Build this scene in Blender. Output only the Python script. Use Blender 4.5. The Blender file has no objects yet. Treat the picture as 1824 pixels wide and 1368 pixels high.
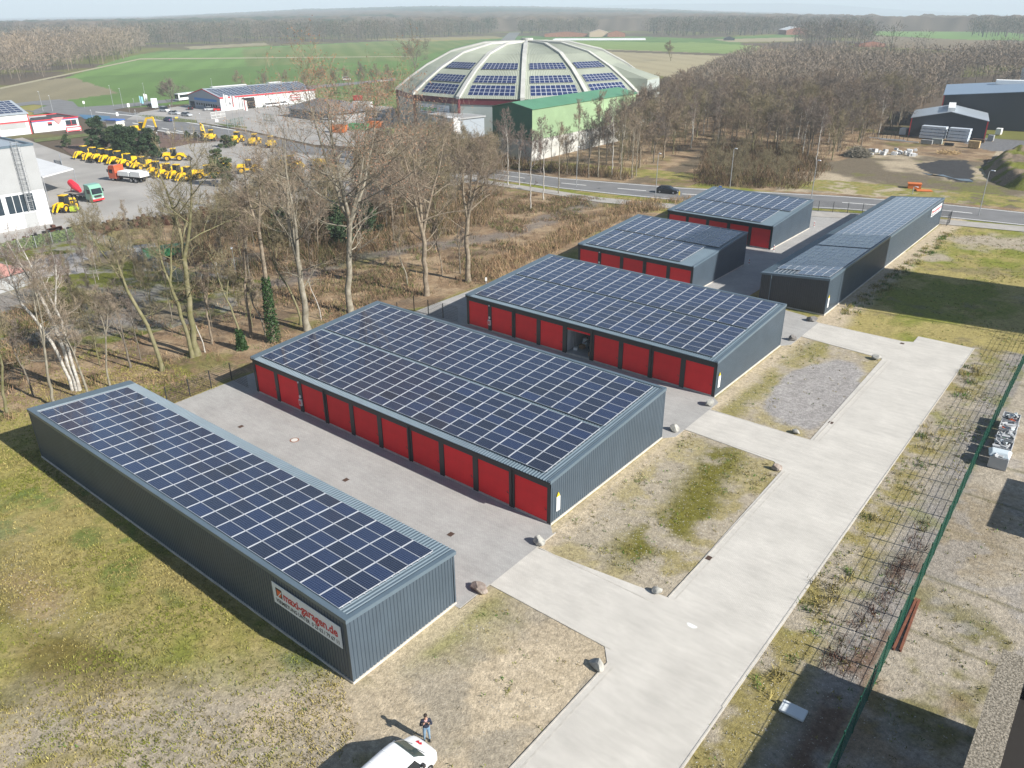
import bpy, math, random
import numpy as np
from mathutils import Matrix, Vector
R = math.radians
scene = bpy.context.scene
COL = scene.collection
rnd = random.Random(7)
HAZE = 0.00023

# ---------------------------------------------------------------- camera
CAM_H, PITCH, YAW, ROLL, FPX = 32.993, R(25.406), R(39.124), R(0.4472), 1397.7
cam_d = bpy.data.cameras.new('camera'); cam = bpy.data.objects.new('camera', cam_d); COL.objects.link(cam)
cam_d.sensor_width = 36.0; cam_d.lens = 36.0 * FPX / 1824; cam_d.clip_start = 0.5; cam_d.clip_end = 60000
cam.matrix_world = (Matrix.Translation((0, 0, CAM_H)) @ Matrix.Rotation(YAW, 4, 'Z')
                    @ Matrix.Rotation(R(90) - PITCH, 4, 'X') @ Matrix.Rotation(-ROLL, 4, 'Z'))
scene.camera = cam

# ---------------------------------------------------------------- light
SUN_EL = R(32.0); SUN_DIR = (0.9915, 0.13)          # horizontal direction towards the sun
w = bpy.data.worlds.new('World'); scene.world = w; w.use_nodes = True
nt = w.node_tree; nt.nodes.clear()
sky = nt.nodes.new('ShaderNodeTexSky'); sky.sky_type = 'NISHITA'; sky.sun_disc = False
sky.sun_elevation = SUN_EL; sky.sun_rotation = math.atan2(SUN_DIR[0], SUN_DIR[1])
sky.air_density = 1.0; sky.dust_density = 0.4; sky.ozone_density = 2.2; sky.altitude = 100
bg = nt.nodes.new('ShaderNodeBackground'); bg.inputs[1].default_value = 0.055
wo = nt.nodes.new('ShaderNodeOutputWorld')
nt.links.new(sky.outputs[0], bg.inputs[0]); nt.links.new(bg.outputs[0], wo.inputs[0])
sl = bpy.data.lights.new('sun', 'SUN'); sl.energy = 5.0; sl.angle = R(0.53); sl.color = (1.0, 0.955, 0.88)
so = bpy.data.objects.new('sun', sl); COL.objects.link(so)
sdir = Vector((SUN_DIR[0] * math.cos(SUN_EL), SUN_DIR[1] * math.cos(SUN_EL), math.sin(SUN_EL))).normalized()
so.rotation_mode = 'QUATERNION'; so.rotation_quaternion = sdir.to_track_quat('Z', 'Y'); so.location = (60, 0, 90)
scene.view_settings.view_transform = 'Standard'; scene.view_settings.look = 'None'
scene.view_settings.exposure = 0.87; scene.view_settings.gamma = 1.0
scene.cycles.max_bounces = 6; scene.cycles.volume_bounces = 1; scene.cycles.transparent_max_bounces = 8

# ---------------------------------------------------------------- survey helper: where a sighted point meets height z
def _ray(x, y):
    X, Y = (x - 912) / FPX, (684 - y) / FPX
    c, s = math.cos(-ROLL), math.sin(-ROLL); X, Y = X * c - Y * s, X * s + Y * c
    fy = math.cos(PITCH) + Y * math.sin(PITCH); dz = -math.sin(PITCH) + Y * math.cos(PITCH)
    return X * math.cos(YAW) - fy * math.sin(YAW), X * math.sin(YAW) + fy * math.cos(YAW), dz
def G(x, y, z=0.0):
    a, b, c = _ray(x, y); t = (z - CAM_H) / c
    return (a * t, b * t)
def PR(u, v, z):
    x = u * math.cos(YAW) + v * math.sin(YAW); y = -u * math.sin(YAW) + v * math.cos(YAW); dz = z - CAM_H
    fw = y * math.cos(PITCH) - dz * math.sin(PITCH); up = y * math.sin(PITCH) + dz * math.cos(PITCH)
    X, Y = x / fw, up / fw; c, s = math.cos(ROLL), math.sin(ROLL); X, Y = X * c - Y * s, X * s + Y * c
    return 912 + FPX * X, 684 - FPX * Y
def HT(bx, by, ty):                                  # height of an upright thing from its foot and its top
    u, v = G(bx, by); lo, hi = 0.0, 60.0
    for _ in range(40):
        m = (lo + hi) / 2
        if PR(u, v, m)[1] > ty: lo = m
        else: hi = m
    return lo

# ---------------------------------------------------------------- numpy noise
def _hash(ix, iy, s):
    h = (ix.astype(np.int64) * 374761393 + iy.astype(np.int64) * 668265263 + s * 2147483647) & 0xffffffff
    h = ((h ^ (h >> 13)) * 1274126177) & 0xffffffff
    return ((h ^ (h >> 16)) & 0xffffff) / float(0xffffff)
def vnoise(x, y, s=0):
    ix, iy = np.floor(x), np.floor(y); fx, fy = x - ix, y - iy
    fx = fx * fx * (3 - 2 * fx); fy = fy * fy * (3 - 2 * fy)
    a, b = _hash(ix, iy, s), _hash(ix + 1, iy, s); c, d = _hash(ix, iy + 1, s), _hash(ix + 1, iy + 1, s)
    return (a * (1 - fx) + b * fx) * (1 - fy) + (c * (1 - fx) + d * fx) * fy
def fbm(x, y, sc, oct=4, s=0):
    x, y = (x * .82 - y * .572) / sc, (x * .572 + y * .82) / sc; t = 0; a = 0.5; n = 0
    for i in range(oct):
        t = t + a * vnoise(x + 17.3 * i, y - 9.1 * i, s + i); n += a; a *= 0.55; x, y = (x * .8 - y * .6) * 2.03, (x * .6 + y * .8) * 2.03
    return t / n
def inpoly(x, y, poly):
    r = np.zeros(x.shape, bool); n = len(poly)
    for i in range(n):
        x1, y1 = poly[i]; x2, y2 = poly[(i + 1) % n]
        if y1 == y2: continue
        c = ((y1 > y) != (y2 > y)) & (x < (x2 - x1) * (y - y1) / (y2 - y1) + x1)
        r ^= c
    return r
def sst(a, b, x):
    t = np.clip((x - a) / (b - a), 0, 1); return t * t * (3 - 2 * t)

# ---------------------------------------------------------------- materials
MATS = {}
def mat(name, col, rough=0.6, metal=0.0, var=0.0, vscale=1.0, bump=0.0, bscale=20.0, spec=0.5, coat=0.0, alpha=None, col2=None, detail=4.0, coords='Object', trans=0.0, emit=None):
    if name in MATS: return MATS[name]
    m = bpy.data.materials.new(name); m.use_nodes = True; t = m.node_tree; b = t.nodes['Principled BSDF']
    b.inputs['Base Color'].default_value = (*col, 1); b.inputs['Roughness'].default_value = rough
    b.inputs['Metallic'].default_value = metal; b.inputs['Specular IOR Level'].default_value = spec
    if coat: b.inputs['Coat Weight'].default_value = coat; b.inputs['Coat Roughness'].default_value = 0.05
    if trans: b.inputs['Transmission Weight'].default_value = trans
    tc = t.nodes.new('ShaderNodeTexCoord')
    if var or col2:
        n = t.nodes.new('ShaderNodeTexNoise'); n.inputs['Scale'].default_value = vscale; n.inputs['Detail'].default_value = detail
        t.links.new(tc.outputs[coords], n.inputs['Vector'])
        r = t.nodes.new('ShaderNodeValToRGB')
        c2 = col2 or tuple(min(1, c * (1 + var)) for c in col); c1 = col if col2 else tuple(c * (1 - var) for c in col)
        r.color_ramp.elements[0].color = (*c1, 1); r.color_ramp.elements[1].color = (*c2, 1)
        r.color_ramp.elements[0].position = 0.35; r.color_ramp.elements[1].position = 0.65
        t.links.new(n.outputs['Fac'], r.inputs[0]); t.links.new(r.outputs[0], b.inputs['Base Color'])
    if bump:
        n2 = t.nodes.new('ShaderNodeTexNoise'); n2.inputs['Scale'].default_value = bscale; n2.inputs['Detail'].default_value = 3
        t.links.new(tc.outputs[coords], n2.inputs['Vector'])
        bp = t.nodes.new('ShaderNodeBump'); bp.inputs['Strength'].default_value = bump; bp.inputs['Distance'].default_value = 0.05
        t.links.new(n2.outputs['Fac'], bp.inputs['Height']); t.links.new(bp.outputs[0], b.inputs['Normal'])
    MATS[name] = m; return m

def vcol_mat(name, rough=0.95, fine=0.25, scale=6.0, bump=0.6, scale2=35.0, speck=0.0, bdist=0.05):
    """colour attribute 'Col' broken up by fine noise; optional pale stone specks"""
    m = bpy.data.materials.new(name); m.use_nodes = True; t = m.node_tree; b = t.nodes['Principled BSDF']
    b.inputs['Roughness'].default_value = rough; b.inputs['Specular IOR Level'].default_value = 0.15
    at = t.nodes.new('ShaderNodeAttribute'); at.attribute_name = 'Col'
    g = t.nodes.new('ShaderNodeNewGeometry')
    n = t.nodes.new('ShaderNodeTexNoise'); n.inputs['Scale'].default_value = scale; n.inputs['Detail'].default_value = 8; n.inputs['Roughness'].default_value = 0.72
    t.links.new(g.outputs['Position'], n.inputs['Vector'])
    mr = t.nodes.new('ShaderNodeMapRange'); mr.inputs[1].default_value = 0.3; mr.inputs[2].default_value = 0.7; mr.inputs[3].default_value = 1 - fine; mr.inputs[4].default_value = 1 + fine
    t.links.new(n.outputs['Fac'], mr.inputs[0])
    mx = t.nodes.new('ShaderNodeVectorMath'); mx.operation = 'SCALE'
    nf = t.nodes.new('ShaderNodeTexNoise'); nf.inputs['Scale'].default_value = scale * 4.7; nf.inputs['Detail'].default_value = 5; nf.inputs['Roughness'].default_value = 0.8
    t.links.new(g.outputs['Position'], nf.inputs['Vector'])
    mf = t.nodes.new('ShaderNodeMapRange'); mf.inputs[1].default_value = 0.32; mf.inputs[2].default_value = 0.68; mf.inputs[3].default_value = 1 - fine * .75; mf.inputs[4].default_value = 1 + fine * .75
    t.links.new(nf.outputs['Fac'], mf.inputs[0]); mm_ = t.nodes.new('ShaderNodeMath'); mm_.operation = 'MULTIPLY'; t.links.new(mr.outputs[0], mm_.inputs[0]); t.links.new(mf.outputs[0], mm_.inputs[1])
    t.links.new(at.outputs['Color'], mx.inputs[0]); t.links.new(mm_.outputs[0], mx.inputs['Scale'])
    out = mx.outputs[0]
    if speck:
        v = t.nodes.new('ShaderNodeTexVoronoi'); v.inputs['Scale'].default_value = 5.5
        t.links.new(g.outputs['Position'], v.inputs['Vector'])
        lt = t.nodes.new('ShaderNodeMath'); lt.operation = 'LESS_THAN'; lt.inputs[1].default_value = 0.16
        t.links.new(v.outputs['Distance'], lt.inputs[0])
        sep = t.nodes.new('ShaderNodeSeparateColor'); t.links.new(v.outputs['Color'], sep.inputs[0])
        gt = t.nodes.new('ShaderNodeMath'); gt.operation = 'GREATER_THAN'; gt.inputs[1].default_value = 0.55
        t.links.new(sep.outputs[0], gt.inputs[0])
        mu = t.nodes.new('ShaderNodeMath'); mu.operation = 'MULTIPLY'; t.links.new(lt.outputs[0], mu.inputs[0]); t.links.new(gt.outputs[0], mu.inputs[1])
        mu2 = t.nodes.new('ShaderNodeMath'); mu2.operation = 'MULTIPLY'; t.links.new(mu.outputs[0], mu2.inputs[0]); t.links.new(at.outputs['Alpha'], mu2.inputs[1])
        mc = t.nodes.new('ShaderNodeMix'); mc.data_type = 'RGBA'; mc.inputs['B'].default_value = (0.48, 0.45, 0.40, 1)
        t.links.new(mu2.outputs[0], mc.inputs['Factor']); t.links.new(out, mc.inputs['A']); out = mc.outputs['Result']
    t.links.new(out, b.inputs['Base Color'])
    n2 = t.nodes.new('ShaderNodeTexNoise'); n2.inputs['Scale'].default_value = scale2 / 5; n2.inputs['Detail'].default_value = 6; n2.inputs['Roughness'].default_value = 0.7
    t.links.new(g.outputs['Position'], n2.inputs['Vector'])
    bp = t.nodes.new('ShaderNodeBump'); bp.inputs['Strength'].default_value = bump; bp.inputs['Distance'].default_value = bdist
    t.links.new(n2.outputs['Fac'], bp.inputs['Height']); t.links.new(bp.outputs[0], b.inputs['Normal'])
    MATS[name] = m; return m

def paver_mat(name, c1, c2, mortar, sx, sy, stain=0.12, rot=0.0, offs=0.5):
    m = bpy.data.materials.new(name); m.use_nodes = True; t = m.node_tree; b = t.nodes['Principled BSDF']
    b.inputs['Roughness'].default_value = 0.85; b.inputs['Specular IOR Level'].default_value = 0.25
    g = t.nodes.new('ShaderNodeNewGeometry'); mp = t.nodes.new('ShaderNodeMapping'); mp.inputs['Rotation'].default_value = (0, 0, rot)
    t.links.new(g.outputs['Position'], mp.inputs['Vector'])
    br = t.nodes.new('ShaderNodeTexBrick'); br.inputs['Scale'].default_value = 1.0; br.offset = offs
    br.inputs['Brick Width'].default_value = sx; br.inputs['Row Height'].default_value = sy; br.inputs['Mortar Size'].default_value = 0.008
    br.inputs['Color1'].default_value = (*c1, 1); br.inputs['Color2'].default_value = (*c2, 1); br.inputs['Mortar'].default_value = (*mortar, 1)
    t.links.new(mp.outputs[0], br.inputs['Vector'])
    n = t.nodes.new('ShaderNodeTexNoise'); n.inputs['Scale'].default_value = 0.35; n.inputs['Detail'].default_value = 7; n.inputs['Roughness'].default_value = 0.65
    t.links.new(g.outputs['Position'], n.inputs['Vector'])
    mr = t.nodes.new('ShaderNodeMapRange'); mr.inputs[1].default_value = 0.3; mr.inputs[2].default_value = 0.7; mr.inputs[3].default_value = 1 - stain; mr.inputs[4].default_value = 1 + stain * 0.6
    t.links.new(n.outputs['Fac'], mr.inputs[0])
    n3 = t.nodes.new('ShaderNodeTexNoise'); n3.inputs['Scale'].default_value = 2.2; n3.inputs['Detail'].default_value = 3
    mp3 = t.nodes.new('ShaderNodeMapping'); mp3.inputs['Scale'].default_value = (0.25, 1.2, 1); t.links.new(g.outputs['Position'], mp3.inputs['Vector']); t.links.new(mp3.outputs[0], n3.inputs['Vector'])
    mr3 = t.nodes.new('ShaderNodeMapRange'); mr3.inputs[1].default_value = 0.3; mr3.inputs[2].default_value = 0.7; mr3.inputs[3].default_value = 0.93; mr3.inputs[4].default_value = 1.05
    t.links.new(n3.outputs['Fac'], mr3.inputs[0])
    mm = t.nodes.new('ShaderNodeMath'); mm.operation = 'MULTIPLY'; t.links.new(mr.outputs[0], mm.inputs[0]); t.links.new(mr3.outputs[0], mm.inputs[1])
    mx = t.nodes.new('ShaderNodeVectorMath'); mx.operation = 'SCALE'
    t.links.new(br.outputs['Color'], mx.inputs[0]); t.links.new(mm.outputs[0], mx.inputs['Scale'])
    t.links.new(mx.outputs[0], b.inputs['Base Color'])
    bp = t.nodes.new('ShaderNodeBump'); bp.inputs['Strength'].default_value = 0.3; bp.inputs['Distance'].default_value = 0.01; bp.invert = True
    t.links.new(br.outputs['Fac'], bp.inputs['Height']); t.links.new(bp.outputs[0], b.inputs['Normal'])
    MATS[name] = m; return m

# ---------------------------------------------------------------- mesh builder
class MB:
    def __init__(s): s.v = []; s.f = []; s.m = []; s.uv = {}
    def add(s, vs, fs, mi=0):
        n = len(s.v); s.v += [tuple(p) for p in vs]
        for f in fs: s.f.append(tuple(i + n for i in f)); s.m.append(mi)
    def quad(s, a, b, c, d, mi=0, uv=None):
        s.add([a, b, c, d], [(0, 1, 2, 3)], mi)
        if uv: s.uv[len(s.f) - 1] = uv
    def box(s, x0, x1, y0, y1, z0, z1, mi=0, M=None):
        vs = [Vector(p) for p in ((x0, y0, z0), (x1, y0, z0), (x1, y1, z0), (x0, y1, z0), (x0, y0, z1), (x1, y0, z1), (x1, y1, z1), (x0, y1, z1))]
        if M: vs = [M @ p for p in vs]
        s.add(vs, [(0, 3, 2, 1), (4, 5, 6, 7), (0, 1, 5, 4), (1, 2, 6, 5), (2, 3, 7, 6), (3, 0, 4, 7)], mi)
    def hexa(s, pts, mi=0):      # 4 bottom (ccw) + 4 top
        s.add(pts, [(0, 3, 2, 1), (4, 5, 6, 7), (0, 1, 5, 4), (1, 2, 6, 5), (2, 3, 7, 6), (3, 0, 4, 7)], mi)
    def prism(s, poly, z0, z1, mi=0):    # vertical prism from xy polygon (ccw)
        n = len(poly); s.add([(p[0], p[1], z0) for p in poly] + [(p[0], p[1], z1) for p in poly],
              [tuple(range(n - 1, -1, -1)), tuple(range(n, 2 * n))] + [(i, (i + 1) % n, n + (i + 1) % n, n + i) for i in range(n)], mi)
    def ext(s, prof, axis, a0, a1, mi=0, M=None, ins=0.0):    # profile polygon extruded along an axis; prof in the two other coords
        n = len(prof)
        cx = sum(p[0] for p in prof) / n; cy = sum(p[1] for p in prof) / n
        def P(p, a):
            if axis == 'y': q = Vector((p[0], a, p[1]))
            elif axis == 'x': q = Vector((a, p[0], p[1]))
            else: q = Vector((p[0], p[1], a))
            return M @ q if M else q
        s.add([P(p, a0) for p in prof] + [P(p, a1) for p in prof],
              [tuple(range(n)), tuple(range(2 * n - 1, n - 1, -1))] + [(i, n + i, n + (i + 1) % n, (i + 1) % n) for i in range(n)], mi)
    def tube(s, pts, rads, sides=6, mi=0, cap=True):
        pts = [Vector(p) for p in pts]
        if not hasattr(rads, '__len__'): rads = [rads] * len(pts)
        n0 = len(s.v); k = len(pts); ref = None
        for i, p in enumerate(pts):
            d = (pts[min(i + 1, k - 1)] - pts[max(i - 1, 0)])
            if d.length < 1e-9: d = Vector((0, 0, 1))
            d.normalize()
            if ref is None: ref = Vector((1, 0, 0)) if abs(d.x) < 0.8 else Vector((0, 1, 0))
            a = (ref - d * ref.dot(d)).normalized(); ref = a; b = d.cross(a)
            for j in range(sides):
                t = 2 * math.pi * j / sides; q = p + (a * math.cos(t) + b * math.sin(t)) * rads[i]; s.v.append((q.x, q.y, q.z))
        for i in range(k - 1):
            for j in range(sides):
                s.f.append((n0 + i * sides + j, n0 + i * sides + (j + 1) % sides, n0 + (i + 1) * sides + (j + 1) % sides, n0 + (i + 1) * sides + j)); s.m.append(mi)
        if cap and sides > 2:
            s.f.append(tuple(n0 + j for j in range(sides - 1, -1, -1))); s.m.append(mi)
            s.f.append(tuple(n0 + (k - 1) * sides + j for j in range(sides))); s.m.append(mi)
    def cyl(s, c, r, h, axis='z', sides=14, mi=0, r2=None):
        c = Vector(c); a = {'x': Vector((1, 0, 0)), 'y': Vector((0, 1, 0)), 'z': Vector((0, 0, 1))}[axis]
        s.tube([c - a * h / 2, c + a * h / 2], [r, r if r2 is None else r2], sides, mi)
    def each(s, name, mats, parent=None):      # every box or closed solid added by its own call becomes its own part
        n = len(s.v) // 8
        for i in range(n):
            q = MB(); q.v = s.v[i * 8:i * 8 + 8]; q.f = [tuple(k - i * 8 for k in f) for f in s.f[i * 6:i * 6 + 6]]; q.m = s.m[i * 6:i * 6 + 6]; q.build(name, mats, parent)
    def build(s, name, mats, parent=None, smooth=False, loc=None, bevel=0.0):
        me = bpy.data.meshes.new(name); me.from_pydata(s.v, [], s.f)
        if not isinstance(mats, (list, tuple)): mats = [mats]
        for m in mats: me.materials.append(m)
        if len(mats) > 1: me.polygons.foreach_set('material_index', s.m)
        if s.uv:
            uvl = me.uv_layers.new(name='UVMap')
            for fi, uv in s.uv.items():
                p = me.polygons[fi]
                for k, li in enumerate(p.loop_indices): uvl.data[li].uv = uv[k]
        if smooth: me.polygons.foreach_set('use_smooth', [True] * len(me.polygons))
        me.update()
        o = bpy.data.objects.new(name, me); COL.objects.link(o)
        if parent: o.parent = parent
        if loc: o.location = loc
        if bevel:
            b = o.modifiers.new('b', 'BEVEL'); b.width = bevel; b.segments = 2; b.limit_method = 'ANGLE'
        return o
def tag(o, label=None, cat=None, group=None, kind=None):
    if label: o['label'] = label
    if cat: o['category'] = cat
    if group: o['group'] = group
    if kind: o['kind'] = kind
    return o
def empty(name, loc=(0, 0, 0), rz=0.0, **k):
    o = bpy.data.objects.new(name, None); COL.objects.link(o); o.location = loc; o.rotation_euler = (0, 0, rz); o.empty_display_size = 0.3
    return tag(o, **k)
def copy_tree(o, loc=None, rz=None, parent=None, scale=None, **k):
    c = o.copy(); COL.objects.link(c)
    if parent is not None: c.parent = parent
    if loc is not None: c.location = loc
    if rz is not None: c.rotation_euler = (0, 0, rz)
    if scale is not None: c.scale = scale if hasattr(scale, '__len__') else (scale,) * 3
    for ch in CH.get(o.name, []): 
        copy_tree(ch, parent=c)
    return tag(c, **k)
CH = {}
def register(root):              # remember the children of a prototype so that copying stays fast
    CH[root.name] = list(root.children)
    for c in root.children: register(c)
def np_mesh(name, V, F, mats, col=None, parent=None, smooth=False):
    V = np.asarray(V, np.float32); F = np.asarray(F, np.int32); k = F.shape[1]
    me = bpy.data.meshes.new(name); me.vertices.add(len(V)); me.vertices.foreach_set('co', V.ravel())
    me.loops.add(F.size); me.loops.foreach_set('vertex_index', F.ravel()); me.polygons.add(len(F))
    me.polygons.foreach_set('loop_start', np.arange(0, F.size, k, dtype=np.int32))
    if smooth: me.polygons.foreach_set('use_smooth', np.ones(len(F), bool))
    for m in (mats if isinstance(mats, (list, tuple)) else [mats]): me.materials.append(m)
    me.update(calc_edges=True)
    if col is not None:
        a = me.color_attributes.new('Col', 'FLOAT_COLOR', 'POINT'); c = np.ones((len(V), 4), np.float32); c[:, :col.shape[1]] = col
        a.data.foreach_set('color', c.ravel())
    o = bpy.data.objects.new(name, me); COL.objects.link(o)
    if parent: o.parent = parent
    return o
def text_mesh(s, name, m, size, ext=0.004, bold=0.0, parent=None, M=None, align='LEFT', shear=0.0):
    c = bpy.data.curves.new('txt', 'FONT'); c.body = s; c.size = size; c.extrude = ext; c.offset = bold; c.align_x = align; c.shear = shear
    c.resolution_u = 3
    o = bpy.data.objects.new('txt', c); COL.objects.link(o); dg = bpy.context.evaluated_depsgraph_get()
    me = bpy.data.meshes.new_from_object(o.evaluated_get(dg)); bpy.data.objects.remove(o); bpy.data.curves.remove(c)
    me.materials.clear(); me.materials.append(m); me.name = name
    q = bpy.data.objects.new(name, me); COL.objects.link(q)
    if parent: q.parent = parent
    if M is not None: q.matrix_local = M
    return q
def sheet(name, poly, z, m, **k):          # flat polygon on the ground
    b = MB(); b.add([(p[0], p[1], z) for p in poly], [tuple(range(len(poly)))]); o = b.build(name, m); return tag(o, **k)
# ================================================================ GROUND
FAR_DROP = [(-0.60, -19), (-0.42, -8), (-0.24, 32), (-0.1, 46), (0.02, 40), (0.17, 18), (0.32, -16), (0.48, -70), (0.7, -80)]
def terrain(x, y):
    """flat up to 1.2 km, then a gentle swell: lower at both sides, higher in the middle"""
    d = np.hypot(x, y); fx = x * math.cos(YAW) + y * math.sin(YAW); fy = -x * math.sin(YAW) + y * math.cos(YAW)
    t = fx / np.maximum(fy, 1.0); t = np.where(fy < 10, 0.7, t)
    z = np.interp(t, [p[0] for p in FAR_DROP], [p[1] for p in FAR_DROP])
    return z * sst(1200, 6000, d)
def PX(*pts): return [G(x, y) for x, y in pts]
# colours
GRASS = np.array((0.165, 0.178, 0.032)); DRYGR = np.array((0.28, 0.235, 0.09)); GREEN = np.array((0.06, 0.115, 0.02))
MOSS = np.array((0.125, 0.115, 0.022)); GRAVEL = np.array((0.34, 0.295, 0.225)); SAND = np.array((0.42, 0.35, 0.25)); GREYG = np.array((0.275, 0.26, 0.25))
LITTER = np.array((0.24, 0.165, 0.10)); MUD = np.array((0.14, 0.115, 0.08)); DARKS = np.array((0.075, 0.055, 0.04)); CONC = np.array((0.36, 0.315, 0.25))
def mix(a, b, t): return a * (1 - t[..., None]) + b * t[..., None]
def near_colour(x, y):
    n1 = fbm(x, y, 9, 5, 1); n2 = fbm(x, y, 2.2, 4, 5); n3 = fbm(x, y, 0.8, 3, 9); n4 = fbm(x, y, 4.5, 5, 13)
    n1 = n1 * .82 + n3 * .18; n2 = n2 * .8 + n3 * .2; n4 = n4 * .8 + n3 * .2
    c = np.zeros(x.shape + (3,)); sp = np.zeros(x.shape)
    # woodland floor: leaf litter, bare mud and some grass
    base = mix(np.broadcast_to(LITTER, c.shape), np.broadcast_to(np.array((0.33, 0.245, 0.155)), c.shape), sst(0.42, 0.62, n2))
    base = mix(base, np.broadcast_to(DARKS, c.shape), 0.6 * sst(0.52, 0.68, n4)); base = mix(base, np.broadcast_to(GRASS * 0.8, c.shape), sst(0.6, 0.7, n1) * 0.6)
    c[:] = base
    # light tracks through the woodland
    for (pts, wd, cc, st) in ((PX((-60, 640), (0, 590), (150, 585), (300, 560), (450, 520), (620, 460), (760, 440), (900, 420), (1080, 350)), 2.3, GREYG * 0.62, 0.6),
                          (PX((1070, 355), (1130, 325), (1215, 300), (1290, 258)), 2.5, MUD * 0.9, 0.8),
                          (PX((560, 640), (700, 540), (800, 470), (960, 455), (1040, 400)), 2.0, LITTER * 1.25, 0.5)):
        d = np.full(x.shape, 1e9)
        for (a, b) in zip(pts[:-1], pts[1:]):
            ex, ey = b[0] - a[0], b[1] - a[1]; t = np.clip(((x - a[0]) * ex + (y - a[1]) * ey) / (ex * ex + ey * ey), 0, 1)
            d = np.minimum(d, np.hypot(x - a[0] - t * ex, y - a[1] - t * ey))
        c = mix(c, np.broadcast_to(cc, c.shape), st * sst(wd + 0.8, wd - 1.2, d + (n2 - 0.5) * 4))
    # the cleared ground with the pale pond-like gravel patch on the left
    q = inpoly(x, y, PX((-200, 470), (0, 452), (150, 415), (250, 470), (470, 500), (400, 560), (200, 610), (-200, 640)))
    cl = mix(np.broadcast_to(MUD * 1.35, c.shape), np.broadcast_to(GRASS * 0.8, c.shape), sst(0.42, 0.6, n1)); cl = mix(cl, np.broadcast_to(GREYG * 0.95, c.shape), sst(0.5, 0.6, n4) * 0.7)
    c = np.where(q[..., None], cl, c)
    q = inpoly(x + (n2 - .5) * 3, y + (n3 - .5) * 2, PX((-60, 500), (20, 480), (90, 455), (150, 448), (175, 455), (140, 470), (160, 485), (80, 492), (0, 520), (-60, 560)))
    c = np.where(q[..., None], GREYG * 1.25 + (n3[..., None] - .5) * .1, c)
    # rough grass between the woodland and the garages
    g = sst(-67.2, -65.6, x + (n2 - 0.5) * 4) * (y < 136)
    gr = mix(np.broadcast_to(GRASS, c.shape), np.broadcast_to(DRYGR, c.shape), sst(0.35, 0.65, n1)); gr = mix(gr, np.broadcast_to(GREEN, c.shape), sst(0.6, 0.72, n4) * 0.75)
    c = mix(c, gr, g)
    # meadow to the lower left
    m = (y < 30) * sst(-77, -72.5, x + (n1 - .5) * 9 - np.clip(14 - y, 0, 60) * 0.5)
    md = mix(np.broadcast_to(GRASS * 1.15, c.shape), np.broadcast_to(DRYGR * 1.05, c.shape), sst(0.33, 0.56, 0.6 * n1 + 0.4 * n2))
    md = mix(md, np.broadcast_to(GREEN * 1.25, c.shape), sst(0.63, 0.73, n4) * 0.7)
    sand = sst(0.58, 0.66, fbm(x, y, 11, 5, 33) * .85 + n3 * .15) * sst(16, 10, y) * sst(-30, -40, x)
    md = mix(md, np.broadcast_to(SAND * 0.75, c.shape), sand * 0.45); md = mix(md, np.broadcast_to(MOSS, c.shape), sst(0.56, 0.66, fbm(x, y, 10, 4, 40)) * sst(14, 8, y) * 0.9)
    for (px_, py_, rx_, ry_, cc_, k_) in ((545, 1190, 2.6, 1.1, GREEN * .95, .9), (440, 1325, 1.3, 1.6, GREEN * .7, .9), (500, 1345, 1.4, .8, GREEN, .7), (160, 960, 1.6, 1.2, GREEN * 1.2, .6), (215, 1020, 1.5, 1.5, GREEN * 1.2, .5), (300, 1060, 1.6, .8, GREEN * 1.1, .5), (150, 1240, 6.5, 2.6, np.array((.15, .115, .035)), .75), (330, 1235, 3.0, 1.2, np.array((.14, .11, .03)), .6), (60, 1060, 3.5, 2.0, np.array((.30, .215, .12)), .6)):
        a_, b_ = G(px_, py_); d_ = np.hypot((x - a_) / rx_, (y - b_) / ry_) + (n2 - .5) * 1.6; md = mix(md, np.broadcast_to(cc_, c.shape), sst(1.15, .6, d_) * k_)
    c = mix(c, md, m); sp = np.where(m > .5, 0.25 + 0.75 * sst(0.45, 0.6, fbm(x, y, 7, 3, 50)) * sst(15, 9, y), sp)
    # sandy apron in front of the first garage and beside the lane
    e = sst(-36.0, -29.5, x + (n1 - .5) * 7 + np.clip(y - 16, -8, 8) * -0.9) * (y < 36)
    ap = mix(np.broadcast_to(SAND, c.shape), np.broadcast_to(GRAVEL, c.shape), sst(0.4, 0.6, n2)); ap = mix(ap, np.broadcast_to(MOSS * 1.25, c.shape), sst(0.52, 0.63, n1) * 0.85)
    ap = mix(ap, np.broadcast_to(DRYGR * .9, c.shape), sst(0.55, 0.66, n4) * 0.6)
    c = mix(c, ap, e); sp = np.where(e > .5, 0.55, sp)
    q = inpoly(x + (n2 - .5) * 1.5, y + (n3 - .5), PX((845, 1190), (930, 1140), (1030, 1150), (1060, 1180), (960, 1290), (880, 1300), (830, 1250)))
    c = np.where(q[..., None], SAND * 1.12 + (n3[..., None] - .5) * .06, c); sp = np.where(q, 0.1, sp)
    # the two plots between the lane and the garages
    p1 = (x > -26.4) & (x < -16.3) & (y > 34) & (y < 57); p2 = (x > -26.6) & (x < -16.3) & (y > 60) & (y < 84.5)
    pc = mix(np.broadcast_to(GRAVEL * 1.08, c.shape), np.broadcast_to(DRYGR * 1.1, c.shape), sst(0.45, 0.6, n2) * 0.6)
    a = np.abs((x + 21.6) - np.sin(y * 0.18) * 1.2 - (n2 - .5) * 4)
    moss = sst(2.3, 0.5, a) * sst(0.40, 0.52, n4 * .5 + n2 * .5) * sst(35, 39, y) * sst(59, 53, y)
    pc1 = mix(pc, np.broadcast_to(MOSS * 1.15, c.shape), moss); pc1 = mix(pc1, np.broadcast_to(DRYGR * .95, c.shape), sst(-19.5, -17, x) * sst(.48, .58, n2) * .6)
    c = np.where(p1[..., None], pc1, c)
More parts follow.
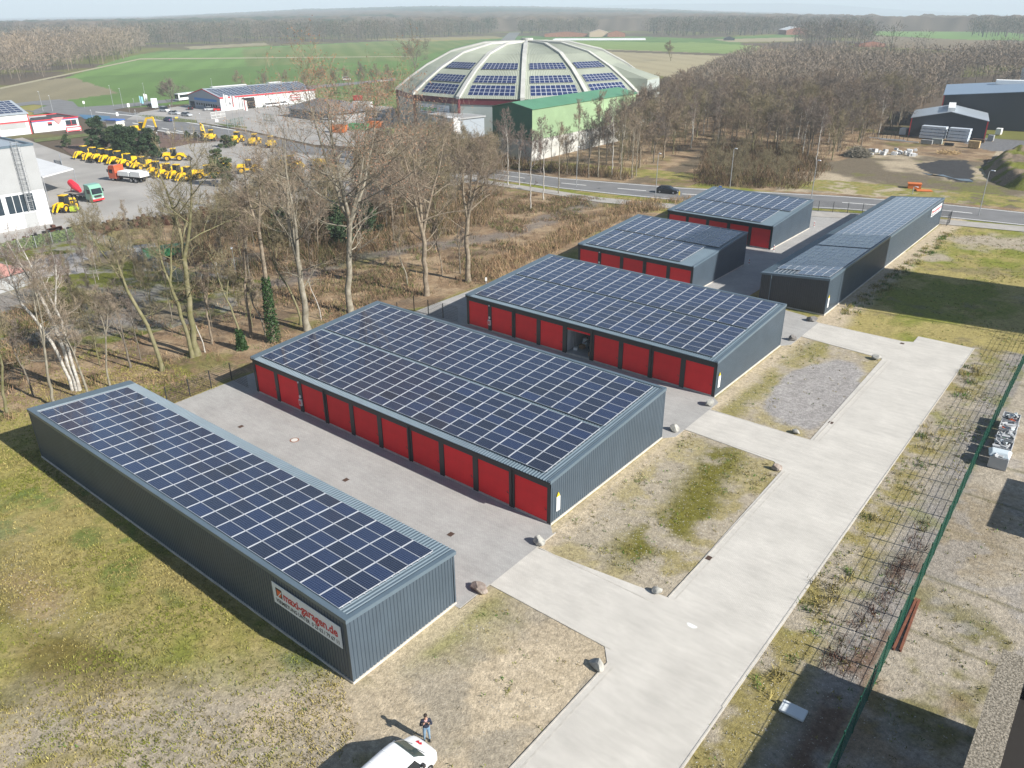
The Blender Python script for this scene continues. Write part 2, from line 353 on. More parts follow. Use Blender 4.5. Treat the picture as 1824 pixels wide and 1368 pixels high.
    moss2 = sst(1.6, 0.3, np.abs(x + 24.2 - (n2 - .5) * 3 - (y - 72) * 0.06)) * sst(0.38, 0.5, n4)
    pc2 = mix(pc, np.broadcast_to(DRYGR * .62 + GRASS * .35, c.shape), moss2 * .8)
    gq = sst(1.0, 0.86, np.hypot((x + 19.9) / 3.9, (y - 70.5) / 9.3) + (n2 - .5) * .35)
    pc2 = mix(pc2, GREYG * 1.15 + (n3[..., None] - .5) * .04, gq); c = np.where(p2[..., None], pc2, c); sp = np.where(p1 | p2, 0.5, sp)
    # bare strip right along the garage plinths
    c = mix(c, np.broadcast_to(SAND * 1.15, c.shape), ((x > -27) * sst(-24.9, -26.0, x + (n2 - .5) * 1.2) * (y > 20) * (y < 150)) * 0.8)
    # right-hand lot beyond the lane head
    q = (x > -26.4) & (y > 89) & (y < 156)
    lt = mix(np.broadcast_to(GRASS * 1.15, c.shape), np.broadcast_to(DRYGR * 1.15, c.shape), sst(0.42, 0.6, n1)); lt = mix(lt, np.broadcast_to(GRAVEL * 1.05, c.shape), sst(0.5, 0.62, fbm(x, y, 12, 4, 70)) * sst(105, 120, y))
    lt = mix(lt, np.broadcast_to(MUD, c.shape), sst(0.58, 0.68, n4) * 0.5); lt = mix(lt, np.broadcast_to(SAND * 1.1, c.shape), sst(-22.6, -24.6, x + (n2 - .5) * 2))
    c = np.where(q[..., None], lt, c); sp = np.where(q, 0.3, sp)
    # strip between lane and green fence
    q = (x > -10.6) & (x <= -5.0) & (y < 93)
    st = mix(np.broadcast_to(GRAVEL * 1.02, c.shape), np.broadcast_to(DRYGR * .9, c.shape), sst(0.42, 0.58, n2)); st = mix(st, np.broadcast_to(GREYG * .9, c.shape), sst(-8.2, -6.6, x + (n2 - .5) * 2) * .75)
    st = mix(st, np.broadcast_to(GRASS, c.shape), sst(0.6, 0.7, n4) * 0.5); st = mix(st, np.broadcast_to(np.array((.13, .075, .05)), c.shape), sst(-6.9, -6.1, x) * sst(52, 46, y) * sst(.42, .56, n2) * .8)
    c = np.where(q[..., None], st, c); sp = np.where(q, 0.45, sp)
    # old concrete yard beyond the fence
    q = (x > -5.0) & (y < 93)
    yd = mix(np.broadcast_to(CONC, c.shape), np.broadcast_to(CONC * np.array((.78, .74, .66)), c.shape), sst(0.45, 0.6, n1)); yd = mix(yd, np.broadcast_to(MOSS, c.shape), sst(0.5, 0.62, n4) * sst(50, 44, y) * .75)
    yd = mix(yd, np.broadcast_to(np.array((.23, .16, .10)), c.shape), sst(0.56, 0.66, fbm(x, y, 6, 3, 90)) * .55); yd = mix(yd, np.broadcast_to(GREYG, c.shape), sst(.58, .64, n2) * .5)
    j = np.minimum(np.abs(((x + 5.2) % 4.0) - 0.05), np.abs((y % 6.0) - 0.1)); yd = mix(yd, np.broadcast_to(MOSS * .7, c.shape), sst(0.14, 0.05, j) * .5)
    c = np.where(q[..., None], yd, c); sp = np.where(q, 0.15, sp)
    # verge of the main road
    q = (y > 128) & (x < -26) & inpoly(x, y, PX((860, 320), (1000, 333), (1180, 352), (1240, 360), (1180, 400), (1040, 420), (960, 400), (1000, 375), (1070, 352), (860, 332)))
    vg = mix(np.broadcast_to(GRASS * 1.1, c.shape), np.broadcast_to(DRYGR, c.shape), sst(0.45, 0.6, n2)); c = np.where(q[..., None], vg, c)
    q = (y > 126) & (x > -75) & (x <= -26.4) & (y < 156); c = np.where(q[..., None], vg, c)
    q = inpoly(x, y, PX((1380, 340), (1500, 345), (1824, 372), (1900, 380), (1900, 160), (1824, 200), (1760, 290), (1560, 268), (1500, 285), (1400, 300)))
    rr = mix(np.broadcast_to(SAND * .95, c.shape), np.broadcast_to(MUD * 1.1, c.shape), sst(.45, .6, fbm(x, y, 16, 5, 61))); rr = mix(rr, np.broadcast_to(GRASS * .9, c.shape), sst(.54, .64, n1 * .6 + n4 * .4) * .6)
    c = np.where(q[..., None], rr, c)
    q = inpoly(x, y, PX((1380, 332), (1500, 343), (1824, 372), (1900, 380), (1900, 358), (1824, 350), (1500, 322), (1250, 310), (900, 280), (880, 296)))
    c = mix(c, vg, q * sst(.35, .5, n2))
    for pp, cc in ((PX((1628, 292), (1672, 285), (1722, 286), (1738, 305), (1728, 325), (1700, 322), (1650, 306)), np.array((.05, .05, .052))), (PX((1600, 222), (1760, 268), (1850, 272), (1850, 215), (1780, 215), (1680, 170), (1640, 200)), np.array((.16, .16, .165)))):
        q = inpoly(x + (n2 - .5) * 3, y + (n3 - .5) * 3, pp); c = np.where(q[..., None], cc, c); sp = np.where(q, 0, sp)
    c = c * (0.86 + 0.28 * n3[..., None]) * (0.93 + 0.14 * _hash(np.floor(x * 7), np.floor(y * 7), 3)[..., None])
    return np.clip(c, 0.01, 0.9), sp
def grid(xs, ys):
    X, Y = np.meshgrid(xs, ys); n, m = X.shape
    i = np.arange(n * m).reshape(n, m); F = np.stack([i[:-1, :-1], i[:-1, 1:], i[1:, 1:], i[1:, :-1]], -1).reshape(-1, 4)
    return X, Y, F
xs = np.concatenate([np.arange(-135, -85, 0.6), np.arange(-85, 14, 0.28)]); ys = np.concatenate([np.arange(-6, 62, 0.28), np.arange(62, 130, 0.45), np.arange(130, 262, 0.8)])
X, Y, F = grid(xs, ys); C, SP = near_colour(X, Y)
Z = -0.045 + 0.04 * fbm(X, Y, 1.3, 3, 77)
o = np_mesh('yard_ground', np.stack([X, Y, Z], -1).reshape(-1, 3), F, vcol_mat('yard_soil', fine=0.38, scale=2.9, bump=0.9, scale2=30, speck=1, bdist=0.09), np.concatenate([C, SP[..., None]], -1).reshape(-1, 4), smooth=True)
tag(o, kind='structure')
# ---- far land: one polar sheet out to the horizon
SOIL = np.array((0.25, 0.20, 0.13)); WHEAT = np.array((0.115, 0.195, 0.052)); WHEAT2 = np.array((0.17, 0.235, 0.075)); STUB = np.array((0.31, 0.27, 0.17)); WOODF = np.array((0.11, 0.085, 0.06))
FIELDS = [ # (polygon as sighted on the photograph, colour, colour2, stripe direction)
    (((-900, 900), (-400, 200), (0, 158), (120, 140), (230, 100), (290, 90), (600, 78), (760, 70), (1180, 66), (1320, 72), (1320, 90), (1300, 110), (1200, 130), (1120, 135), (900, 230), (600, 215), (340, 185), (180, 195), (60, 205), (-300, 260)), WHEAT, WHEAT * 0.86),
    (((0, 158), (60, 145), (125, 137), (215, 165), (60, 186), (-200, 205), (-300, 200)), STUB * .78, STUB * .68),
    (((-300, 260), (-200, 205), (0, 186), (80, 180), (60, 205), (140, 212), (0, 240), (-300, 300)), GRASS * 1.15, DRYGR),
    (((255, 96), (440, 84), (720, 72), (700, 108), (430, 118), (110, 140), (215, 104)), WHEAT * 1.25, WHEAT * 1.05),
    (((430, 88), (720, 72), (860, 71), (720, 108), (560, 113), (440, 118)), np.array((.17, .20, .07)), np.array((.12, .17, .05))),
    (((1050, 86), (1310, 92), (1400, 100), (1250, 150), (1150, 130)), STUB * 1.1, STUB * .95),
    (((1000, 86), (1320, 96), (1310, 100), (1090, 92)), MUD * .9, MUD * .8),
    (((900, 71), (1200, 73), (1360, 82), (1340, 97), (1040, 86)), WHEAT2 * 1.15, WHEAT2),
    (((900, 64), (1160, 65), (1180, 71), (1340, 64), (1420, 60), (1430, 68), (1200, 76), (880, 70)), np.array((.07, .14, .04)), WHEAT),
    (((1270, 70), (1430, 66), (1430, 73), (1300, 75)), STUB, STUB * .9),
    (((1540, 46), (1640, 44), (1730, 48), (1824, 60), (1824, 72), (1700, 70), (1560, 62)), WHEAT * 1.3, WHEAT * 1.2),
    (((1500, 62), (1700, 70), (1824, 74), (1824, 90), (1600, 85)), SOIL * .8, SOIL * .7),
    (((980, 37), (1080, 39), (1080, 43), (980, 41)), STUB * 1.1, STUB), (((980, 43), (1080, 44), (1040, 50), (960, 49)), WHEAT * 1.1, WHEAT),
    (((1520, 40), (1660, 43), (1650, 47), (1530, 46)), STUB * 1.1, STUB),
    (((640, 70), (880, 64), (900, 68), (760, 74)), STUB * .75, DRYGR),
    (((-60, 40), (30, 46), (90, 60), (40, 70), (-60, 60)), WHEAT, WHEAT),
    (((330, 83), (470, 76), (480, 80), (340, 88)), STUB * .95, STUB * .8),
]
az = np.concatenate([np.arange(-180, -42, 4.0), np.arange(-42, 42, 0.1), np.arange(42, 180.1, 4.0)])
rr_ = [3.0]
while rr_[-1] < 15000: rr_.append(rr_[-1] * (1.012 if 150 < rr_[-1] < 2600 else 1.06))
rr_ = np.array(rr_); A, RR = np.meshgrid(np.radians(az), rr_)
X = RR * (np.sin(A) * math.cos(YAW) - np.cos(A) * math.sin(YAW)); Y = RR * (np.sin(A) * math.sin(YAW) + np.cos(A) * math.cos(YAW))
Z = terrain(X, Y) - 0.08
C = np.zeros(X.shape + (3,)); n1 = fbm(X, Y, 60, 4, 3); n2 = fbm(X, Y, 14, 4, 8)
C[:] = mix(np.broadcast_to(WOODF, C.shape), np.broadcast_to(GRASS, C.shape), sst(0.5, 0.62, n1) * .7)
for poly, c1, c2 in FIELDS:
    P = [G(max(-3000, x), max(y, 34)) for x, y in poly]
    q = inpoly(X + (n2 - .5) * 3, Y + (n2 - .5) * 3, P); st = 0.5 + 0.5 * np.sin((X * 0.62 + Y * 0.78) / 3.1)
    cc = mix(np.broadcast_to(c1, C.shape), np.broadcast_to(c2, C.shape), sst(.35, .65, 0.55 * n1 + 0.25 * n2 + 0.2 * st)); C = np.where(q[..., None], cc, C)
i = np.arange(X.size).reshape(X.shape); F = np.stack([i[:-1, :-1], i[:-1, 1:], i[1:, 1:], i[1:, :-1]], -1).reshape(-1, 4)
o = np_mesh('ground', np.stack([X, Y, Z], -1).reshape(-1, 3), F, vcol_mat('far_soil', fine=0.12, scale=0.6, bump=0.0), C.reshape(-1, 3), smooth=True)
tag(o, kind='structure')

# ---- paved court, light lane, drives
COURT = paver_mat('court_pavers', (0.37, 0.362, 0.35), (0.405, 0.398, 0.383), (0.27, 0.265, 0.255), 0.22, 0.11, 0.13)
LANE = paver_mat('lane_pavers', (0.54, 0.515, 0.47), (0.57, 0.545, 0.50), (0.43, 0.41, 0.37), 0.2, 0.1, 0.13)
KERB = mat('kerb_concrete', (0.46, 0.435, 0.39), 0.9, var=0.12, vscale=3)
ROAD = mat('asphalt', (0.17, 0.17, 0.172), 0.9, var=0.10, vscale=0.25, bump=0.2, bscale=40)
PATHM = mat('footpath_slabs', (0.36, 0.34, 0.31), 0.9, var=0.10, vscale=0.5)
WHITE = mat('road_paint', (0.75, 0.75, 0.72), 0.7, var=0.08, vscale=3)
def slab(name, poly, z1, m, z0=-0.2, **k):
    b = MB(); b.prism(poly, z0, z1); o = b.build(name, m); return tag(o, kind='structure', **k)
slab('paved_court', [(-66.0, 27.0), (-26.2, 27.0), (-26.2, 36.6), (-27.06, 37.5), (-27.06, 53.3), (-26.2, 54.4), (-26.2, 62.6), (-27.06, 63.4), (-27.06, 79.3), (-26.2, 80.4), (-26.2, 88.9), (-28.3, 90.2), (-36.5, 91.5), (-36.5, 91.6), (-36.5, 148.5), (-62.3, 139.6), (-62.0, 88.0), (-66.0, 88.0), (-66.2, 55), (-66.2, 37.2)], 0.004, COURT)
slab('lane', [(-16.7, -12.0), (-10.1, -12.0), (-10.45, 91.4), (-16.0, 91.4), (-16.0, 89.3), (-17.0, 88.8), (-26.2, 88.8), (-26.2, 83.4), (-17.3, 82.5), (-17.0, 60.9), (-26.2, 60.75), (-26.2, 56.0), (-18.0, 55.6), (-17.0, 54.6), (-16.75, 35.8), (-26.2, 34.7), (-26.2, 29.9), (-17.6, 29.9), (-16.8, 28.9)], 0.010, LANE)
b = MB(); b.box(-26.28, -26.2, 27.0, 29.9, -.2, .016); b.box(-26.25, -26.15, 34.7, 36.9, -.2, .016)
for (y0, y1) in ((-12, 28.9), (35.8, 54.6), (61.0, 82.4)): b.box(-16.78, -16.70, y0, y1, -.2, 0.03); b.box(-16.38, -16.28, y0, y1, 0.0, 0.014)
b.box(-10.44, -10.36, 30, 91.4, -.2, 0.03); b.box(-10.36, -10.28, -12, 30, -.2, .03)
for (y0) in (29.82, 34.78, 55.95, 60.8, 83.4, 88.75): b.box(-26.2, -17.2, y0, y0 + 0.08, -.2, 0.02)
tag(b.build('lane_kerb', KERB), kind='structure')
# ---- main road, footpath, junction beyond
def ribbon(a, bb, z, name, m, kind='structure'):
    n = len(a); b = MB(); b.add([(p[0], p[1], z) for p in a] + [(p[0], p[1], z) for p in bb], [(i, i + 1, n + i + 1, n + i) for i in range(n - 1)])
    o = b.build(name, m); return tag(o, kind=kind)
nr = PX((640, 285), (780, 303), (885, 320), (1000, 336), (1100, 347), (1215, 358), (1350, 366), (1500, 373), (1660, 385), (1824, 402), (2100, 432))
fr = PX((640, 272), (780, 287), (885, 302), (1000, 317), (1100, 325), (1215, 334), (1350, 341), (1500, 349), (1660, 361), (1824, 378), (2100, 405))
def lerpl(a, bb, t): return [(p[0] * (1 - t) + q[0] * t, p[1] * (1 - t) + q[1] * t) for p, q in zip(a, bb)]
ribbon(nr, fr, 0.012, 'road', ROAD)
ribbon(lerpl(nr, fr, .05), lerpl(nr, fr, .075), 0.018, 'road_edge_line', WHITE); ribbon(lerpl(nr, fr, .93), lerpl(nr, fr, .955), 0.018, 'road_edge_line', WHITE)
b = MB(); cl = lerpl(nr, fr, .49); cr = lerpl(nr, fr, .52)
for i in range(len(cl) - 1):
    L = math.dist(cl[i], cl[i + 1]); n = max(1, int(L / 9))
    for k in range(n):
        t0, t1 = k / n, (k + .45) / n; f = lambda P, t: (P[i][0] * (1 - t) + P[i + 1][0] * t, P[i][1] * (1 - t) + P[i + 1][1] * t, 0.018)
        b.quad(f(cl, t0), f(cl, t1), f(cr, t1), f(cr, t0))
tag(b.build('centre_line', WHITE), kind='structure')
fp0 = PX((860, 322), (1000, 344), (1080, 357), (1180, 366), (1300, 374), (1500, 384), (1660, 393), (1824, 408), (2000, 428)); fp1 = PX((860, 316), (1000, 337), (1080, 349), (1180, 358), (1300, 366), (1500, 376), (1660, 385), (1824, 399), (2000, 418))
fp0 = [(p[0] + .0, p[1] - 2.2) for p in fp0]; fp1 = [(p[0], p[1] - 2.0) for p in fp1]
ribbon(fp0, fp1, 0.05, 'footpath', PATHM)
# junction road on the left, its branch and yard
b = MB(); ARMS = [((40, 195), (140, 208), (240, 228), (330, 240), (430, 254), (540, 274), (640, 285), (640, 272), (560, 262), (440, 235), (330, 215), (250, 203), (200, 196), (140, 190), (60, 200)),
        ((120, 206), (200, 196), (235, 190), (340, 178), (480, 164), (620, 152), (705, 143), (705, 139), (620, 147), (480, 158), (340, 173), (200, 187), (140, 191)),
        ((60, 204), (140, 191), (130, 181), (105, 177), (60, 180), (-100, 200), (-100, 206), (60, 186), (85, 188), (60, 196))]
for a in ARMS:
    P = [G(*q) for q in a]; b.add([(p[0], p[1], 0.012 + 0.004 * ARMS.index(a)) for p in P], [tuple(range(len(P)))])
tag(b.build('junction_road', ROAD), kind='structure')
b = MB()
for i in range(12):
    x0 = 210 + i * 26; y0 = 214 + i * 4.6; p = [G(x0, y0), G(x0 + 13, y0 + 2.3), G(x0 + 13, y0 + 3.3), G(x0, y0 + 1.0)]; b.quad(*[(q[0], q[1], .03) for q in p])
for (x0, y0, x1, y1) in ((170, 199, 300, 212), (300, 212, 420, 232), (230, 226, 330, 238)): p = [G(x0, y0), G(x1, y1), G(x1, y1 + .9), G(x0, y0 + .9)]; b.quad(*[(q[0], q[1], .03) for q in p])
tag(b.build('junction_marking', WHITE), kind='structure')
YARD = mat('yard_pavement', (0.33, 0.315, 0.295), 0.9, var=0.12, vscale=0.12, detail=6)
sheet('machine_yard', PX((-300, 500), (-300, 300), (40, 245), (130, 280), (200, 283), (330, 256), (420, 249), (560, 268), (640, 285), (760, 300), (870, 318), (760, 340), (640, 352), (480, 364), (330, 380), (240, 402), (150, 416), (0, 456)), 0.0, YARD, kind='structure')
sheet('showroom_forecourt', PX((225, 213), (250, 200), (340, 186), (420, 196), (560, 182), (700, 190), (720, 230), (640, 262), (560, 258), (440, 232), (360, 219)), 0.024, YARD, kind='structure')
MULCH = mat('bark_mulch', (0.13, 0.08, 0.06), 0.95, var=0.3, vscale=0.8, bump=.5, bscale=6)
for pl in (((108, 262), (150, 255), (290, 236), (340, 242), (420, 249), (340, 256), (200, 284), (135, 282)),): sheet('mulch_bed', PX(*pl), 0.03, MULCH, kind='structure')
VG = mat('verge_grass', (0.11, 0.13, 0.035), 0.95, var=0.25, vscale=0.5)
for pl in (((245, 206), (262, 205), (350, 214), (352, 219), (300, 216)), ((60, 248), (150, 238), (175, 236), (178, 240), (62, 254)), ((380, 219), (440, 226), (440, 229), (400, 225))): sheet('verge', PX(*pl), 0.045, VG, kind='structure')
BLUE = mat('blue_court', (0.06, 0.16, 0.27), 0.8, var=.1)
sheet('blue_play_court', PX((140, 204), (196, 207), (196, 216), (150, 212)), 0.05, BLUE, kind='structure')
sheet('field_path', PX((0, 156), (250, 104), (740, 108 - 8), (740, 101), (250, 106), (0, 159)), 0.02, mat('path_soil', (.34, .31, .2), .95), kind='structure')
sheet('country_road', PX((890, 74), (905, 60), (918, 50), (930, 50), (925, 60), (915, 74)), 0.3, ROAD, kind='structure')
PUD = mat('puddle_water', (0.05, 0.06, 0.07), 0.05, spec=0.8)
sheet('puddle', PX((1640, 307), (1655, 312), (1680, 311), (1700, 318), (1726, 319), (1735, 324), (1712, 322), (1690, 316), (1668, 313)), 0.03, PUD, kind='structure')
# ================================================================ GARAGES
CLAD = mat('cladding_anthracite', (0.060, 0.084, 0.110), 0.42, metal=0.0, var=0.06, vscale=0.6, spec=0.5)
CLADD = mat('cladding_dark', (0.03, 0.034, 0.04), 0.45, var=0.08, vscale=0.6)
ROOFM = mat('roof_sheet', (0.125, 0.17, 0.205), 0.36, var=0.06, vscale=0.5, spec=0.6)
FLASH = mat('roof_flashing', (0.10, 0.14, 0.175), 0.34, var=0.05, vscale=0.7, spec=0.6)
BLACK = mat('black_frame', (0.018, 0.02, 0.023), 0.45)
REDD = mat('red_door', (0.72, 0.028, 0.032), 0.6, spec=.2, var=0.05, vscale=0.8)
def vary(m, lo, hi):       # every copy of a part gets a slightly different tone
    t = m.node_tree; b = t.nodes['Principled BSDF']; l = b.inputs['Base Color'].links[0].from_socket; oi = t.nodes.new('ShaderNodeObjectInfo'); mr = t.nodes.new('ShaderNodeMapRange'); mr.inputs[3].default_value = lo; mr.inputs[4].default_value = hi
    t.links.new(oi.outputs['Random'], mr.inputs[0]); mx = t.nodes.new('ShaderNodeVectorMath'); mx.operation = 'SCALE'; t.links.new(l, mx.inputs[0]); t.links.new(mr.outputs[0], mx.inputs['Scale']); t.links.new(mx.outputs[0], b.inputs['Base Color'])
vary(REDD, .82, 1.12)
PLINTH = mat('plinth_concrete', (0.50, 0.47, 0.42), 0.9, var=0.12, vscale=1.5)
ALU = mat('aluminium', (0.55, 0.57, 0.6), 0.35, metal=0.6)
FRAME = mat('module_frame', (0.62, 0.64, 0.67), 0.35, metal=0.3)
INTW = mat('inner_sheet', (0.45, 0.46, 0.48), 0.6)
FLOOR = mat('screed', (0.30, 0.31, 0.31), 0.8, var=0.1)
WHITEP = mat('white_paint', (0.78, 0.79, 0.78), 0.5)
def module_mat():
    m = bpy.data.materials.new('solar_glass'); m.use_nodes = True; t = m.node_tree; b = t.nodes['Principled BSDF']
    b.inputs['Roughness'].default_value = 0.14; b.inputs['Specular IOR Level'].default_value = 0.6; b.inputs['Coat Weight'].default_value = 0.9; b.inputs['Coat Roughness'].default_value = 0.06
    uv = t.nodes.new('ShaderNodeUVMap'); sp = t.nodes.new('ShaderNodeSeparateXYZ'); t.links.new(uv.outputs[0], sp.inputs[0])
    def line(o, wd):
        f = t.nodes.new('ShaderNodeMath'); f.operation = 'PINGPONG'; f.inputs[1].default_value = 0.5; t.links.new(o, f.inputs[0])
        l = t.nodes.new('ShaderNodeMath'); l.operation = 'LESS_THAN'; l.inputs[1].default_value = wd; t.links.new(f.outputs[0], l.inputs[0]); return l.outputs[0]
    mx = t.nodes.new('ShaderNodeMath'); mx.operation = 'MAXIMUM'; t.links.new(line(sp.outputs[0], 0.03), mx.inputs[0]); t.links.new(line(sp.outputs[1], 0.03), mx.inputs[1])
    oi = t.nodes.new('ShaderNodeObjectInfo')
    cr = t.nodes.new('ShaderNodeValToRGB'); cr.color_ramp.elements[0].color = (0.005, 0.009, 0.026, 1); cr.color_ramp.elements[1].color = (0.012, 0.026, 0.080, 1)
    t.links.new(oi.outputs['Random'], cr.inputs[0])
    mc = t.nodes.new('ShaderNodeMix'); mc.data_type = 'RGBA'; mc.inputs['B'].default_value = (0.14, 0.16, 0.20, 1)
    t.links.new(mx.outputs[0], mc.inputs['Factor']); t.links.new(cr.outputs[0], mc.inputs['A']); t.links.new(mc.outputs['Result'], b.inputs['Base Color'])
    return m
GLASSM = module_mat()
def module_into(b, x, y, w, h, z=lambda x, y: 0.0, nx=10, ny=6, fe=0.042, fl=0.02):
    """one framed module: w along x, h along y, on plane z(x,y)"""
    def P(px, py, dz): return (px, py, z(px, py) + dz)
    x1, y1 = x + w, y + h
    b.quad(P(x + fe, y + fl, .032), P(x1 - fe, y + fl, .032), P(x1 - fe, y1 - fl, .032), P(x + fe, y1 - fl, .032), 0, uv=((0, 0), (nx, 0), (nx, ny), (0, ny)))
    for (a, c, d, e) in ((x, x1, y, y + fl), (x, x1, y1 - fl, y1), (x, x + fe, y + fl, y1 - fl), (x1 - fe, x1, y + fl, y1 - fl)):
        b.add([P(a, d, 0), P(c, d, 0), P(c, e, 0), P(a, e, 0), P(a, d, .04), P(c, d, .04), P(c, e, .04), P(a, e, .04)], [(0, 3, 2, 1), (4, 5, 6, 7), (0, 1, 5, 4), (1, 2, 6, 5), (2, 3, 7, 6), (3, 0, 4, 7)], 1)
def corr_wall(b, p0, p1, zb, ztop, pitch=0.25, depth=0.035, mi=0):
    """trapezoidal sheet from p0 to p1; outward normal to the right of travel; ztop(t) in 0..1"""
    p0, p1 = Vector(p0), Vector(p1); L = (p1 - p0).length; d = (p1 - p0) / L; nrm = Vector((d.y, -d.x)); n = int(L / pitch); pitch = L / n
    pr = []
    for i in range(n):
        a = i * pitch
        for f, o in ((0.0, 0.0), (0.58, 0.0), (0.68, -depth), (0.9, -depth)): pr.append((a + f * pitch, o))
    pr.append((L, 0)); pts = [p0 + d * s + nrm * o for s, o in pr]; k = len(pts)
    b.add([(p.x, p.y, zb) for p in pts] + [(p.x, p.y, ztop(s / L)) for p, (s, o) in zip(pts, pr)], [(i, i + 1, k + i + 1, k + i) for i in range(k - 1)], mi)
def garage(name, label, u, v, rot, L, W, hf, hr, ndoors, arrays, lights_cols=0, openbay=None, fl=(0.75, 0.2, 0.2), pil0=0.0, cat='garage building', downs=(), dark_walls=(), group='rows of garages with solar roofs', missing=None):
    t = empty(name, (u, v, 0), rot, label=label, cat=cat, group=group)
    zr = lambda x, y: hf + (hr - hf) * y / W
    b = MB(); b.box(-.05, L + .05, -.02, W + .05, -.15, .14); b.build('plinth', PLINTH, t)
    for nm, p0, p1, f in (('wall', (0, W), (0, 0), lambda s: zr(0, W * (1 - s)) - .05), ('wall', (L, 0), (L, W), lambda s: zr(0, W * s) - .05), ('wall', (L, W), (0, W), lambda s: hr - .05)):
        b = MB(); corr_wall(b, p0, p1, .14, f)
        for c in ((p0, p1) if p0[0] == p1[0] else ()): b.box(c[0] - .09 if c[0] else -.02, c[0] + .02 if c[0] else .09, c[1] - .09 if c[1] else -.02, c[1] + .02 if c[1] else .09, .14, zr(0, c[1]) - .06)
        b.build(nm, CLADD if p0[0] == p1[0] == 0 and 0 in dark_walls else CLAD, t)
    # inner liner so that the shell has depth
    b = MB(); b.box(.12, L - .12, .30, .34, .15, zr(0, .3) - .1) if openbay is None else None
    b.box(.06, .10, .1, W - .1, .15, hf - .1); b.box(L - .10, L - .06, .1, W - .1, .15, hf - .1); b.box(.1, L - .1, W - .12, W - .08, .15, hf)
    b.build('liner', INTW, t)
    # roof
    b = MB(); b.hexa([(-.02, -.12, zr(0, -.12) - .10), (L + .02, -.12, zr(0, -.12) - .10), (L + .02, W + .02, zr(0, W) - .10), (-.02, W + .02, zr(0, W) - .10), (-.02, -.12, zr(0, -.12) - .035), (L + .02, -.12, zr(0, -.12) - .035), (L + .02, W + .02, zr(0, W) - .035), (-.02, W + .02, zr(0, W) - .035)])
    n = int(L / 0.25); pt = L / n; pr = []
    for i in range(n):
        for f, o in ((0, 0), (.45, 0), (.58, .05), (.86, .05)): pr.append((i * pt + f * pt, o))
    pr.append((L, 0)); k = len(pr)
    b.add([(x, -.22, zr(0, -.22) + o) for x, o in pr] + [(x, W, zr(0, W) + o) for x, o in pr], [(i, i + 1, k + i + 1, k + i) for i in range(k - 1)])
    b.build('roof', ROOFM, t)
    b = MB()
    def strip(x0, x1, y0, y1, dz=.06, th=.03):
        b.hexa([(x0, y0, zr(0, y0) + dz), (x1, y0, zr(0, y0) + dz), (x1, y1, zr(0, y1) + dz), (x0, y1, zr(0, y1) + dz), (x0, y0, zr(0, y0) + dz + th), (x1, y0, zr(0, y0) + dz + th), (x1, y1, zr(0, y1) + dz + th), (x0, y1, zr(0, y1) + dz + th)])
    strip(-.06, fl[0], -.15, W + .06); strip(L - fl[1], L + .06, -.15, W + .06); strip(fl[0] + .002, L - fl[1] - .002, W - fl[2], W + .058, .058)
    for x in (-.065, L + .025): b.hexa([(x, -.15, hf - .17), (x + .04, -.15, hf - .17), (x + .04, W + .06, hr - .17), (x, W + .06, hr - .17), (x, -.15, hf + .058), (x + .04, -.15, hf + .058), (x + .04, W + .06, hr + .058), (x, W + .06, hr + .058)])
    b.box(-.02, L + .02, W + .024, W + .062, hr - .17, hr + .055)
    b.build('flashing', FLASH, t)
    # front: header, pilasters, doors
    pit = (L - pil0) / ndoors; pw = 0.50; dh = 2.95
    b = MB(); b.box(0, L, -.02, .12, dh + .05, hf - .09); b.build('header', BLACK, t)
    b = MB(); b.box(-.02, L + .02, -.20, -.10, hf - .20, hf - .09); b.build('gutter', BLACK, t)
    doors = []
    for i in range(ndoors + 1):
        x = i * pit
        b = MB(); x0 = max(0, x - pw / 2) if i else 0; x1 = min(L, x + pw / 2) if i < ndoors else L
        if i == 0: x1 = pw / 2 + .06
        if i == ndoors: x0 = L - pw / 2 - .06
        b.box(x0, x1, -.025, .15, .05, dh + .05); b.build('pilaster', BLACK, t)
        if i in downs: q = MB(); q.tube([(x, -.14, hf - .15), (x, -.085, hf - .5), (x, -.085, .1)], .05, 8); q.build('downpipe', BLACK, t)
    d0 = None
    for i in range(ndoors):
        x0 = i * pit + pw / 2 + (.06 if i == 0 else .0); x1 = (i + 1) * pit - pw / 2 - (.06 if i == ndoors - 1 else .0)
        if i == openbay: continue
        if d0 is None or i in (0, ndoors - 1):
            wd = x1 - x0; b = MB(); b.box(0, wd, 0, .05, 0, dh, 0)
            for k in range(1, 12): b.box(.02, wd - .02, -.004, .001, k * dh / 12 - .004, k * dh / 12 + .004, 0)
            d = b.build('door', REDD, t); h = MB(); h.box(.10 + (wd - .3), .22 + (wd - .3), -.04, -.005, 1.02, 1.06); h.cyl((wd - .22, -.012, 1.13), .035, .02, 'y', 10); h.build('handle', BLACK, d)
            if i == 1 or (d0 is None and i > 0): d0 = d; register(d)
        else: d = copy_tree(d0, parent=t)
        d.location = (x0, .04, .08)
        if i == 0 and ndoors > 1: pass
    if openbay is not None:
        x0 = openbay * pit + pw / 2; x1 = (openbay + 1) * pit - pw / 2; i0, i1 = openbay * pit + .1, (openbay + 1) * pit - .1
        b = MB(); b.box(i0, i1, .1, 6.9, .145, .17); b.build('bay_floor', FLOOR, t)
        b = MB(); corr_wall(b, (i0, .2), (i0, 6.9), .17, lambda s: hf - .05, .2, .03); corr_wall(b, (i1, 6.9), (i1, .2), .17, lambda s: hf - .05, .2, .03); corr_wall(b, (i0, 6.9), (i1, 6.9), .17, lambda s: hf - .05, .2, .03); b.build('bay_wall', INTW, t)
        b = MB(); b.box(x0, x1, .06, .12, dh - .2, dh); b.box(x0, x0 + .05, .06, 2.9, dh - .08, dh); b.build('raised_door', REDD, t)
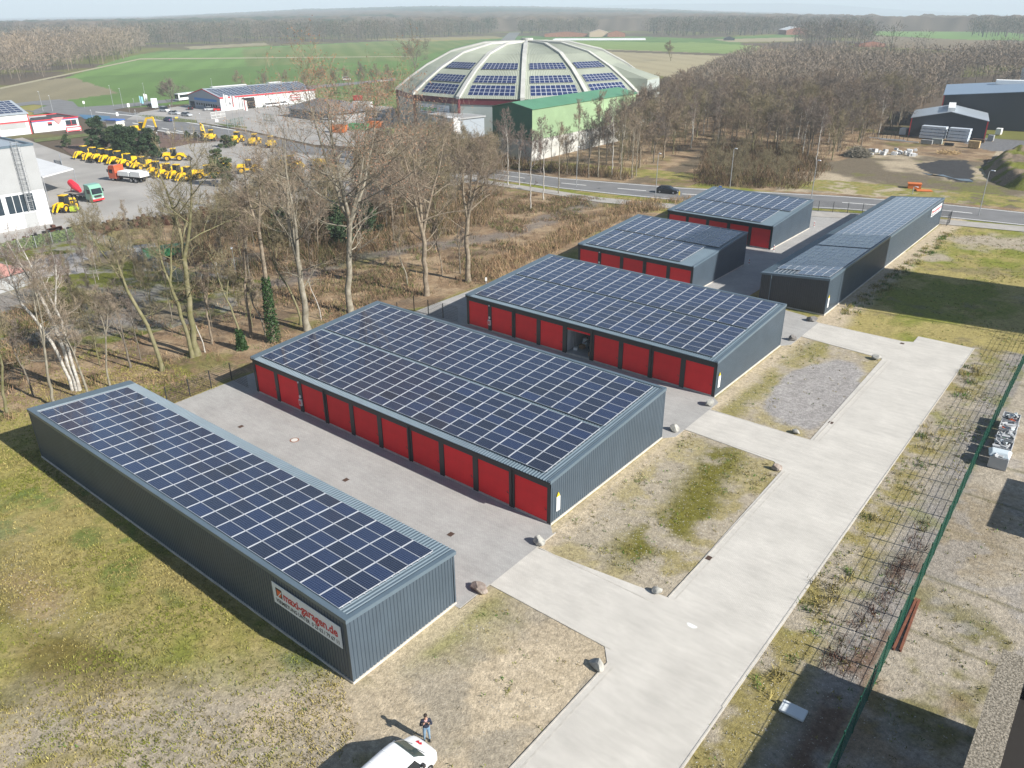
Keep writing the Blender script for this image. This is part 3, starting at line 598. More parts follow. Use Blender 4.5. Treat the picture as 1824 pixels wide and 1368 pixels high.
        b = MB(); b.box(.12, i0 - .02, .3, .34, .15, hf - .1); b.box(i1 + .02, L - .12, .3, .34, .15, hf - .1); b.build('liner', INTW, t)
    # solar modules
    mods = []
    for (x0, y0, nx, ny, px, py) in arrays:
        for i in range(nx):
            for j in range(ny):
                if missing and missing(x0 + i * px, y0 + j * py): continue
                mods.append((x0 + i * px, y0 + j * py, px - .022, py - .016))
    M = Matrix.Translation((u, v, 0)) @ Matrix.Rotation(rot, 4, 'Z')
    mods.sort(key=lambda m: (M @ Vector((m[0], m[1], 4))  - Vector((0, 0, CAM_H))).length)
    sl = (hr - hf) / W; ang = math.atan(sl); protos = {}
    for m in mods[:100]:
        key = (round(m[2], 3), round(m[3], 3))
        if key not in protos:
            b = MB(); module_into(b, 0, 0, m[2], m[3]); o = b.build('solar_panel', [GLASSM, FRAME], t); protos[key] = o
        else: o = protos[key].copy(); COL.objects.link(o)
        o.location = (m[0], m[1], zr(0, m[1]) + .13); o.rotation_euler = (ang + rnd.uniform(-.006, .006), rnd.uniform(-.006, .006), 0)
    if len(mods) > 100:
        b = MB()
        for m in mods[100:]: module_into(b, m[0], m[1], m[2], m[3], lambda x, y: zr(0, y) + .13)
        tag(b.build('solar_panels', [GLASSM, FRAME], t), kind='stuff')
    b = MB()
    for (x0, y0, nx, ny, px, py) in arrays:
        for j in range(ny):
            for q in (.25, .75):
                y = y0 + (j + q) * py; b.box(x0 - .08, x0 + nx * px + .06, y - .02, y + .02, zr(0, y) + .07, zr(0, y) + .125)
    b.build('mounting_rail', ALU, t)
    return t
# B1: doors face the first court (local y=0 at v=27.2), sign side is the rear
g1 = garage('garage_row', 'nearest long garage row with white advertising banner on its dark rear wall', -26.72, 27.2, math.pi, 38.8, 8.2, 3.84, 4.41, 11, [(0.90, .80, 22, 7, 1.66, 1.015)], fl=(0.22, 0.85, 0.32), dark_walls=())
g2 = garage('garage_row', 'long garage row with ten closed red doors behind the first paved court', -62.1, 37.4, 0, 35.1, 15.95, 3.65, 4.72, 10, [(0.95, .45, 20, 7, 1.664, 1.01), (0.95, 7.95, 20, 7, 1.664, 1.06)], fl=(0.75, 0.18, .25), downs=(3, 6, 9))
g3 = garage('garage_row', 'garage row with eight red doors and one bay standing open', -58.15, 63.35, 0, 31.15, 15.95, 3.65, 4.72, 9, [(1.0, .45, 18, 7, 1.635, 1.01), (1.0, 7.95, 18, 7, 1.635, 1.06)], openbay=4, fl=(.8, .18, .25), downs=(2, 5, 7))
g4 = garage('garage_row', 'short garage row with five red doors, its far corner in the big shadow', -60.3, 89.1, 0, 17.65, 16.0, 3.65, 4.72, 5, [(1.05, .45, 9, 7, 1.61, 1.01), (1.05, 7.95, 10, 7, 1.61, 1.06)], fl=(.8, .12, .25), downs=(1, 3))
g5 = garage('garage_row', 'farthest short garage row with red doors, next to the main road', -60.5, 115.0, 0, 17.7, 16.2, 3.65, 4.72, 5, [(1.05, .45, 9, 7, 1.61, 1.01), (1.05, 7.95, 10, 7, 1.61, 1.06)], fl=(.8, .12, .25), downs=(1, 3))
g6 = garage('garage_row', 'long narrow garage row running back to the road on the right', -34.7, 146.9, -math.pi / 2, 55.3, 8.15, 3.7, 4.45, 15, [(1.0, 1.0, 23, 7, 1.66, 0.985), (39.75, 1.0, 9, 7, 1.66, 0.985)], fl=(.3, .5, .2), missing=lambda x, y: x > 52.9 and y < 3.6)
# the near end wall of the narrow row is black sheet
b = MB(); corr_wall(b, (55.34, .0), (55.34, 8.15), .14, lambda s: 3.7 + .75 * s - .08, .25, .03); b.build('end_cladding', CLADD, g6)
b = MB(); b.tube([(55.5, 1.3, 3.75), (55.45, 1.3, .2)], .05, 8); b.build('downpipe', FLASH, g6)

# ---- banners and signs
REDT = mat('red_lettering', (0.55, 0.02, 0.03), 0.5); DKT = mat('dark_lettering', (0.03, 0.035, 0.045), 0.5); SIGNW = mat('sign_white', (0.72, 0.75, 0.78), 0.45)
ORT = mat('orange_logo', (0.75, 0.12, 0.03), .5)
def banner(loc, rz, L, H, label, second=True):
    t = empty('advertising_banner', loc, rz, label=label, cat='sign')
    b = MB(); b.box(0, L, -.03, 0, 0, H); b.build('panel', SIGNW, t)
    RX = Matrix.Rotation(R(90), 4, 'X'); s = H / 1.5
    def T(x, z, y=-.036): return Matrix.Translation((x, y, z)) @ RX
    b = MB(); x0, z0 = .32 * s, .62 * s; b.box(x0, x0 + .56 * s, -.04, -.031, z0, z0 + .62 * s); b.build('logo_square', DKT, t)
    b = MB(); b.ext([(x0 + .10 * s, z0 + .50 * s), (x0 + .50 * s, z0 + .52 * s), (x0 + .50 * s, z0 + .16 * s), (x0 + .30 * s, z0 + .0 * s), (x0 + .12 * s, z0 + .1 * s)], 'y', -.05, -.041); b.build('logo_mark', ORT, t)
    b = MB(); b.ext([(x0 + .12 * s, z0 + .02 * s), (x0 + .19 * s, z0 + .02 * s), (x0 + .55 * s, z0 + .44 * s), (x0 + .55 * s, z0 + .52 * s)], 'y', -.058, -.051); b.build('logo_stripe', SIGNW, t)
    o1 = text_mesh('maxi-garagen.de', 'lettering', REDT, .80 * s, .004, .022 * s, t, T(.98 * s, .66 * s))
    if second: o2 = text_mesh('VERMIETUNG UNTER  0 23 62 / 79 67 11', 'small_lettering', DKT, .385 * s, .004, .006 * s, t, T(.22 * s, .17 * s))
    # scale the big line to the board
    o = o1; w_ = max(v.co.x for v in o.data.vertices); f = (L - 1.25 * s) / w_; o.matrix_local = T(.98 * s, .66 * s) @ Matrix.Diagonal((f, 1, 1, 1))
    if second:
        o = o2; w_ = max(v.co.x for v in o.data.vertices); f = (L - .45 * s) / w_; o.matrix_local = T(.22 * s, .17 * s) @ Matrix.Diagonal((f, 1, 1, 1))
    return t
banner((-33.2, 18.955, 2.26), 0, 6.0, 1.5, 'white banner with red and dark lettering on the dark wall of the nearest garage row')
banner((-26.50, 138.9, 2.75), R(90), 6.6, 1.2, 'small distant white banner at the far end of the narrow garage row')
YEL = mat('yellow_sign', (0.75, 0.55, 0.03), .5)
for (y, lb) in ((38.0, 'white notice board with yellow top on the end wall of the ten-door garage row'), (63.75, 'white notice board with yellow top on the garage row with the open bay'), (92.05, 'white notice board with yellow top near the dark end of the narrow garage row')):
    x = -26.95 if y < 80 else -26.5
    t = empty('notice_board', (x, y, .85), R(90), label=lb, cat='sign', group='white notice boards on garage ends')
    b = MB(); b.box(0, .42, -.03, .02, 0, 1.18); b.build('panel', WHITEP, t)
    b = MB(); b.ext([(0.02, 1.18), (.40, 1.18), (.21, 1.55)], 'y', -.03, .02); b.box(.19, .23, -.036, -.030, 1.26, 1.4); b.build('warning_triangle', YEL, t)
# extinguisher box, lamp and meter on the pilasters
SILV = mat('light_grey_box', (.62, .63, .64), .5)
for (ux, vy, nm) in ((-62.1 + 2 * 3.51, 37.4, 'ten-door garage row'), (-58.15 + 3.46, 63.35, 'garage row with the open bay'), (-60.3 + 3.53, 89.1, 'middle short garage row')):
    t = empty('extinguisher_box', (ux, vy - .03, .75), 0, label='extinguisher box on a black post of the ' + nm, cat='wall box', group='wall boxes on garage posts')
    b = MB(); b.box(-.17, .17, -.14, -.005, 0, .62); b.build('case', SILV, t); b = MB(); b.box(-.10, .10, -.16, -.142, .12, .5); b.build('window', REDT, t)
    t = empty('meter_box', (ux, vy - .03, 1.52), 0, label='small pale box above the extinguisher on the ' + nm, cat='wall box', group='wall boxes on garage posts'); b = MB(); b.box(-.09, .09, -.1, -.005, 0, .24); b.build('case', WHITEP, t)
    t = empty('wall_lamp', (ux, vy - .03, 3.0), 0, label='small wall lamp high on the black post of the ' + nm, cat='lamp', group='wall lamps of the garages'); b = MB(); b.box(-.07, .07, -.12, -.005, 0, .14); b.build('housing', SILV, t)
# manhole, drains
IRON = mat('cast_iron', (.10, .06, .045), .7, metal=.3); CONCW = mat('manhole_concrete', (.62, .60, .56), .8)
mx, my = G(524.5, 784); t = empty('manhole_cover', (mx, my, .006), label='round manhole cover with pale centre in the first paved court', cat='manhole cover')
b = MB(); b.cyl((0, 0, .006), .40, .012, 'z', 28); b.build('rim', mat('rusty_rim', (.25, .11, .06), .7), t); b = MB(); b.cyl((0, 0, .012), .29, .012, 'z', 28); b.build('lid', CONCW, t)
for px, py, lb in ((616, 855, 'small dark drain grate in the middle of the first court'), (803, 952, 'small dark drain grate at the open end of the first court'), (429, 760, 'small dark drain grate near the wooded end of the first court'), (1262, 994, 'rusty drain grate at the edge of the pale lane beside the mossy plot'), (1480, 753, 'rusty drain grate at the edge of the pale lane beside the grey gravel plot'), (1607, 612, 'rusty drain grate near the head of the pale lane')):
    x, y = G(px, py); t = empty('drain_grate', (x, y, .014), label=lb, cat='drain', group='drain grates in the paving')
    b = MB(); b.box(-.19, .19, -.22, -.19, 0, .012); b.box(-.19, .19, .19, .22, 0, .012); b.box(-.19, -.16, -.19, .19, 0, .012); b.box(.16, .19, -.19, .19, 0, .012)
    for k in range(7): b.box(-.16 + k * .05, -.135 + k * .05, -.19, .19, .001, .01)
    b.box(-.16, .16, -.19, .19, -.02, .0005); b.build('grate', IRON, t)
# boulders
def boulder(seed, s, col, name='boulder'):
    import bmesh
    bm = bmesh.new(); bmesh.ops.create_icosphere(bm, subdivisions=4, radius=1.0); r = random.Random(seed); pl = [(Vector((r.gauss(0, 1), r.gauss(0, 1), r.gauss(0.2, .8))).normalized(), r.uniform(.6, .92)) for _ in range(13)]
    P = np.array([v.co[:] for v in bm.verts]); n = fbm(P[:, 0] * 2 + seed, P[:, 1] * 2 + P[:, 2] * 1.7, 1.0, 4, seed)
    for v, nn in zip(bm.verts, n):
        c = v.co.copy()
        for d, h in pl:
            e = c.dot(d)
            if e > h: c -= d * (e - h)
        c *= (0.94 + 0.14 * nn); v.co = Vector((c.x * s[0], c.y * s[1], max(c.z * s[2], -0.3 * s[2]) + s[2] * .55))
    me = bpy.data.meshes.new(name); bm.to_mesh(me); bm.free(); me.materials.append(col); o = bpy.data.objects.new(name, me); COL.objects.link(o); return o
RK = [mat('rock_pale', (.42, .41, .37), .9, col2=(.27, .27, .25), vscale=3, bump=.6, bscale=9), mat('rock_brown', (.24, .19, .16), .9, col2=(.36, .31, .27), vscale=3, bump=.6, bscale=9), mat('rock_dark', (.13, .12, .115), .9, col2=(.24, .23, .22), vscale=3, bump=.6, bscale=9)]
for i, (px, py, s, k, lb) in enumerate(((854, 1052, (.62, .42, .34), 1, 'brown boulder at the corner of the first court, by the nearest garage row'), (960, 968, (.50, .48, .38), 0, 'pale boulder between the first court and the mossy plot'),
        (1063, 1188, (.50, .38, .34), 0, 'grey boulder where the first drive meets the lane, front side'), (1171, 1055, (.36, .30, .26), 0, 'small pale boulder at the lane corner of the mossy plot'),
        (1201, 767, (.46, .42, .36), 0, 'pale boulder beside the second court at the far edge of the mossy plot'), (1383, 836, (.42, .36, .32), 1, 'brown boulder at the far lane corner of the mossy plot'),
        (1264, 722, (.48, .42, .40), 0, 'pale boulder at the near corner of the garage row with the open bay'), (1417, 771, (.38, .30, .28), 0, 'grey boulder at the near lane corner of the grey gravel plot'),
        (1411, 606, (.50, .42, .38), 2, 'dark boulder at the far court corner of the grey gravel plot'), (1560, 640, (.46, .40, .36), 0, 'grey boulder at the far lane corner of the grey gravel plot'), (1446, 572, (.66, .48, .38), 2, 'wide dark boulder in front of the black end wall of the narrow row'))):
    x, y = G(px, py); o = boulder(31 + i, tuple(q * 1.06 for q in s), RK[k]); o.location = (x, y, 0); o.rotation_euler = (0, 0, i * 1.3); tag(o, lb, 'boulder', 'boulders guarding the plots')
# striped bollards at the corners of the far garages
for px, py, lb in ((1447, 404, 'red and white bollard at the far corner of the farthest short garage row'), (1331, 471, 'red and white bollard at the far corner of the middle short garage row'), (1375, 447, 'red and white bollard by the last red door of the farthest short garage row')):
    x, y = G(px, py); t = empty('bollard', (x + .25, y, 0), label=lb, cat='bollard', group='red and white corner bollards')
    b = MB()
    for k in range(5): b.cyl((0, 0, .1 + k * .2), .06, .2, 'z', 12, k % 2)
    b.build('post', [WHITEP, REDT], t)
# ================================================================ TREES
BARK = {'oak': mat('bark_grey_brown', (.16, .125, .09), .95, col2=(.27, .225, .165), vscale=2.5), 'birch': mat('bark_birch', (.50, .485, .45), .8, col2=(.30, .27, .23), vscale=5), 'pale': mat('bark_pale', (.17, .15, .11), .95, col2=(.30, .275, .22), vscale=2),
        'dark': mat('bark_dark', (.11, .095, .075), .95, col2=(.19, .165, .13), vscale=2), 'moss': mat('bark_mossy', (.13, .125, .05), .95, col2=(.22, .20, .12), vscale=1.5)}
TWIG = {'oak': mat('twigs_brown', (.215, .165, .12), .95, var=.25, vscale=.4), 'birch': mat('twigs_birch', (.20, .15, .125), .95, var=.2, vscale=.5), 'pale': mat('twigs_pale', (.27, .215, .155), .95, var=.2, vscale=.5),
        'dark': mat('twigs_dark', (.165, .135, .11), .95, var=.25, vscale=.4), 'moss': mat('twigs_olive', (.21, .175, .105), .95, var=.25, vscale=.5)}
SEEDB = mat('dry_leaves', (.33, .17, .10), .9); IVY = mat('ivy_leaves', (.025, .065, .012), .6, var=.4, vscale=3)
def ribbon_np(P0, P1, W, rg):
    """thin two-sided slivers from P0 to P1"""
    d = P1 - P0; r = rg.normal(size=d.shape); s = np.cross(d, r); s /= np.linalg.norm(s, axis=1, keepdims=True) + 1e-9; s *= W[:, None] / 2
    n = len(P0); V = np.concatenate([P0 - s, P0 + s, P1 + s * .35, P1 - s * .35]); i = np.arange(n); return V, np.stack([i, i + n, i + 2 * n, i + 3 * n], 1)
NB = {}
def make_tree(name, H, tr, seed, kind='oak', fork=.3, spread=.45, lean=(0, 0), nlimb=7, twigs=1.0, tw=.026, leaders=3, up=.55, leaves=0, ivy=0, stems=None, label=None, group=None, curve=.12, cat='tree', lod=1.0):
    r = random.Random(seed); rg = np.random.default_rng(seed); t = empty(name, label=label, cat=cat, group=group)
    b = MB(); tips = []
    def rv(): return Vector((r.gauss(0, 1), r.gauss(0, 1), r.gauss(0, 1))).normalized()
    def branch(p, d, L, ra, lv):
        n = 4 if lv else 5; pts = [p.copy()]; rs = [ra]; q = p.copy(); dd = d.copy()
        for i in range(n):
            dd = (dd + rv() * (.14 + .07 * lv) + Vector((0, 0, .10 * up))).normalized(); q = q + dd * (L / n); pts.append(q.copy()); rs.append(ra * (1 - .72 * (i + 1) / n))
        b.tube(pts, rs, (7, 5, 4, 3, 3)[min(lv, 4)], 0, cap=False)
        if lv >= 3 or L < H * .05:
            tips.append((pts, L)); return
        k = int((5, 5, 4)[min(lv, 2)] * lod + .5)
        for j in range(k):
            f = .3 + .7 * (j + r.random() * .8) / k; i = min(n - 1, int(f * n)); a = pts[i].lerp(pts[i + 1], f * n - i)
            side = dd.cross(rv()).normalized(); nd = (dd * r.uniform(.55, 1.0) + side * r.uniform(.5, .95) + Vector((0, 0, up * .35))).normalized()
            branch(a, nd, L * r.uniform(.42, .62), max(.008, rs[i] * .55), lv + 1)
        tips.append((pts, L * .8))
    for (bx, by, lx, ly, sc) in (stems or [(0, 0, lean[0], lean[1], 1.0)]):
        h0 = H * fork * sc; n = 7; pts = []; rs = []
        for i in range(n + 1):
            f = i / n; wob = H * .0035
            pts.append(Vector((bx + lx * f * f * .5 * fork * 2 + r.gauss(0, wob) * (i > 0), by + ly * f * f * .5 * fork * 2 + r.gauss(0, wob) * (i > 0), h0 * f - .1 * (i == 0)))); rs.append(tr * sc * ((1.32 if i == 0 else 1.0) - .3 * f))
        b.tube(pts, rs, 10, 0, cap=False); top = pts[-1]; base_d = (pts[-1] - pts[-3]).normalized()
        rem = H * sc - h0; ld = Vector((lx, ly, 0)) * .5 / max(1, H)
        for k in range(leaders):
            a = 2 * math.pi * (k + r.random() * .5) / leaders; tilt = (r.uniform(.12, .35) + .1 * (leaders > 3)) * (0 if leaders == 1 else 1) * (spread / .45)
            d = (base_d * .4 + Vector((math.cos(a) * tilt * 1.4, math.sin(a) * tilt * 1.4, 1)) + ld).normalized()
            L = rem * r.uniform(.8, 1.0); nn = 6; q = top.copy(); pp = [q.copy()]; rr = [tr * sc * .62]; dd = d.copy()
            for i in range(nn):
                dd = (dd + rv() * curve + Vector((0, 0, .12))).normalized(); q = q + dd * (L / nn); pp.append(q.copy()); rr.append(tr * sc * .62 * (1 - .85 * (i + 1) / nn))
            b.tube(pp, rr, 7, 0, cap=False); tips.append((pp[-3:], L * .3))
            m = max(3, int(nlimb * 1.6 * lod / leaders + .5))
            for j in range(m):
                f = .12 + .85 * (j + r.random() * .7) / m; i = min(nn - 1, int(f * nn)); aa = pp[i].lerp(pp[i + 1], f * nn - i); an = r.random() * 6.283
                nd = (Vector((math.cos(an), math.sin(an), 0)) * spread * 2.1 + Vector((0, 0, up + .2 * r.random()))).normalized()
                branch(aa, nd, rem * (.50 - .26 * f) * (spread / .45) * r.uniform(.75, 1.15), rr[i] * .5, 1)
        for j in range(nlimb // 3):
            f = r.uniform(.55, 1.0); i = min(n - 1, int(f * n)); aa = pts[i].lerp(pts[i + 1], f * n - i); an = r.random() * 6.283
            branch(aa, (Vector((math.cos(an), math.sin(an), .35))).normalized(), H * .2 * spread / .45 * r.uniform(.6, 1.1), rs[i] * .28, 2)
    b.build('trunk', BARK[kind], t, smooth=True)
    # crown of twigs
    A = []; B = []; Wd = []
    for pts, L in tips:
        k = max(2, int(6 * twigs))
        for j in range(k):
            f = r.random() * (len(pts) - 1.001); i = int(f); a = pts[i].lerp(pts[i + 1], f - i); d = (pts[-1] - pts[0]); d = d.normalized() if d.length > 0 else Vector((0, 0, 1))
            nd = (d * .8 + rv() * .75 + Vector((0, 0, .22))).normalized(); l = L * r.uniform(.22, .55) + .15; c = a + nd * l; A.append(a); B.append(c); Wd.append(tw * r.uniform(.7, 1.3))
            for _ in range(2):
                a2 = a.lerp(c, r.uniform(.3, .95)); A.append(a2); B.append(a2 + (nd + rv() * .8).normalized() * l * .55); Wd.append(tw * .7)
    A = np.array([v[:] for v in A]); B = np.array([v[:] for v in B]); V, F = ribbon_np(A, B, np.array(Wd), rg)
    o = np_mesh('crown', V, F, TWIG[kind], parent=t)
    if leaves:
        n = int(len(B) * leaves); idx = rg.integers(0, len(B), n); P = B[idx] + rg.normal(size=(n, 3)) * .08; D = rg.normal(size=(n, 3)); D /= np.linalg.norm(D, axis=1, keepdims=True)
        V, F = ribbon_np(P, P + D * .11, np.full(n, .10), rg); np_mesh('dry_leaves', V, F, SEEDB, parent=t)
    if ivy:
        n = 2600; z = rg.random(n) * H * ivy; f = z / (H * fork); an = rg.random(n) * 6.283; rad = tr * 1.2 + rg.random(n) * .42 * (1.25 - z / (H * ivy))
        P = np.stack([lean[0] * np.minimum(f, 1.2) ** 2 * fork + np.cos(an) * rad, lean[1] * np.minimum(f, 1.2) ** 2 * fork + np.sin(an) * rad, z], 1); D = rg.normal(size=(n, 3)); D /= np.linalg.norm(D, axis=1, keepdims=True)
        V, F = ribbon_np(P, P + D * .16, np.full(n, .15), rg); np_mesh('ivy', V, F, IVY, parent=t)
    return t
def lean_for(x, y, tx, ty):    # foot sighted at (x,y), top sighted at (tx,ty): height and sideways lean along the picture plane
    u, v = G(x, y); H = HT(x, y, ty); ox = PR(u, v, H)[0]; D = math.hypot(u, v); px = (tx - ox) * math.hypot(D, CAM_H - H) / FPX
    return (u, v), H, (px * math.cos(YAW), px * math.sin(YAW))
# ---- the trees one can tell apart
NAMED = [ # foot, top, trunk radius, kind, fork, spread, leaders, label, extra
    ((625, 556), (608, 128), .40, 'pale', .40, .62, 5, 'tallest broad tree with reddish dry seed heads, behind the ten-door garage row', dict(leaves=.5, nlimb=15, twigs=1.25, seed=5)),
    ((760, 526), (742, 222), .36, 'oak', .38, .52, 3, 'thick straight bare tree right of the tallest one', dict(nlimb=11, seed=11)),
    ((834, 501), (826, 226), .36, 'oak', .42, .48, 3, 'thick bare tree directly behind the left end of the open-bay garage row', dict(nlimb=11, seed=12)),
    ((548, 588), (500, 232), .40, 'pale', .38, .56, 3, 'stout pale trunk forking low, left of the tallest tree', dict(nlimb=10, seed=13)),
    ((352, 632), (292, 262), .34, 'moss', .5, .5, 2, 'leaning mossy tree with pale lower trunk in the middle of the tree row', dict(nlimb=9, seed=14)),
    ((343, 636), (270, 360), .22, 'moss', .5, .4, 2, 'slimmer leaning stem close beside the mossy leaning tree', dict(nlimb=7, seed=15)),
    ((488, 608), (442, 268), .26, 'oak', .62, .36, 2, 'slender tree wrapped in dark green ivy up to half its height', dict(nlimb=8, ivy=.36, seed=16)),
    ((130, 695), (68, 428), .17, 'birch', .6, .34, 2, 'white birch clump with three stems by the nearest garage row', dict(nlimb=8, seed=17, tw=.02, stems=[(0, 0, -3.2, -2.6, 1.0), (.3, .25, -1.3, -1.0, 1.1), (.5, .4, -.1, -.1, .95)])),
    ((289, 660), (196, 388), .22, 'moss', .55, .36, 2, 'slim mossy tree leaning left, between birch clump and leaning tree', dict(nlimb=7, seed=18)),
    ((160, 715), (112, 560), .13, 'pale', .45, .35, 2, 'thin pale tree right of the white birch clump', dict(nlimb=5, seed=19)),
    ((98, 722), (42, 480), .14, 'pale', .45, .4, 2, 'thin tree with yellowish bark left of the white birch clump', dict(nlimb=6, seed=20)),
    ((14, 738), (-22, 560), .15, 'moss', .5, .4, 2, 'thin mossy tree at the left picture edge nearest the camera', dict(nlimb=5, seed=21)),
    ((232, 655), (200, 505), .12, 'dark', .3, .4, 2, 'small dark forked tree between birch clump and mossy trees', dict(nlimb=6, seed=22)),
    ((196, 688), (168, 500), .10, 'pale', .5, .3, 2, 'very thin upright tree in the gap right of the birches', dict(nlimb=5, seed=23)),
    ((377, 612), (355, 470), .13, 'oak', .5, .3, 2, 'short thin tree right of the big leaning mossy tree', dict(nlimb=5, seed=24)),
    ((432, 622), (385, 440), .13, 'moss', .5, .35, 2, 'thin leaning tree with ivy foot, left of the ivy tree', dict(nlimb=5, ivy=.2, seed=25)),
    ((447, 600), (418, 330), .17, 'oak', .5, .4, 2, 'medium bare tree behind and left of the ivy tree', dict(nlimb=6, seed=26)),
    ((365, 627), (334, 530), .07, 'birch', .6, .2, 1, 'little white birch stem bending left beside the leaning tree', dict(nlimb=4, seed=27)),
    ((572, 568), (548, 480), .07, 'birch', .6, .2, 1, 'little crooked white birch behind the stout pale trunk', dict(nlimb=4, seed=28)),
    ((473, 598), (440, 490), .09, 'pale', .5, .3, 2, 'thin bare sapling just left of the ivy tree', dict(nlimb=5, seed=29)),
    ((536, 578), (470, 380), .14, 'moss', .5, .35, 2, 'slim mossy tree tucked behind the stout pale trunk', dict(nlimb=5, seed=30)),
    ((726, 508), (704, 400), .10, 'pale', .4, .25, 2, 'thin crooked sapling left of the thick straight tree', dict(nlimb=4, seed=31)),
    ((788, 490), (772, 375), .10, 'oak', .45, .28, 2, 'thin sapling between the two thick bare trees', dict(nlimb=4, seed=32)),
    ((820, 487), (815, 390), .10, 'dark', .45, .28, 2, 'dark sapling just left of the thick tree behind the open-bay row', dict(nlimb=4, seed=33)),
    ((60, 705), (8, 560), .10, 'dark', .4, .35, 2, 'thin dark tree far left behind the yellowish one', dict(nlimb=5, seed=34)),
    ((740, 133), (738, 72), .30, 'dark', .25, .62, 4, 'single round-crowned bare tree in the field left of the dome', dict(nlimb=9, tw=.09, seed=35)),
    ((306, 189), (304, 146), .22, 'dark', .3, .7, 4, 'round-crowned roadside tree by the flags near the showroom', dict(nlimb=9, tw=.07, seed=36)),
    ((1195, 108), (1190, 74), .25, 'moss', .25, .4, 3, 'lone greenish tree at the forest corner by the straw field', dict(nlimb=7, tw=.1, seed=37))]
for foot, top, tr, kind, fk, spd, ld, lb, ex in NAMED:
    (u, v), H, ln = lean_for(*foot, *top); ex = dict(ex); sd = ex.pop('seed'); nm = 'birch_tree' if kind == 'birch' else 'bare_tree'
    if 'stems' in ex: H *= 1.0
    ex['twigs'] = ex.get('twigs', 1.0) * .85
    t = make_tree(nm, H, tr, sd, kind, fk, spd, (ln[0] * 1.5, ln[1] * 1.5), leaders=ld, label=lb, group='trees one can tell apart', **ex); t.location = (u, v, 0)
# ---- prototypes for the woods, then copies
PROT = {}
def proto(key, *a, **k): PROT[key] = make_tree(*a, **k); PROT[key].location = (0, 0, 0); register(PROT[key]); USED[key] = False
USED = {}
for i in range(3): proto(('oak', i), 'bare_tree', 16, .24, 100 + i, ['oak', 'dark', 'oak'][i], .3, .5, leaders=3, nlimb=10, twigs=1.2, tw=.055, label='x', lod=.95)
for i in range(2): proto(('slim', i), 'young_tree', 15, .15, 110 + i, ['dark', 'pale'][i], .5, .3, leaders=2, nlimb=8, twigs=1.0, tw=.055, label='x', lod=.85)  # slender form of the bare woodland trees
for i in range(2): proto(('birch', i), 'birch_tree', 15, .15, 120 + i, 'birch', .45, .3, leaders=2, nlimb=8, twigs=1.0, tw=.045, label='x', lod=.85)
for i in range(2): proto(('moss', i), 'scrub_tree', 13, .17, 130 + i, 'moss', .25, .52, leaders=4, nlimb=9, twigs=1.2, tw=.05, label='x', lod=.9)  # mossy-barked, olive-twigged form of the bare woodland trees
LB = {'forest': dict(oak='bare brown tree in the wood between the main road and the dark warehouses', slim='slender bare tree in the wood between the main road and the dark warehouses', birch='white-stemmed birch in the wood between the main road and the dark warehouses', moss='low olive-brown tree at the edge of the wood beyond the road'),
      'belt': dict(oak='bare tree in the belt between machine yard and first garages', slim='slender bare tree in the belt between machine yard and garages', birch='birch in the belt between machine yard and garages', moss='olive-twigged tree in the belt between machine yard and garages'),
      'dome': dict(oak='bare tree in front of the green hall beside the dome', slim='slender bare tree in front of the green hall beside the dome', birch='white birch in front of the green hall beside the dome', moss='low bare tree in front of the dome hall'),
      'field': dict(oak='bare roadside tree along the lane behind the white showroom')}
def place(zone, kind, i, u, v, H, wid=1.0, rz=None):
    key = (kind, i); base = PROT[key]; h0 = {'oak': 16, 'slim': 15, 'birch': 15, 'moss': 13}[kind]
    if not USED[key]: o = base; USED[key] = True; o.location = (u, v, 0); o.rotation_euler = (0, 0, rz or 0); s = H / h0; o.scale = (s * wid, s * wid, s)
    else: s = H / h0; o = copy_tree(base, (u, v, float(terrain(np.array(u), np.array(v)))), rz if rz is not None else rnd.random() * 6.28, scale=(s * wid, s * wid, s))
    o['label'] = LB[zone][kind]; o['group'] = {'forest': 'trees of the wood beyond the road', 'belt': 'trees of the belt by the machine yard', 'dome': 'trees in front of the dome hall', 'field': 'trees behind the showroom'}[zone] + (' (%s)' % {'oak': 'broad', 'slim': 'slender', 'birch': 'birch', 'moss': 'low'}[kind])
    o['category'] = 'tree'
    return o
def scatter(poly, n, dmin, seed, tries=40):
    r = random.Random(seed); xs_ = [p[0] for p in poly]; ys_ = [p[1] for p in poly]; out = []; cell = {}
    for _ in range(n * tries):
        if len(out) >= n: break
        x, y = r.uniform(min(xs_), max(xs_)), r.uniform(min(ys_), max(ys_))
        if not inpoly(np.array([x]), np.array([y]), poly)[0]: continue
        cx, cy = int(x // dmin), int(y // dmin)
        if any((x - a) ** 2 + (y - b_) ** 2 < dmin * dmin for i in (-1, 0, 1) for j in (-1, 0, 1) for a, b_ in cell.get((cx + i, cy + j), ())): continue
        cell.setdefault((cx, cy), []).append((x, y)); out.append((x, y))
    return out
FOREST = PX((1138, 318), (1150, 300), (1212, 272), (1250, 262), (1290, 268), (1262, 290), (1250, 318), (1290, 334), (1400, 332), (1412, 305), (1480, 292), (1500, 275), (1560, 252), (1600, 238), (1622, 205), (1680, 172), (1720, 150), (1700, 128), (1620, 118), (1500, 112), (1300, 112), (1230, 128), (1170, 160), (1165, 215), (1120, 250), (1100, 300))
pts = scatter(FOREST, 1000, 5.2, 3); pts.sort(key=lambda p: math.hypot(*p))
def HLIM(u, v):
    px = PR(u, v, 0)[0]; yl = float(np.interp(px, [1080, 1130, 1160, 1200, 1250, 1310, 1370], [178, 172, 150, 130, 112, 88, 60])); h = 3.0
    while h < 17 and PR(u, v, h)[1] > yl: h += .5
    return h
NEARF = pts[:200]; FARF = pts[200:]
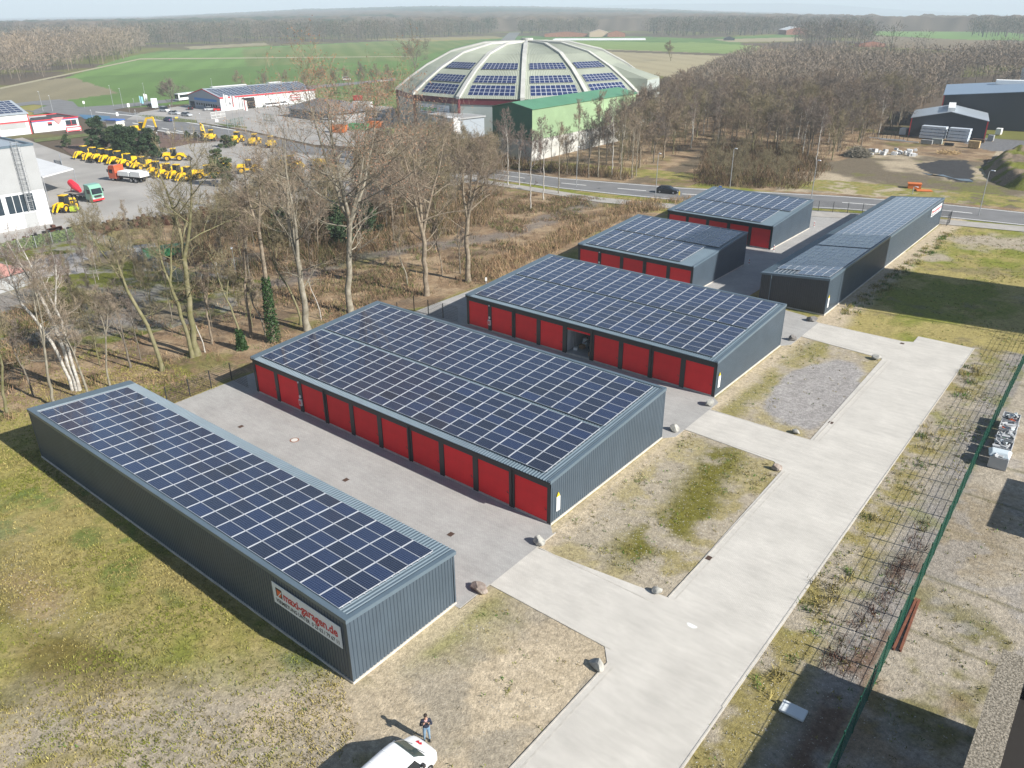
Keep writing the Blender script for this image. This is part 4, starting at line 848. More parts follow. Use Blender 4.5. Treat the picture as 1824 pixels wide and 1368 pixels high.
for (u, v) in NEARF:
    r = rnd.random(); D = math.hypot(u, v)
    k = ('birch', rnd.randrange(2)) if r < .14 else ('slim', rnd.randrange(2)) if r < .5 else ('oak', rnd.randrange(3)) if r < .88 else ('moss', rnd.randrange(2))
    H = rnd.uniform(9.5, 14)
    if 1225 < PR(u, v, 0)[0] < 1420 and D < 205: k = ('moss', rnd.randrange(2)); H = rnd.uniform(4.0, 6.5)
    H = min(H, HLIM(u, v))
    place('forest', *k, u, v, H, rnd.uniform(.9, 1.3))
BELT = PX((380, 470), (470, 500), (560, 470), (640, 440), (760, 420), (860, 370), (880, 330), (800, 318), (700, 340), (600, 350), (480, 362), (380, 395), (330, 430))
for (u, v) in scatter(BELT, 74, 3.1, 5):
    r = rnd.random(); k = ('moss', rnd.randrange(2)) if r < .42 else ('slim', rnd.randrange(2)) if r < .74 else ('oak', rnd.randrange(3)) if r < .94 else ('birch', rnd.randrange(2))
    place('belt', *k, u, v, rnd.uniform(6, 11.5) if PR(u, v, 0)[0] < 640 else rnd.uniform(8, 12), rnd.uniform(.8, 1.1))
WOODL = PX((0, 560), (150, 470), (300, 430), (420, 470), (620, 500), (600, 545), (520, 590), (400, 600), (250, 650), (0, 700), (-80, 640))
for (u, v) in scatter(WOODL, 44, 2.6, 8):
    r = rnd.random(); k = ('moss', rnd.randrange(2)) if r < .3 else ('slim', rnd.randrange(2)) if r < .9 else ('birch', rnd.randrange(2))
    place('belt', *k, u, v, rnd.uniform(5, 9), rnd.uniform(.55, .8))
for (x, y, ty, k) in ((905, 330, 190, 'birch'), (945, 372, 228, 'birch'), (925, 330, 232, 'birch'), (968, 355, 205, 'birch'), (995, 345, 215, 'slim'), (1030, 300, 175, 'slim'), (1065, 315, 160, 'slim'), (1090, 312, 172, 'birch'), (1105, 320, 180, 'slim'), (1048, 316, 210, 'oak'), (962, 300, 240, 'oak'), (1010, 312, 235, 'oak'), (1125, 318, 190, 'slim'), (895, 310, 225, 'oak'), (930, 300, 220, 'slim'), (982, 298, 222, 'slim'), (880, 325, 240, 'moss'), (1080, 300, 200, 'oak')):
    u, v = G(x, y); place('dome', k, rnd.randrange(2), u, v, HT(x, y, ty), .85)
DOMEW = PX((640, 300), (700, 262), (800, 262), (870, 285), (880, 305), (780, 300), (700, 296))
for (u, v) in scatter(DOMEW, 26, 3.8, 12):
    k = ('moss', rnd.randrange(2)) if rnd.random() < .5 else ('oak', rnd.randrange(3)); place('dome', *k, u, v, rnd.uniform(5, 8), 1.1)
for (x, y, ty) in ((430, 170, 130), (470, 170, 131), (508, 168, 128), (545, 170, 130), (572, 166, 118), (600, 164, 126), (622, 165, 124), (645, 168, 116), (668, 160, 118), (690, 166, 120), (655, 190, 150), (690, 185, 142)):
    u, v = G(x, y); place('field', 'oak', rnd.randrange(3), u, v, HT(x, y, ty), .8)
for k, us in USED.items():
    if not us:
        for c in list(PROT[k].children): bpy.data.objects.remove(c)
        bpy.data.objects.remove(PROT[k])
# ---- woods that read as one mass: fans of slivers, a darker stem each
def wood_mass(name, P, Hs, seed, mats_col, K=46, wd=.34, Rr=.36, **k):
    rg = np.random.default_rng(seed); P = np.asarray(P); n = len(P); Z = terrain(P[:, 0], P[:, 1]); Hs = np.broadcast_to(np.asarray(Hs, float), (n,)) * rg.uniform(.75, 1.15, n)
    base = np.stack([P[:, 0], P[:, 1], Z], 1); D = np.hypot(P[:, 0], P[:, 1])
    A = []; B = []; Wd = []; C = []
    tcol = mats_col[rg.integers(0, len(mats_col), n)] * rg.uniform(.8, 1.25, (n, 1))
    for j in range(K):
        f = rg.uniform(.25, .95, n); an = rg.random(n) * 6.283; ra = Hs * Rr * rg.uniform(.1, 1, n) * np.sqrt(np.clip(1.15 - (2 * f - 1.1) ** 2, .05, 1))
        c = base + np.stack([np.cos(an) * ra, np.sin(an) * ra, Hs * f], 1); d = np.stack([np.cos(an) * .8, np.sin(an) * .8, rg.uniform(.2, 1.3, n)], 1) + rg.normal(size=(n, 3)) * .4
        d /= np.linalg.norm(d, axis=1, keepdims=True); l = Hs * rg.uniform(.07, .16, n); A.append(c); B.append(c + d * l[:, None]); Wd.append(np.full(n, wd) * np.clip(D / 450, .35, 6) ** .8 * rg.uniform(.5, 1.3, n)); C.append(tcol * rg.uniform(.75, 1.25, (n, 1)))
    A.append(base); B.append(base + np.stack([rg.normal(size=n) * .4, rg.normal(size=n) * .4, Hs * .8], 1)); Wd.append(np.clip(D / 1500, .25, 1.2)); C.append(tcol * .8)
    A, B, Wd, C = map(np.concatenate, (A, B, Wd, C)); V, F = ribbon_np(A, B, Wd, rg)
    o = np_mesh(name, V, F, MASSM, np.tile(C, (4, 1))); tag(o, kind='stuff', **k); return o
MASSM = vcol_mat('wood_twigs', fine=.1, scale=.5, bump=0)
BR = np.array([(.27, .22, .17), (.23, .19, .15), (.29, .23, .17), (.21, .18, .15)]); BRF = np.array([(.19, .155, .125), (.16, .14, .12), (.215, .175, .13), (.065, .085, .055)])
FH = np.array([min(12.5, HLIM(*p) * .85) for p in FARF])
wood_mass('far_trees', FARF, FH, 1, BR * .85, K=110, wd=.20, label='farther trees of the wood between main road and warehouses', cat='wood')
def wpix(poly, n, dmin, seed): return scatter([G(x, max(y, 26)) for x, y in poly], n, dmin, seed, 12)
wood_mass('wood', wpix(((-260, 190), (0, 150), (60, 141), (120, 130), (215, 108), (248, 94), (262, 84), (180, 78), (60, 92), (-60, 110), (-260, 140)), 900, 7.5, 21), 20, 2, BR * .8, K=110, wd=.22, label='bare wood at the left edge beyond the green field', cat='wood')
wood_mass('wood', wpix(((1690, 150), (1824, 160), (1900, 160), (1900, 108), (1780, 104), (1690, 118)), 800, 7, 22), 13, 3, BR * .75, K=90, wd=.24, label='bare wood behind the dark warehouses on the right', cat='wood')
far = []
for poly, n, dm in ((((262, 84), (330, 80), (470, 76), (620, 74), (760, 68), (880, 60), (890, 52), (700, 54), (400, 60), (200, 66)), 1500, 11),
    (((-100, 100), (60, 80), (260, 70), (420, 56), (60, 60), (-100, 74)), 1100, 14), (((925, 62), (1060, 62), (1060, 56), (930, 52)), 300, 12), (((1180, 65), (1340, 64), (1420, 58), (1500, 62), (1540, 58), (1560, 50), (1240, 52), (1150, 56)), 1000, 11),
    (((1410, 76), (1480, 72), (1560, 76), (1550, 84), (1440, 86)), 120, 9), (((1725, 66), (1830, 70), (1900, 66), (1900, 54), (1740, 56)), 400, 13), (((1560, 92), (1650, 94), (1640, 98), (1560, 97)), 20, 16)):
    far += wpix(poly, n, dm, 40 + n)
wood_mass('wood', far, 21, 4, BRF * .72, K=80, wd=.22, Rr=.40, label='distant belts of bare woodland beyond the fields', cat='wood')
# very far canopy: rolling wooded land with clearings, up to the horizon
az = np.radians(np.arange(-44, 44.01, .16)); r_ = 1500 * 1.018 ** np.arange(0, 118); A, RR = np.meshgrid(az, r_)
X = RR * (np.sin(A) * math.cos(YAW) - np.cos(A) * math.sin(YAW)); Y = RR * (np.sin(A) * math.sin(YAW) + np.cos(A) * math.cos(YAW))
cv = fbm(X, Y, 900, 4, 5) * sst(1500, 1560, RR); jag = vnoise(X / 14, Y / 14, 8); n2 = fbm(X, Y, 60, 3, 9); can = sst(.34, .38, cv) * (12 + 9 * n2 + 8 * jag)
Z = terrain(X, Y) + np.where(can > .5, can, -3) ; pine = sst(.5, .56, fbm(X, Y, 700, 4, 19))
C = mix(np.broadcast_to(np.array((.11, .088, .07)), X.shape + (3,)), np.broadcast_to(np.array((.03, .05, .035)), X.shape + (3,)), pine * .85) * (.45 + 1.1 * jag[..., None])
i = np.arange(X.size).reshape(X.shape); F = np.stack([i[:-1, :-1], i[:-1, 1:], i[1:, 1:], i[1:, :-1]], -1).reshape(-1, 4)
tag(np_mesh('far_woodland', np.stack([X, Y, Z], -1).reshape(-1, 3), F, MASSM, C.reshape(-1, 3)), kind='stuff', label='wooded plain fading to the horizon', cat='wood')
# blue hills
def hills(name, R0, prof, seed):
    xs_ = np.linspace(prof[0][0], prof[-1][0], 260); top = np.interp(xs_, [p[0] for p in prof], [p[1] for p in prof]) + (fbm(xs_, xs_ * 0, 60, 4, seed) - .5) * 2.2
    V = []
    for x, ty in zip(xs_, top):
        a, b_, c = _ray(x, ty); k = R0 / math.hypot(a, b_); z = CAM_H + c * k; dx, dy = a * k, b_ * k
        V += [(dx * .86, dy * .86, -90), (dx * .93, dy * .93, z * .35 - 30), (dx, dy, z), (dx * 1.12, dy * 1.12, -90)]
    V = np.array(V); n = len(xs_); F = []
    for i_ in range(n - 1):
        for j in range(3): F.append((i_ * 4 + j, i_ * 4 + 4 + j, i_ * 4 + 5 + j, i_ * 4 + 1 + j))
    o = np_mesh(name, V, np.array(F), mat('hill_wood', (.08, .085, .06), .95, var=.3, vscale=.002), smooth=True); tag(o, kind='structure')
hills('hills', 11000, ((560, 22), (640, 15), (760, 13), (900, 11.5), (1020, 11), (1140, 8), (1224, 6.5), (1330, 6), (1400, 5.5), (1480, 8), (1560, 14), (1640, 19), (1760, 25), (1900, 34)), 3)
# ================================================================ PLACES AROUND THE GARAGES
# off-frame old works: tower that throws the broad shadow, low building with mossy parapet
OLDC = mat('old_concrete', (.27, .26, .235), .92, var=.2, vscale=.4, bump=.4, bscale=6)
PEB = mat('mossy_pebble_concrete', (.09, .078, .055), .95, col2=(.34, .30, .24), vscale=11, bump=.9, bscale=14)
TARP = mat('roof_felt', (.018, .015, .013), .95)
t = empty('works_tower', (12, 104.6, 0), label='tall grey works tower standing right of the lane head', cat='tower')
b = MB(); b.box(0, 17, -.3, 16.4, -.1, 42); b.build('wall', OLDC, t); b = MB(); b.box(-.3, 17.3, -.6, 16.7, 42.002, 42.6); b.build('roof', TARP, t)
b = MB()
for k in range(6):
    for j in range(4): b.box(-.03, .02, 1.2 + j * 3.9, 3.4 + j * 3.9, 4 + k * 6, 6.5 + k * 6)
b.each('window', mat('dark_glass', (.02, .025, .03), .1), t)
t = empty('crane_mast', (14, 101.5, 0), label='slim lattice mast beside the works tower', cat='mast')
b = MB()
for (x, y) in ((0, 0), (.8, 0), (.8, .8), (0, .8)): b.tube([(x, y, 0), (x, y, 30)], .05, 4)
for k in range(30): s = k % 2; b.tube([(.8 * s, 0, k), (.8 * (1 - s), 0, k + 1)], .03, 3); b.tube([(.8 * s, .8, k), (.8 * (1 - s), .8, k + 1)], .03, 3)
b.tube([(.4, .4, 30), (-9, 5, 26)], .10, 5); b.tube([(.4, .4, 26), (-7, -4, 22)], .08, 5); b.build('mast', BLACK, t)
t = empty('old_works_building', (.22, 0, 0), label='old building with pebble-topped mossy parapet and dark sunken roof, lower right corner', cat='building')
b = MB(); b.box(.10, .45, 6, 36.75, 0, 4.9); b.box(.45, 26, 36.35, 36.75, 0, 4.9); b.build('wall', OLDC, t)
b = MB(); b.box(0, 1.15, 5, 36.9, 4.9, 5.2); b.box(1.152, 26, 35.8, 36.9, 4.9, 5.19); b.build('parapet', PEB, t)
b = MB(); b.box(.5, 26, 6, 36.3, 3.6, 3.9); b.build('roof', TARP, t)
t = empty('container', (4.6, 57.4, 0), label='added unseen block beyond the right picture edge that casts a shadow', cat='container'); b = MB(); b.box(0, 6, 0, 8.0, 0, 4.7); b.build('body', CLADD, t)  # unseen block added to cast the squarish shadow at the right edge
b = MB(); b.box(.6, 5.4, 8.01, 8.06, .2, 4.2); b.build('door', FLASH, t)  # plate on the far face of the added shadow block
# ---- green double-bar mesh fence on the right
GRN = mat('fence_green', (.012, .085, .05), .45)
def mesh_fence(name, pts, h, label, m, pitch=2.5, rods=.10, rodw=.009, horiz=.2, hw=.014, group=None, cat='fence'):
    t = empty(name, (0, 0, 0), label=label, cat=cat, group=group); pp = None; bp = None
    segs = []
    for a, c in zip(pts[:-1], pts[1:]):
        L = math.dist(a, c); n = max(1, round(L / pitch)); segs += [((a[0] + (c[0] - a[0]) * i / n, a[1] + (c[1] - a[1]) * i / n), (a[0] + (c[0] - a[0]) * (i + 1) / n, a[1] + (c[1] - a[1]) * (i + 1) / n)) for i in range(n)]
    for i, (a, c) in enumerate(segs):
        L = math.dist(a, c); rz = math.atan2(c[1] - a[1], c[0] - a[0])
        if pp is None:
            b = MB(); k = int(L / rods)
            for j in range(k + 1): x = .03 + (L - .06) * j / k; b.box(x - rodw / 2, x + rodw / 2, -.004, .004, .05, h)
            for j in range(int(h / horiz) + 1): z = .08 + j * horiz; b.box(.02, L - .02, -.014, .014, z - hw / 2, z + hw / 2)
            pp = b.build('mesh_panel', m, t); b = MB(); b.box(-.045, .045, -.035, .035, 0, h + .06); bp = b.build('post', m, t); p, q = pp, bp
        else: p = pp.copy(); q = bp.copy(); COL.objects.link(p); COL.objects.link(q)
        for o_ in (p, q): o_.location = (a[0], a[1], 0); o_.rotation_euler = (0, 0, rz)
        p.scale = (L / math.dist(*segs[0]), 1, 1)
    return t
mesh_fence('mesh_fence', [(-4.3, 14), (-4.5, 30), (-5.3, 66), (-5.6, 90), (-5.9, 104)], 2.45, 'dark green bar mesh fence running along the right side of the lane', GRN, rods=.25, rodw=.007, horiz=.28, hw=.009)
mesh_fence('mesh_fence', [(-66.2, 30.5), (-66.4, 37.4), (-63.4, 37.3)], 1.8, 'dark wire mesh fence closing the first court towards the woodland', BLACK, rods=.12)
mesh_fence('mesh_fence', [(-66.4, 54.5), (-66.4, 62.8), (-59.5, 63.2)], 1.8, 'dark wire mesh fence closing the second court behind the ten-door row', BLACK, rods=.12)
mesh_fence('mesh_fence', [(-62.2, 138.6), (-34.5, 148.8)], 1.8, 'dark wire mesh fence between the far garages and the footpath', BLACK, rods=.16)
mesh_fence('mesh_fence', [(-27.4, 148.6), (-25.4, 149.3), (-25.3, 146.2)], 2.0, 'short piece of dark wire mesh fence at the far end of the narrow row', BLACK, rods=.1)
GALV = mat('galvanised', (.42, .44, .46), .4, metal=.5)
fa, fb, fc, fd = G(-60, 470), G(150, 423), G(215, 448), G(330, 505)
mesh_fence('mesh_fence', [fa, fb], 1.9, 'galvanised mesh fence in front of the green hedge of the machine yard', GALV, rods=.2)
mesh_fence('mesh_fence', [fb, fc, fd, G(470, 470)], 1.8, 'galvanised mesh fence through the scrub right of the hedge', GALV, rods=.2)
mesh_fence('mesh_fence', [G(x, y) for x, y in ((212, 237), (300, 247), (420, 258))], 1.8, 'grey mesh fence between machine yard and junction road', GALV, rods=.25)
mesh_fence('mesh_fence', [G(x, y) for x, y in ((240, 206), (290, 214), (352, 217))], 1.4, 'low grey fence in front of the cars by the showroom', GALV, rods=.25)
# hedge
t = empty('hedge', (0, 0, 0), label='long green hedge behind the galvanised fence of the machine yard', cat='hedge'); rg = np.random.default_rng(9)
n = 16000; s = rg.random(n); P = np.stack([fa[0] + (fb[0] - fa[0]) * s - .6 + rg.normal(size=n) * .22, fa[1] + (fb[1] - fa[1]) * s, rg.random(n) * 1.55 + .1 + .12 * np.sin(s * 90)], 1); D = rg.normal(size=(n, 3)); D /= np.linalg.norm(D, axis=1, keepdims=True)
V, F = ribbon_np(P, P + D * .22, np.full(n, .17), rg); np_mesh('leaves', V, F, mat('hedge_leaves', (.14, .20, .05), .8, var=.35, vscale=1.2), parent=t)
b = MB(); L = math.dist(fa, fb)
for i in range(int(L / 1.2)): f = i * 1.2 / L; b.tube([(fa[0] + (fb[0] - fa[0]) * f - .6, fa[1] + (fb[1] - fa[1]) * f, 0), (fa[0] + (fb[0] - fa[0]) * f - .6, fa[1] + (fb[1] - fa[1]) * f, 1.2)], .03, 4)
b.build('stems', BARK['dark'], t)
# ---- undergrowth, tufts, stones: what nobody could count
def tufts(name, P, cols, hmin, hmax, wd, seed, K=5, spread=.12, **k):
    rg = np.random.default_rng(seed); P = np.repeat(np.asarray(P), K, axis=0); C = np.repeat(np.asarray(cols) * rg.uniform(.6, 1.35, (len(P) // K, 1)), K, axis=0) * rg.uniform(.65, 1.35, (len(P), 1)); n = len(P)
    A = np.stack([P[:, 0] + rg.normal(size=n) * spread, P[:, 1] + rg.normal(size=n) * spread, np.full(n, -.03)], 1)
    an = rg.random(n) * 6.283; tl = rg.uniform(.1, .9, n); h = rg.uniform(hmin, hmax, n); B = A + np.stack([np.cos(an) * tl * h, np.sin(an) * tl * h, h], 1)
    V, F = ribbon_np(A, B, wd * rg.uniform(.6, 1.3, n), rg); o = np_mesh(name, V, F, TUFTM, np.tile(C, (4, 1))); return tag(o, kind='stuff', **k)
TUFTM = vcol_mat('grass_blades', fine=.15, scale=2, bump=0)
rg = np.random.default_rng(2)
def rand_in(poly, n, seed, dens=None):
    rg = np.random.default_rng(seed); p = np.array(poly); lo, hi = p.min(0), p.max(0); Q = rg.uniform(lo, hi, (n, 2)); q = inpoly(Q[:, 0], Q[:, 1], poly); Q = Q[q]
    if dens is not None: Q = Q[rg.random(len(Q)) < dens(Q[:, 0], Q[:, 1])]
    return Q
Q = rand_in([(-86, 33), (-78, 18), (-66, 8), (-50, 2), (-24, 4), (-24, 17), (-27.5, 18.9), (-65.6, 18.9), (-66, 27), (-66, 36), (-78, 36)], 52000, 1, lambda x, y: .25 + .75 * sst(.4, .6, fbm(x, y, 6, 4, 1)))
cc = mix(np.broadcast_to(GRASS * 1.1, (len(Q), 3)), np.broadcast_to(DRYGR * 1.1, (len(Q), 3)), sst(.35, .62, fbm(Q[:, 0], Q[:, 1], 5, 3, 4)))
tufts('meadow_grass', Q, cc, .04, .13, .055, 4, 5, .09, label='short tufty grass of the meadow in front', cat='grass')
Q = np.concatenate([rand_in([(-36, 15), (-25, 19), (-25, 27), (-26.3, 29), (-17, 28.6), (-17, 16), (-17, 5), (-36, 5)], 1500, 21, lambda x, y: .05 + .5 * sst(.5, .62, fbm(x, y, 3, 3, 11))), rand_in([(-26.2, 36.8), (-17, 36), (-17, 55), (-26, 55.7)], 1500, 22, lambda x, y: .05 + .5 * sst(.52, .62, fbm(x, y, 3, 3, 12))), rand_in([(-26.4, 61), (-17.2, 61), (-17.2, 82), (-26.4, 83)], 900, 23, lambda x, y: .04 + .5 * sst(.52, .62, fbm(x, y, 3, 3, 13)) * (x < -22)),
    rand_in([(-10.2, 6), (-5.2, 6), (-5.9, 92), (-10.2, 92)], 3600, 24, lambda x, y: .06 + .6 * sst(.5, .62, fbm(x, y, 2.4, 3, 14))), rand_in([(-26, 91), (-6, 92), (-6, 150), (-25, 146)], 3600, 25, lambda x, y: .1 + .6 * sst(.48, .6, fbm(x, y, 5, 3, 15))), rand_in([(-4.6, 10), (0, 10), (.2, 37), (4, 44), (4, 60), (-4.8, 60)], 600, 26, lambda x, y: .2 + sst(.5, .6, fbm(x, y, 2, 3, 16)))])
cc = np.where(rg.random((len(Q), 1)) < .25, GREEN * 1.2, np.where(rg.random((len(Q), 1)) < .3, GRASS, DRYGR * .75))
tufts('weeds', Q, cc * 1.25, .04, .15, .05, 5, 7, .10, label='sparse weeds on gravel, plots and strips', cat='weeds')
# taller dry clumps and brambles along the fence strip
Q = np.concatenate([rand_in([(-10.1, 8), (-8.4, 8), (-8.6, 90), (-10.1, 90)], 150, 31, lambda x, y: sst(.5, .56, fbm(x, y, 4, 3, 17))), rand_in([(-25.4, 93), (-23.2, 93), (-22.8, 142), (-24.6, 142)], 160, 32)])
tufts('dry_clumps', Q, np.where(rg.random((len(Q), 1)) < .35, GREEN * 1.3, DRYGR * 1.15), .10, .38, .05, 6, 34, .24, label='knee-high dry clumps beside the lane', cat='weeds')
Q = rand_in([(-7.4, 36), (-6.0, 36), (-5.7, 54), (-6.6, 54)], 70, 33); tufts('brambles', Q, np.tile(np.array([[.10, .05, .035]]), (len(Q), 1)), .12, .4, .04, 7, 24, .3, label='reddish brown brambles at the foot of the green fence', cat='weeds')
# woodland floor brush
WOODPOLY = PX((-120, 760), (40, 745), (60, 735), (230, 672), (330, 700), (455, 640), (675, 535), (830, 520), (975, 450), (1130, 385), (1190, 368), (1100, 352), (900, 345), (860, 420), (700, 450), (560, 470), (420, 470), (330, 440), (250, 500), (0, 560), (-120, 600))
Q = rand_in(WOODPOLY, 30000, 41, lambda x, y: .04 + sst(.46, .62, fbm(x, y, 6, 4, 21)))
bc = np.array([(.18, .115, .07), (.20, .145, .085), (.115, .10, .045), (.25, .17, .105), (.12, .085, .055), (.08, .10, .03)]); cc = bc[rg.integers(0, 6, len(Q))] * 1.25
tufts('undergrowth', Q, cc, .12, .6, .06, 8, 9, .35, label='brambles, dead stems and litter under the bare trees', cat='undergrowth')
Q = rand_in(PX((840, 520), (975, 452), (1140, 380), (1195, 372), (1240, 350), (1120, 360), (1040, 390), (960, 430), (860, 470)), 3000, 42, lambda x, y: sst(.35, .55, fbm(x, y, 5, 4, 22)))
tufts('bramble_bank', Q, bc[rg.integers(0, 4, len(Q))] * 1.6, .3, 1.0, .05, 9, 10, .45, label='tall dry bramble bank left of the short garage rows', cat='undergrowth')
Q = rand_in(PX((330, 470), (460, 500), (620, 470), (760, 430), (870, 400), (900, 340), (800, 322), (640, 352), (480, 365), (330, 400)), 7000, 43, lambda x, y: sst(.38, .55, fbm(x, y, 6, 4, 23)))
tufts('thicket', Q, np.where(rg.random((len(Q), 1)) < .12, np.array((.05, .075, .02)), bc[rg.integers(0, 5, len(Q))] * 1.2), .5, 2.1, .06, 10, 10, .5, label='dense thicket between machine yard and woodland', cat='undergrowth')
Q = np.concatenate([rand_in(PX((1235, 330), (1420, 338), (1480, 300), (1420, 260), (1260, 262)), 3600, 44), rand_in(FOREST, 9000, 45)])
tufts('forest_floor', Q, bc[rg.integers(0, 5, len(Q))] * .9, .4, 1.8, .08, 11, 7, .6, label='brush under the wood beyond the road', cat='undergrowth')
Q = rand_in(PX((640, 300), (690, 250), (800, 255), (870, 280), (1000, 300), (1130, 310), (1120, 322), (900, 300), (870, 312)), 4200, 46); tufts('scrub', Q, bc[rg.integers(0, 5, len(Q))], .4, 2.2, .09, 12, 8, .5, label='scrub at the foot of the dome hall', cat='undergrowth')
# loose stones on gravel
import bmesh
def stones(name, Q, s0, s1, seed, **k):
    rg = np.random.default_rng(seed); base = np.array([(1, 0, 0), (-.8, .6, 0), (-.7, -.7, 0), (.1, .1, .8), (.3, 0, -.5)]); fc = np.array([(0, 1, 3), (1, 2, 3), (2, 0, 3)]); n = len(Q); V = []; F = []
    s = rg.uniform(s0, s1, n) ** 1.0; an = rg.random(n) * 6.283; c, sn = np.cos(an), np.sin(an)
    for p in base[:4] * (1, .8, .7): V.append(np.stack([Q[:, 0] + (p[0] * c - p[1] * sn) * s * rg.uniform(.7, 1.3, n), Q[:, 1] + (p[0] * sn + p[1] * c) * s * rg.uniform(.7, 1.3, n), -.02 + p[2] * s], 1))
    V = np.concatenate(V); i = np.arange(n); F = np.concatenate([np.stack([i + a * n, i + b_ * n, i + c_ * n], 1) for a, b_, c_ in fc])
    C = np.tile(np.repeat(rg.uniform(.22, .62, (n, 1)), 3, 1) * (1, .96, .88), (4, 1)); o = np_mesh(name, V, F, TUFTM, C); return tag(o, kind='stuff', **k)
Q = np.concatenate([rand_in([(-64, 6), (-44, 3), (-30, 3), (-18, 10), (-18, 28), (-26, 28), (-27, 19.5), (-34, 14), (-50, 13)], 9000, 51, lambda x, y: sst(.45, .62, fbm(x, y, 4, 4, 31))), rand_in([(-10.2, 6), (-5.2, 6), (-5.9, 92), (-10.2, 92)], 5200, 52), rand_in([(-26.4, 36.8), (-17, 36), (-17, 82), (-26, 83)], 4200, 53, lambda x, y: (y < 56) | (y > 61.2)), rand_in([(-4.6, 24), (0, 24), (2, 60), (-4.8, 60)], 900, 54)])
stones('loose_stones', Q, .018, .06, 4, label='loose pale stones scattered over gravel and sand', cat='stones')
# ---- small things along the lane
x, y = G(1415, 1270); t = empty('mattress', (x, y, 0), R(2), label='white mattress lying in the shade between lane and green fence', cat='mattress')
b = MB(); b.box(-.72, .58, -.42, .38, .05, .22); o = b.build('cover', mat('mattress_fabric', (.60, .64, .66), .8), t, bevel=.05)
RUSTB = mat('rust', (.17, .06, .032), .85, var=.2, vscale=2)
for p, q, sd in (((1591, 1158), (1632, 1068), 'left'), ((1603, 1161), (1637, 1070), 'right')):
    a, c = G(*p), G(*q); b = MB(); L = math.dist(a, c); b.box(-.07, .07, 0, L, 0, .02); b.box(-.07, .07, 0, L, .10, .12); b.box(-.01, .01, 0, L, .02, .10); o = b.build('steel_beam', RUSTB)
    o.location = (a[0], a[1], .01); o.rotation_euler = (0, 0, math.atan2(c[1] - a[1], c[0] - a[0]) - math.pi / 2); tag(o, sd + ' one of two long rusty beams lying behind the green fence', 'beam', 'rusty beams behind the fence')
x, y = G(1232, 1115); b = MB(); b.prism([(.3 * math.cos(k) * (1 + .3 * math.sin(3 * k)), .2 * math.sin(k) * (1 + .3 * math.cos(2 * k))) for k in [i * .57 for i in range(11)]], .0102, .014)
o = b.build('paint_spill', WHITEP); o.location = (x, y, 0); tag(o, 'small white paint spill on the pale lane', 'spill')
# crates of scrap behind the fence
BOXW = [mat('crate_grey', (.45, .46, .47), .6), mat('crate_dark', (.12, .13, .14), .6), mat('tarp_pale', (.62, .70, .74), .5), mat('orange_plastic', (.75, .13, .03), .5), mat('green_plastic', (.02, .30, .12), .5)]
r = random.Random(3); cx, cy = G(1772, 826)
for i in range(5):
    y0 = 66.2 + i * 1.9; t = empty('pallet_crate', (-3.55 - .12 * i, y0, 0), R(2), label=['nearest', 'second', 'third', 'fourth', 'farthest'][i] + ' crate in the row of scrap crates behind the green fence', cat='crate', group='scrap crates behind the fence')
    b = MB(); b.box(-.95, .35, -.85, .85, 0, .12); b.box(-.95, -.9, -.85, .85, .12, 1.0); b.box(.3, .35, -.85, .85, .12, 1.0); b.box(-.9, .3, -.85, -.8, .12, 1.0); b.box(-.9, .3, .8, .85, .12, 1.0); b.box(-.9, .3, -.8, .8, .12, .75); b.build('box', BOXW[0], t)
    b = MB()
    for k in range(16):
        M = Matrix.Translation((r.uniform(-.75, .15), r.uniform(-.7, .7), r.uniform(.8, 1.15))) @ Matrix.Rotation(r.uniform(0, 3), 4, 'Z') @ Matrix.Rotation(r.uniform(-.5, .5), 4, 'X'); b.box(-r.uniform(.1, .5), r.uniform(.1, .4), -.1, .1, -.05, .06, r.choice((0, 0, 0, 1, 1, 2, 3 if i > 2 else 0, 4 if i == 2 else 1)), M)
    b.build('scrap', BOXW, t)
    if i == 0: b = MB(); b.hexa([(-1.05, -.8, .95), (.4, -.75, 1.0), (.45, .6, 1.05), (-1.3, .8, .85), (-.9, -.5, 1.25), (.2, -.5, 1.35), (.25, .3, 1.3), (-1.0, .4, 1.2)]); b.build('tarpaulin', BOXW[2], t, bevel=.06)
# ================================================================ VEHICLES
TYRE = mat('tyre', (.02, .02, .022), .85); RIM = mat('rim', (.45, .46, .48), .35, metal=.6); GLS = mat('vehicle_glass', (.015, .02, .025), .06, spec=.7); LAMPG = mat('lamp_glass', (.7, .72, .74), .1)
def paint(n, c): return mat('paint_' + n, c, .28, coat=.5, spec=.5)
def wheel(t, x, y, r, w, rim=RIM, side=1):
    b = MB(); b.cyl((0, 0, 0), r, w, 'y', 20); b.cyl((0, side * (w / 2 + .003), 0), r * .97, .01, 'y', 20); o = b.build('wheel', TYRE, t); o.location = (x, y, r)
    b = MB(); b.cyl((0, side * (w / 2 + .006), 0), r * .6, .02, 'y', 14); b.cyl((0, side * (w / 2 + .02), 0), r * .18, .02, 'y', 8); b.build('rim', rim, o)
def loft(b, secs, mi=0, caps=True, glass=None):
    """secs: list of (x, [(y,z)...]) half outlines from bottom centre to top centre, mirrored"""
    n0 = len(b.v); k = len(secs[0][1]); m = 2 * k - 2
    for x, pr in secs:
        b.v += [(x, y, z) for y, z in pr] + [(x, -y, z) for y, z in pr[-2:0:-1]]
    for i in range(len(secs) - 1):
        for j in range(m):
            b.f.append((n0 + i * m + j, n0 + i * m + (j + 1) % m, n0 + (i + 1) * m + (j + 1) % m, n0 + (i + 1) * m + j)); jj = j if j < k - 1 else m - 1 - j
            b.m.append(glass(i, jj) if glass else mi)
    if caps: b.f.append(tuple(n0 + j for j in range(m - 1, -1, -1))); b.m.append(mi); b.f.append(tuple(n0 + (len(secs) - 1) * m + j for j in range(m))); b.m.append(mi)
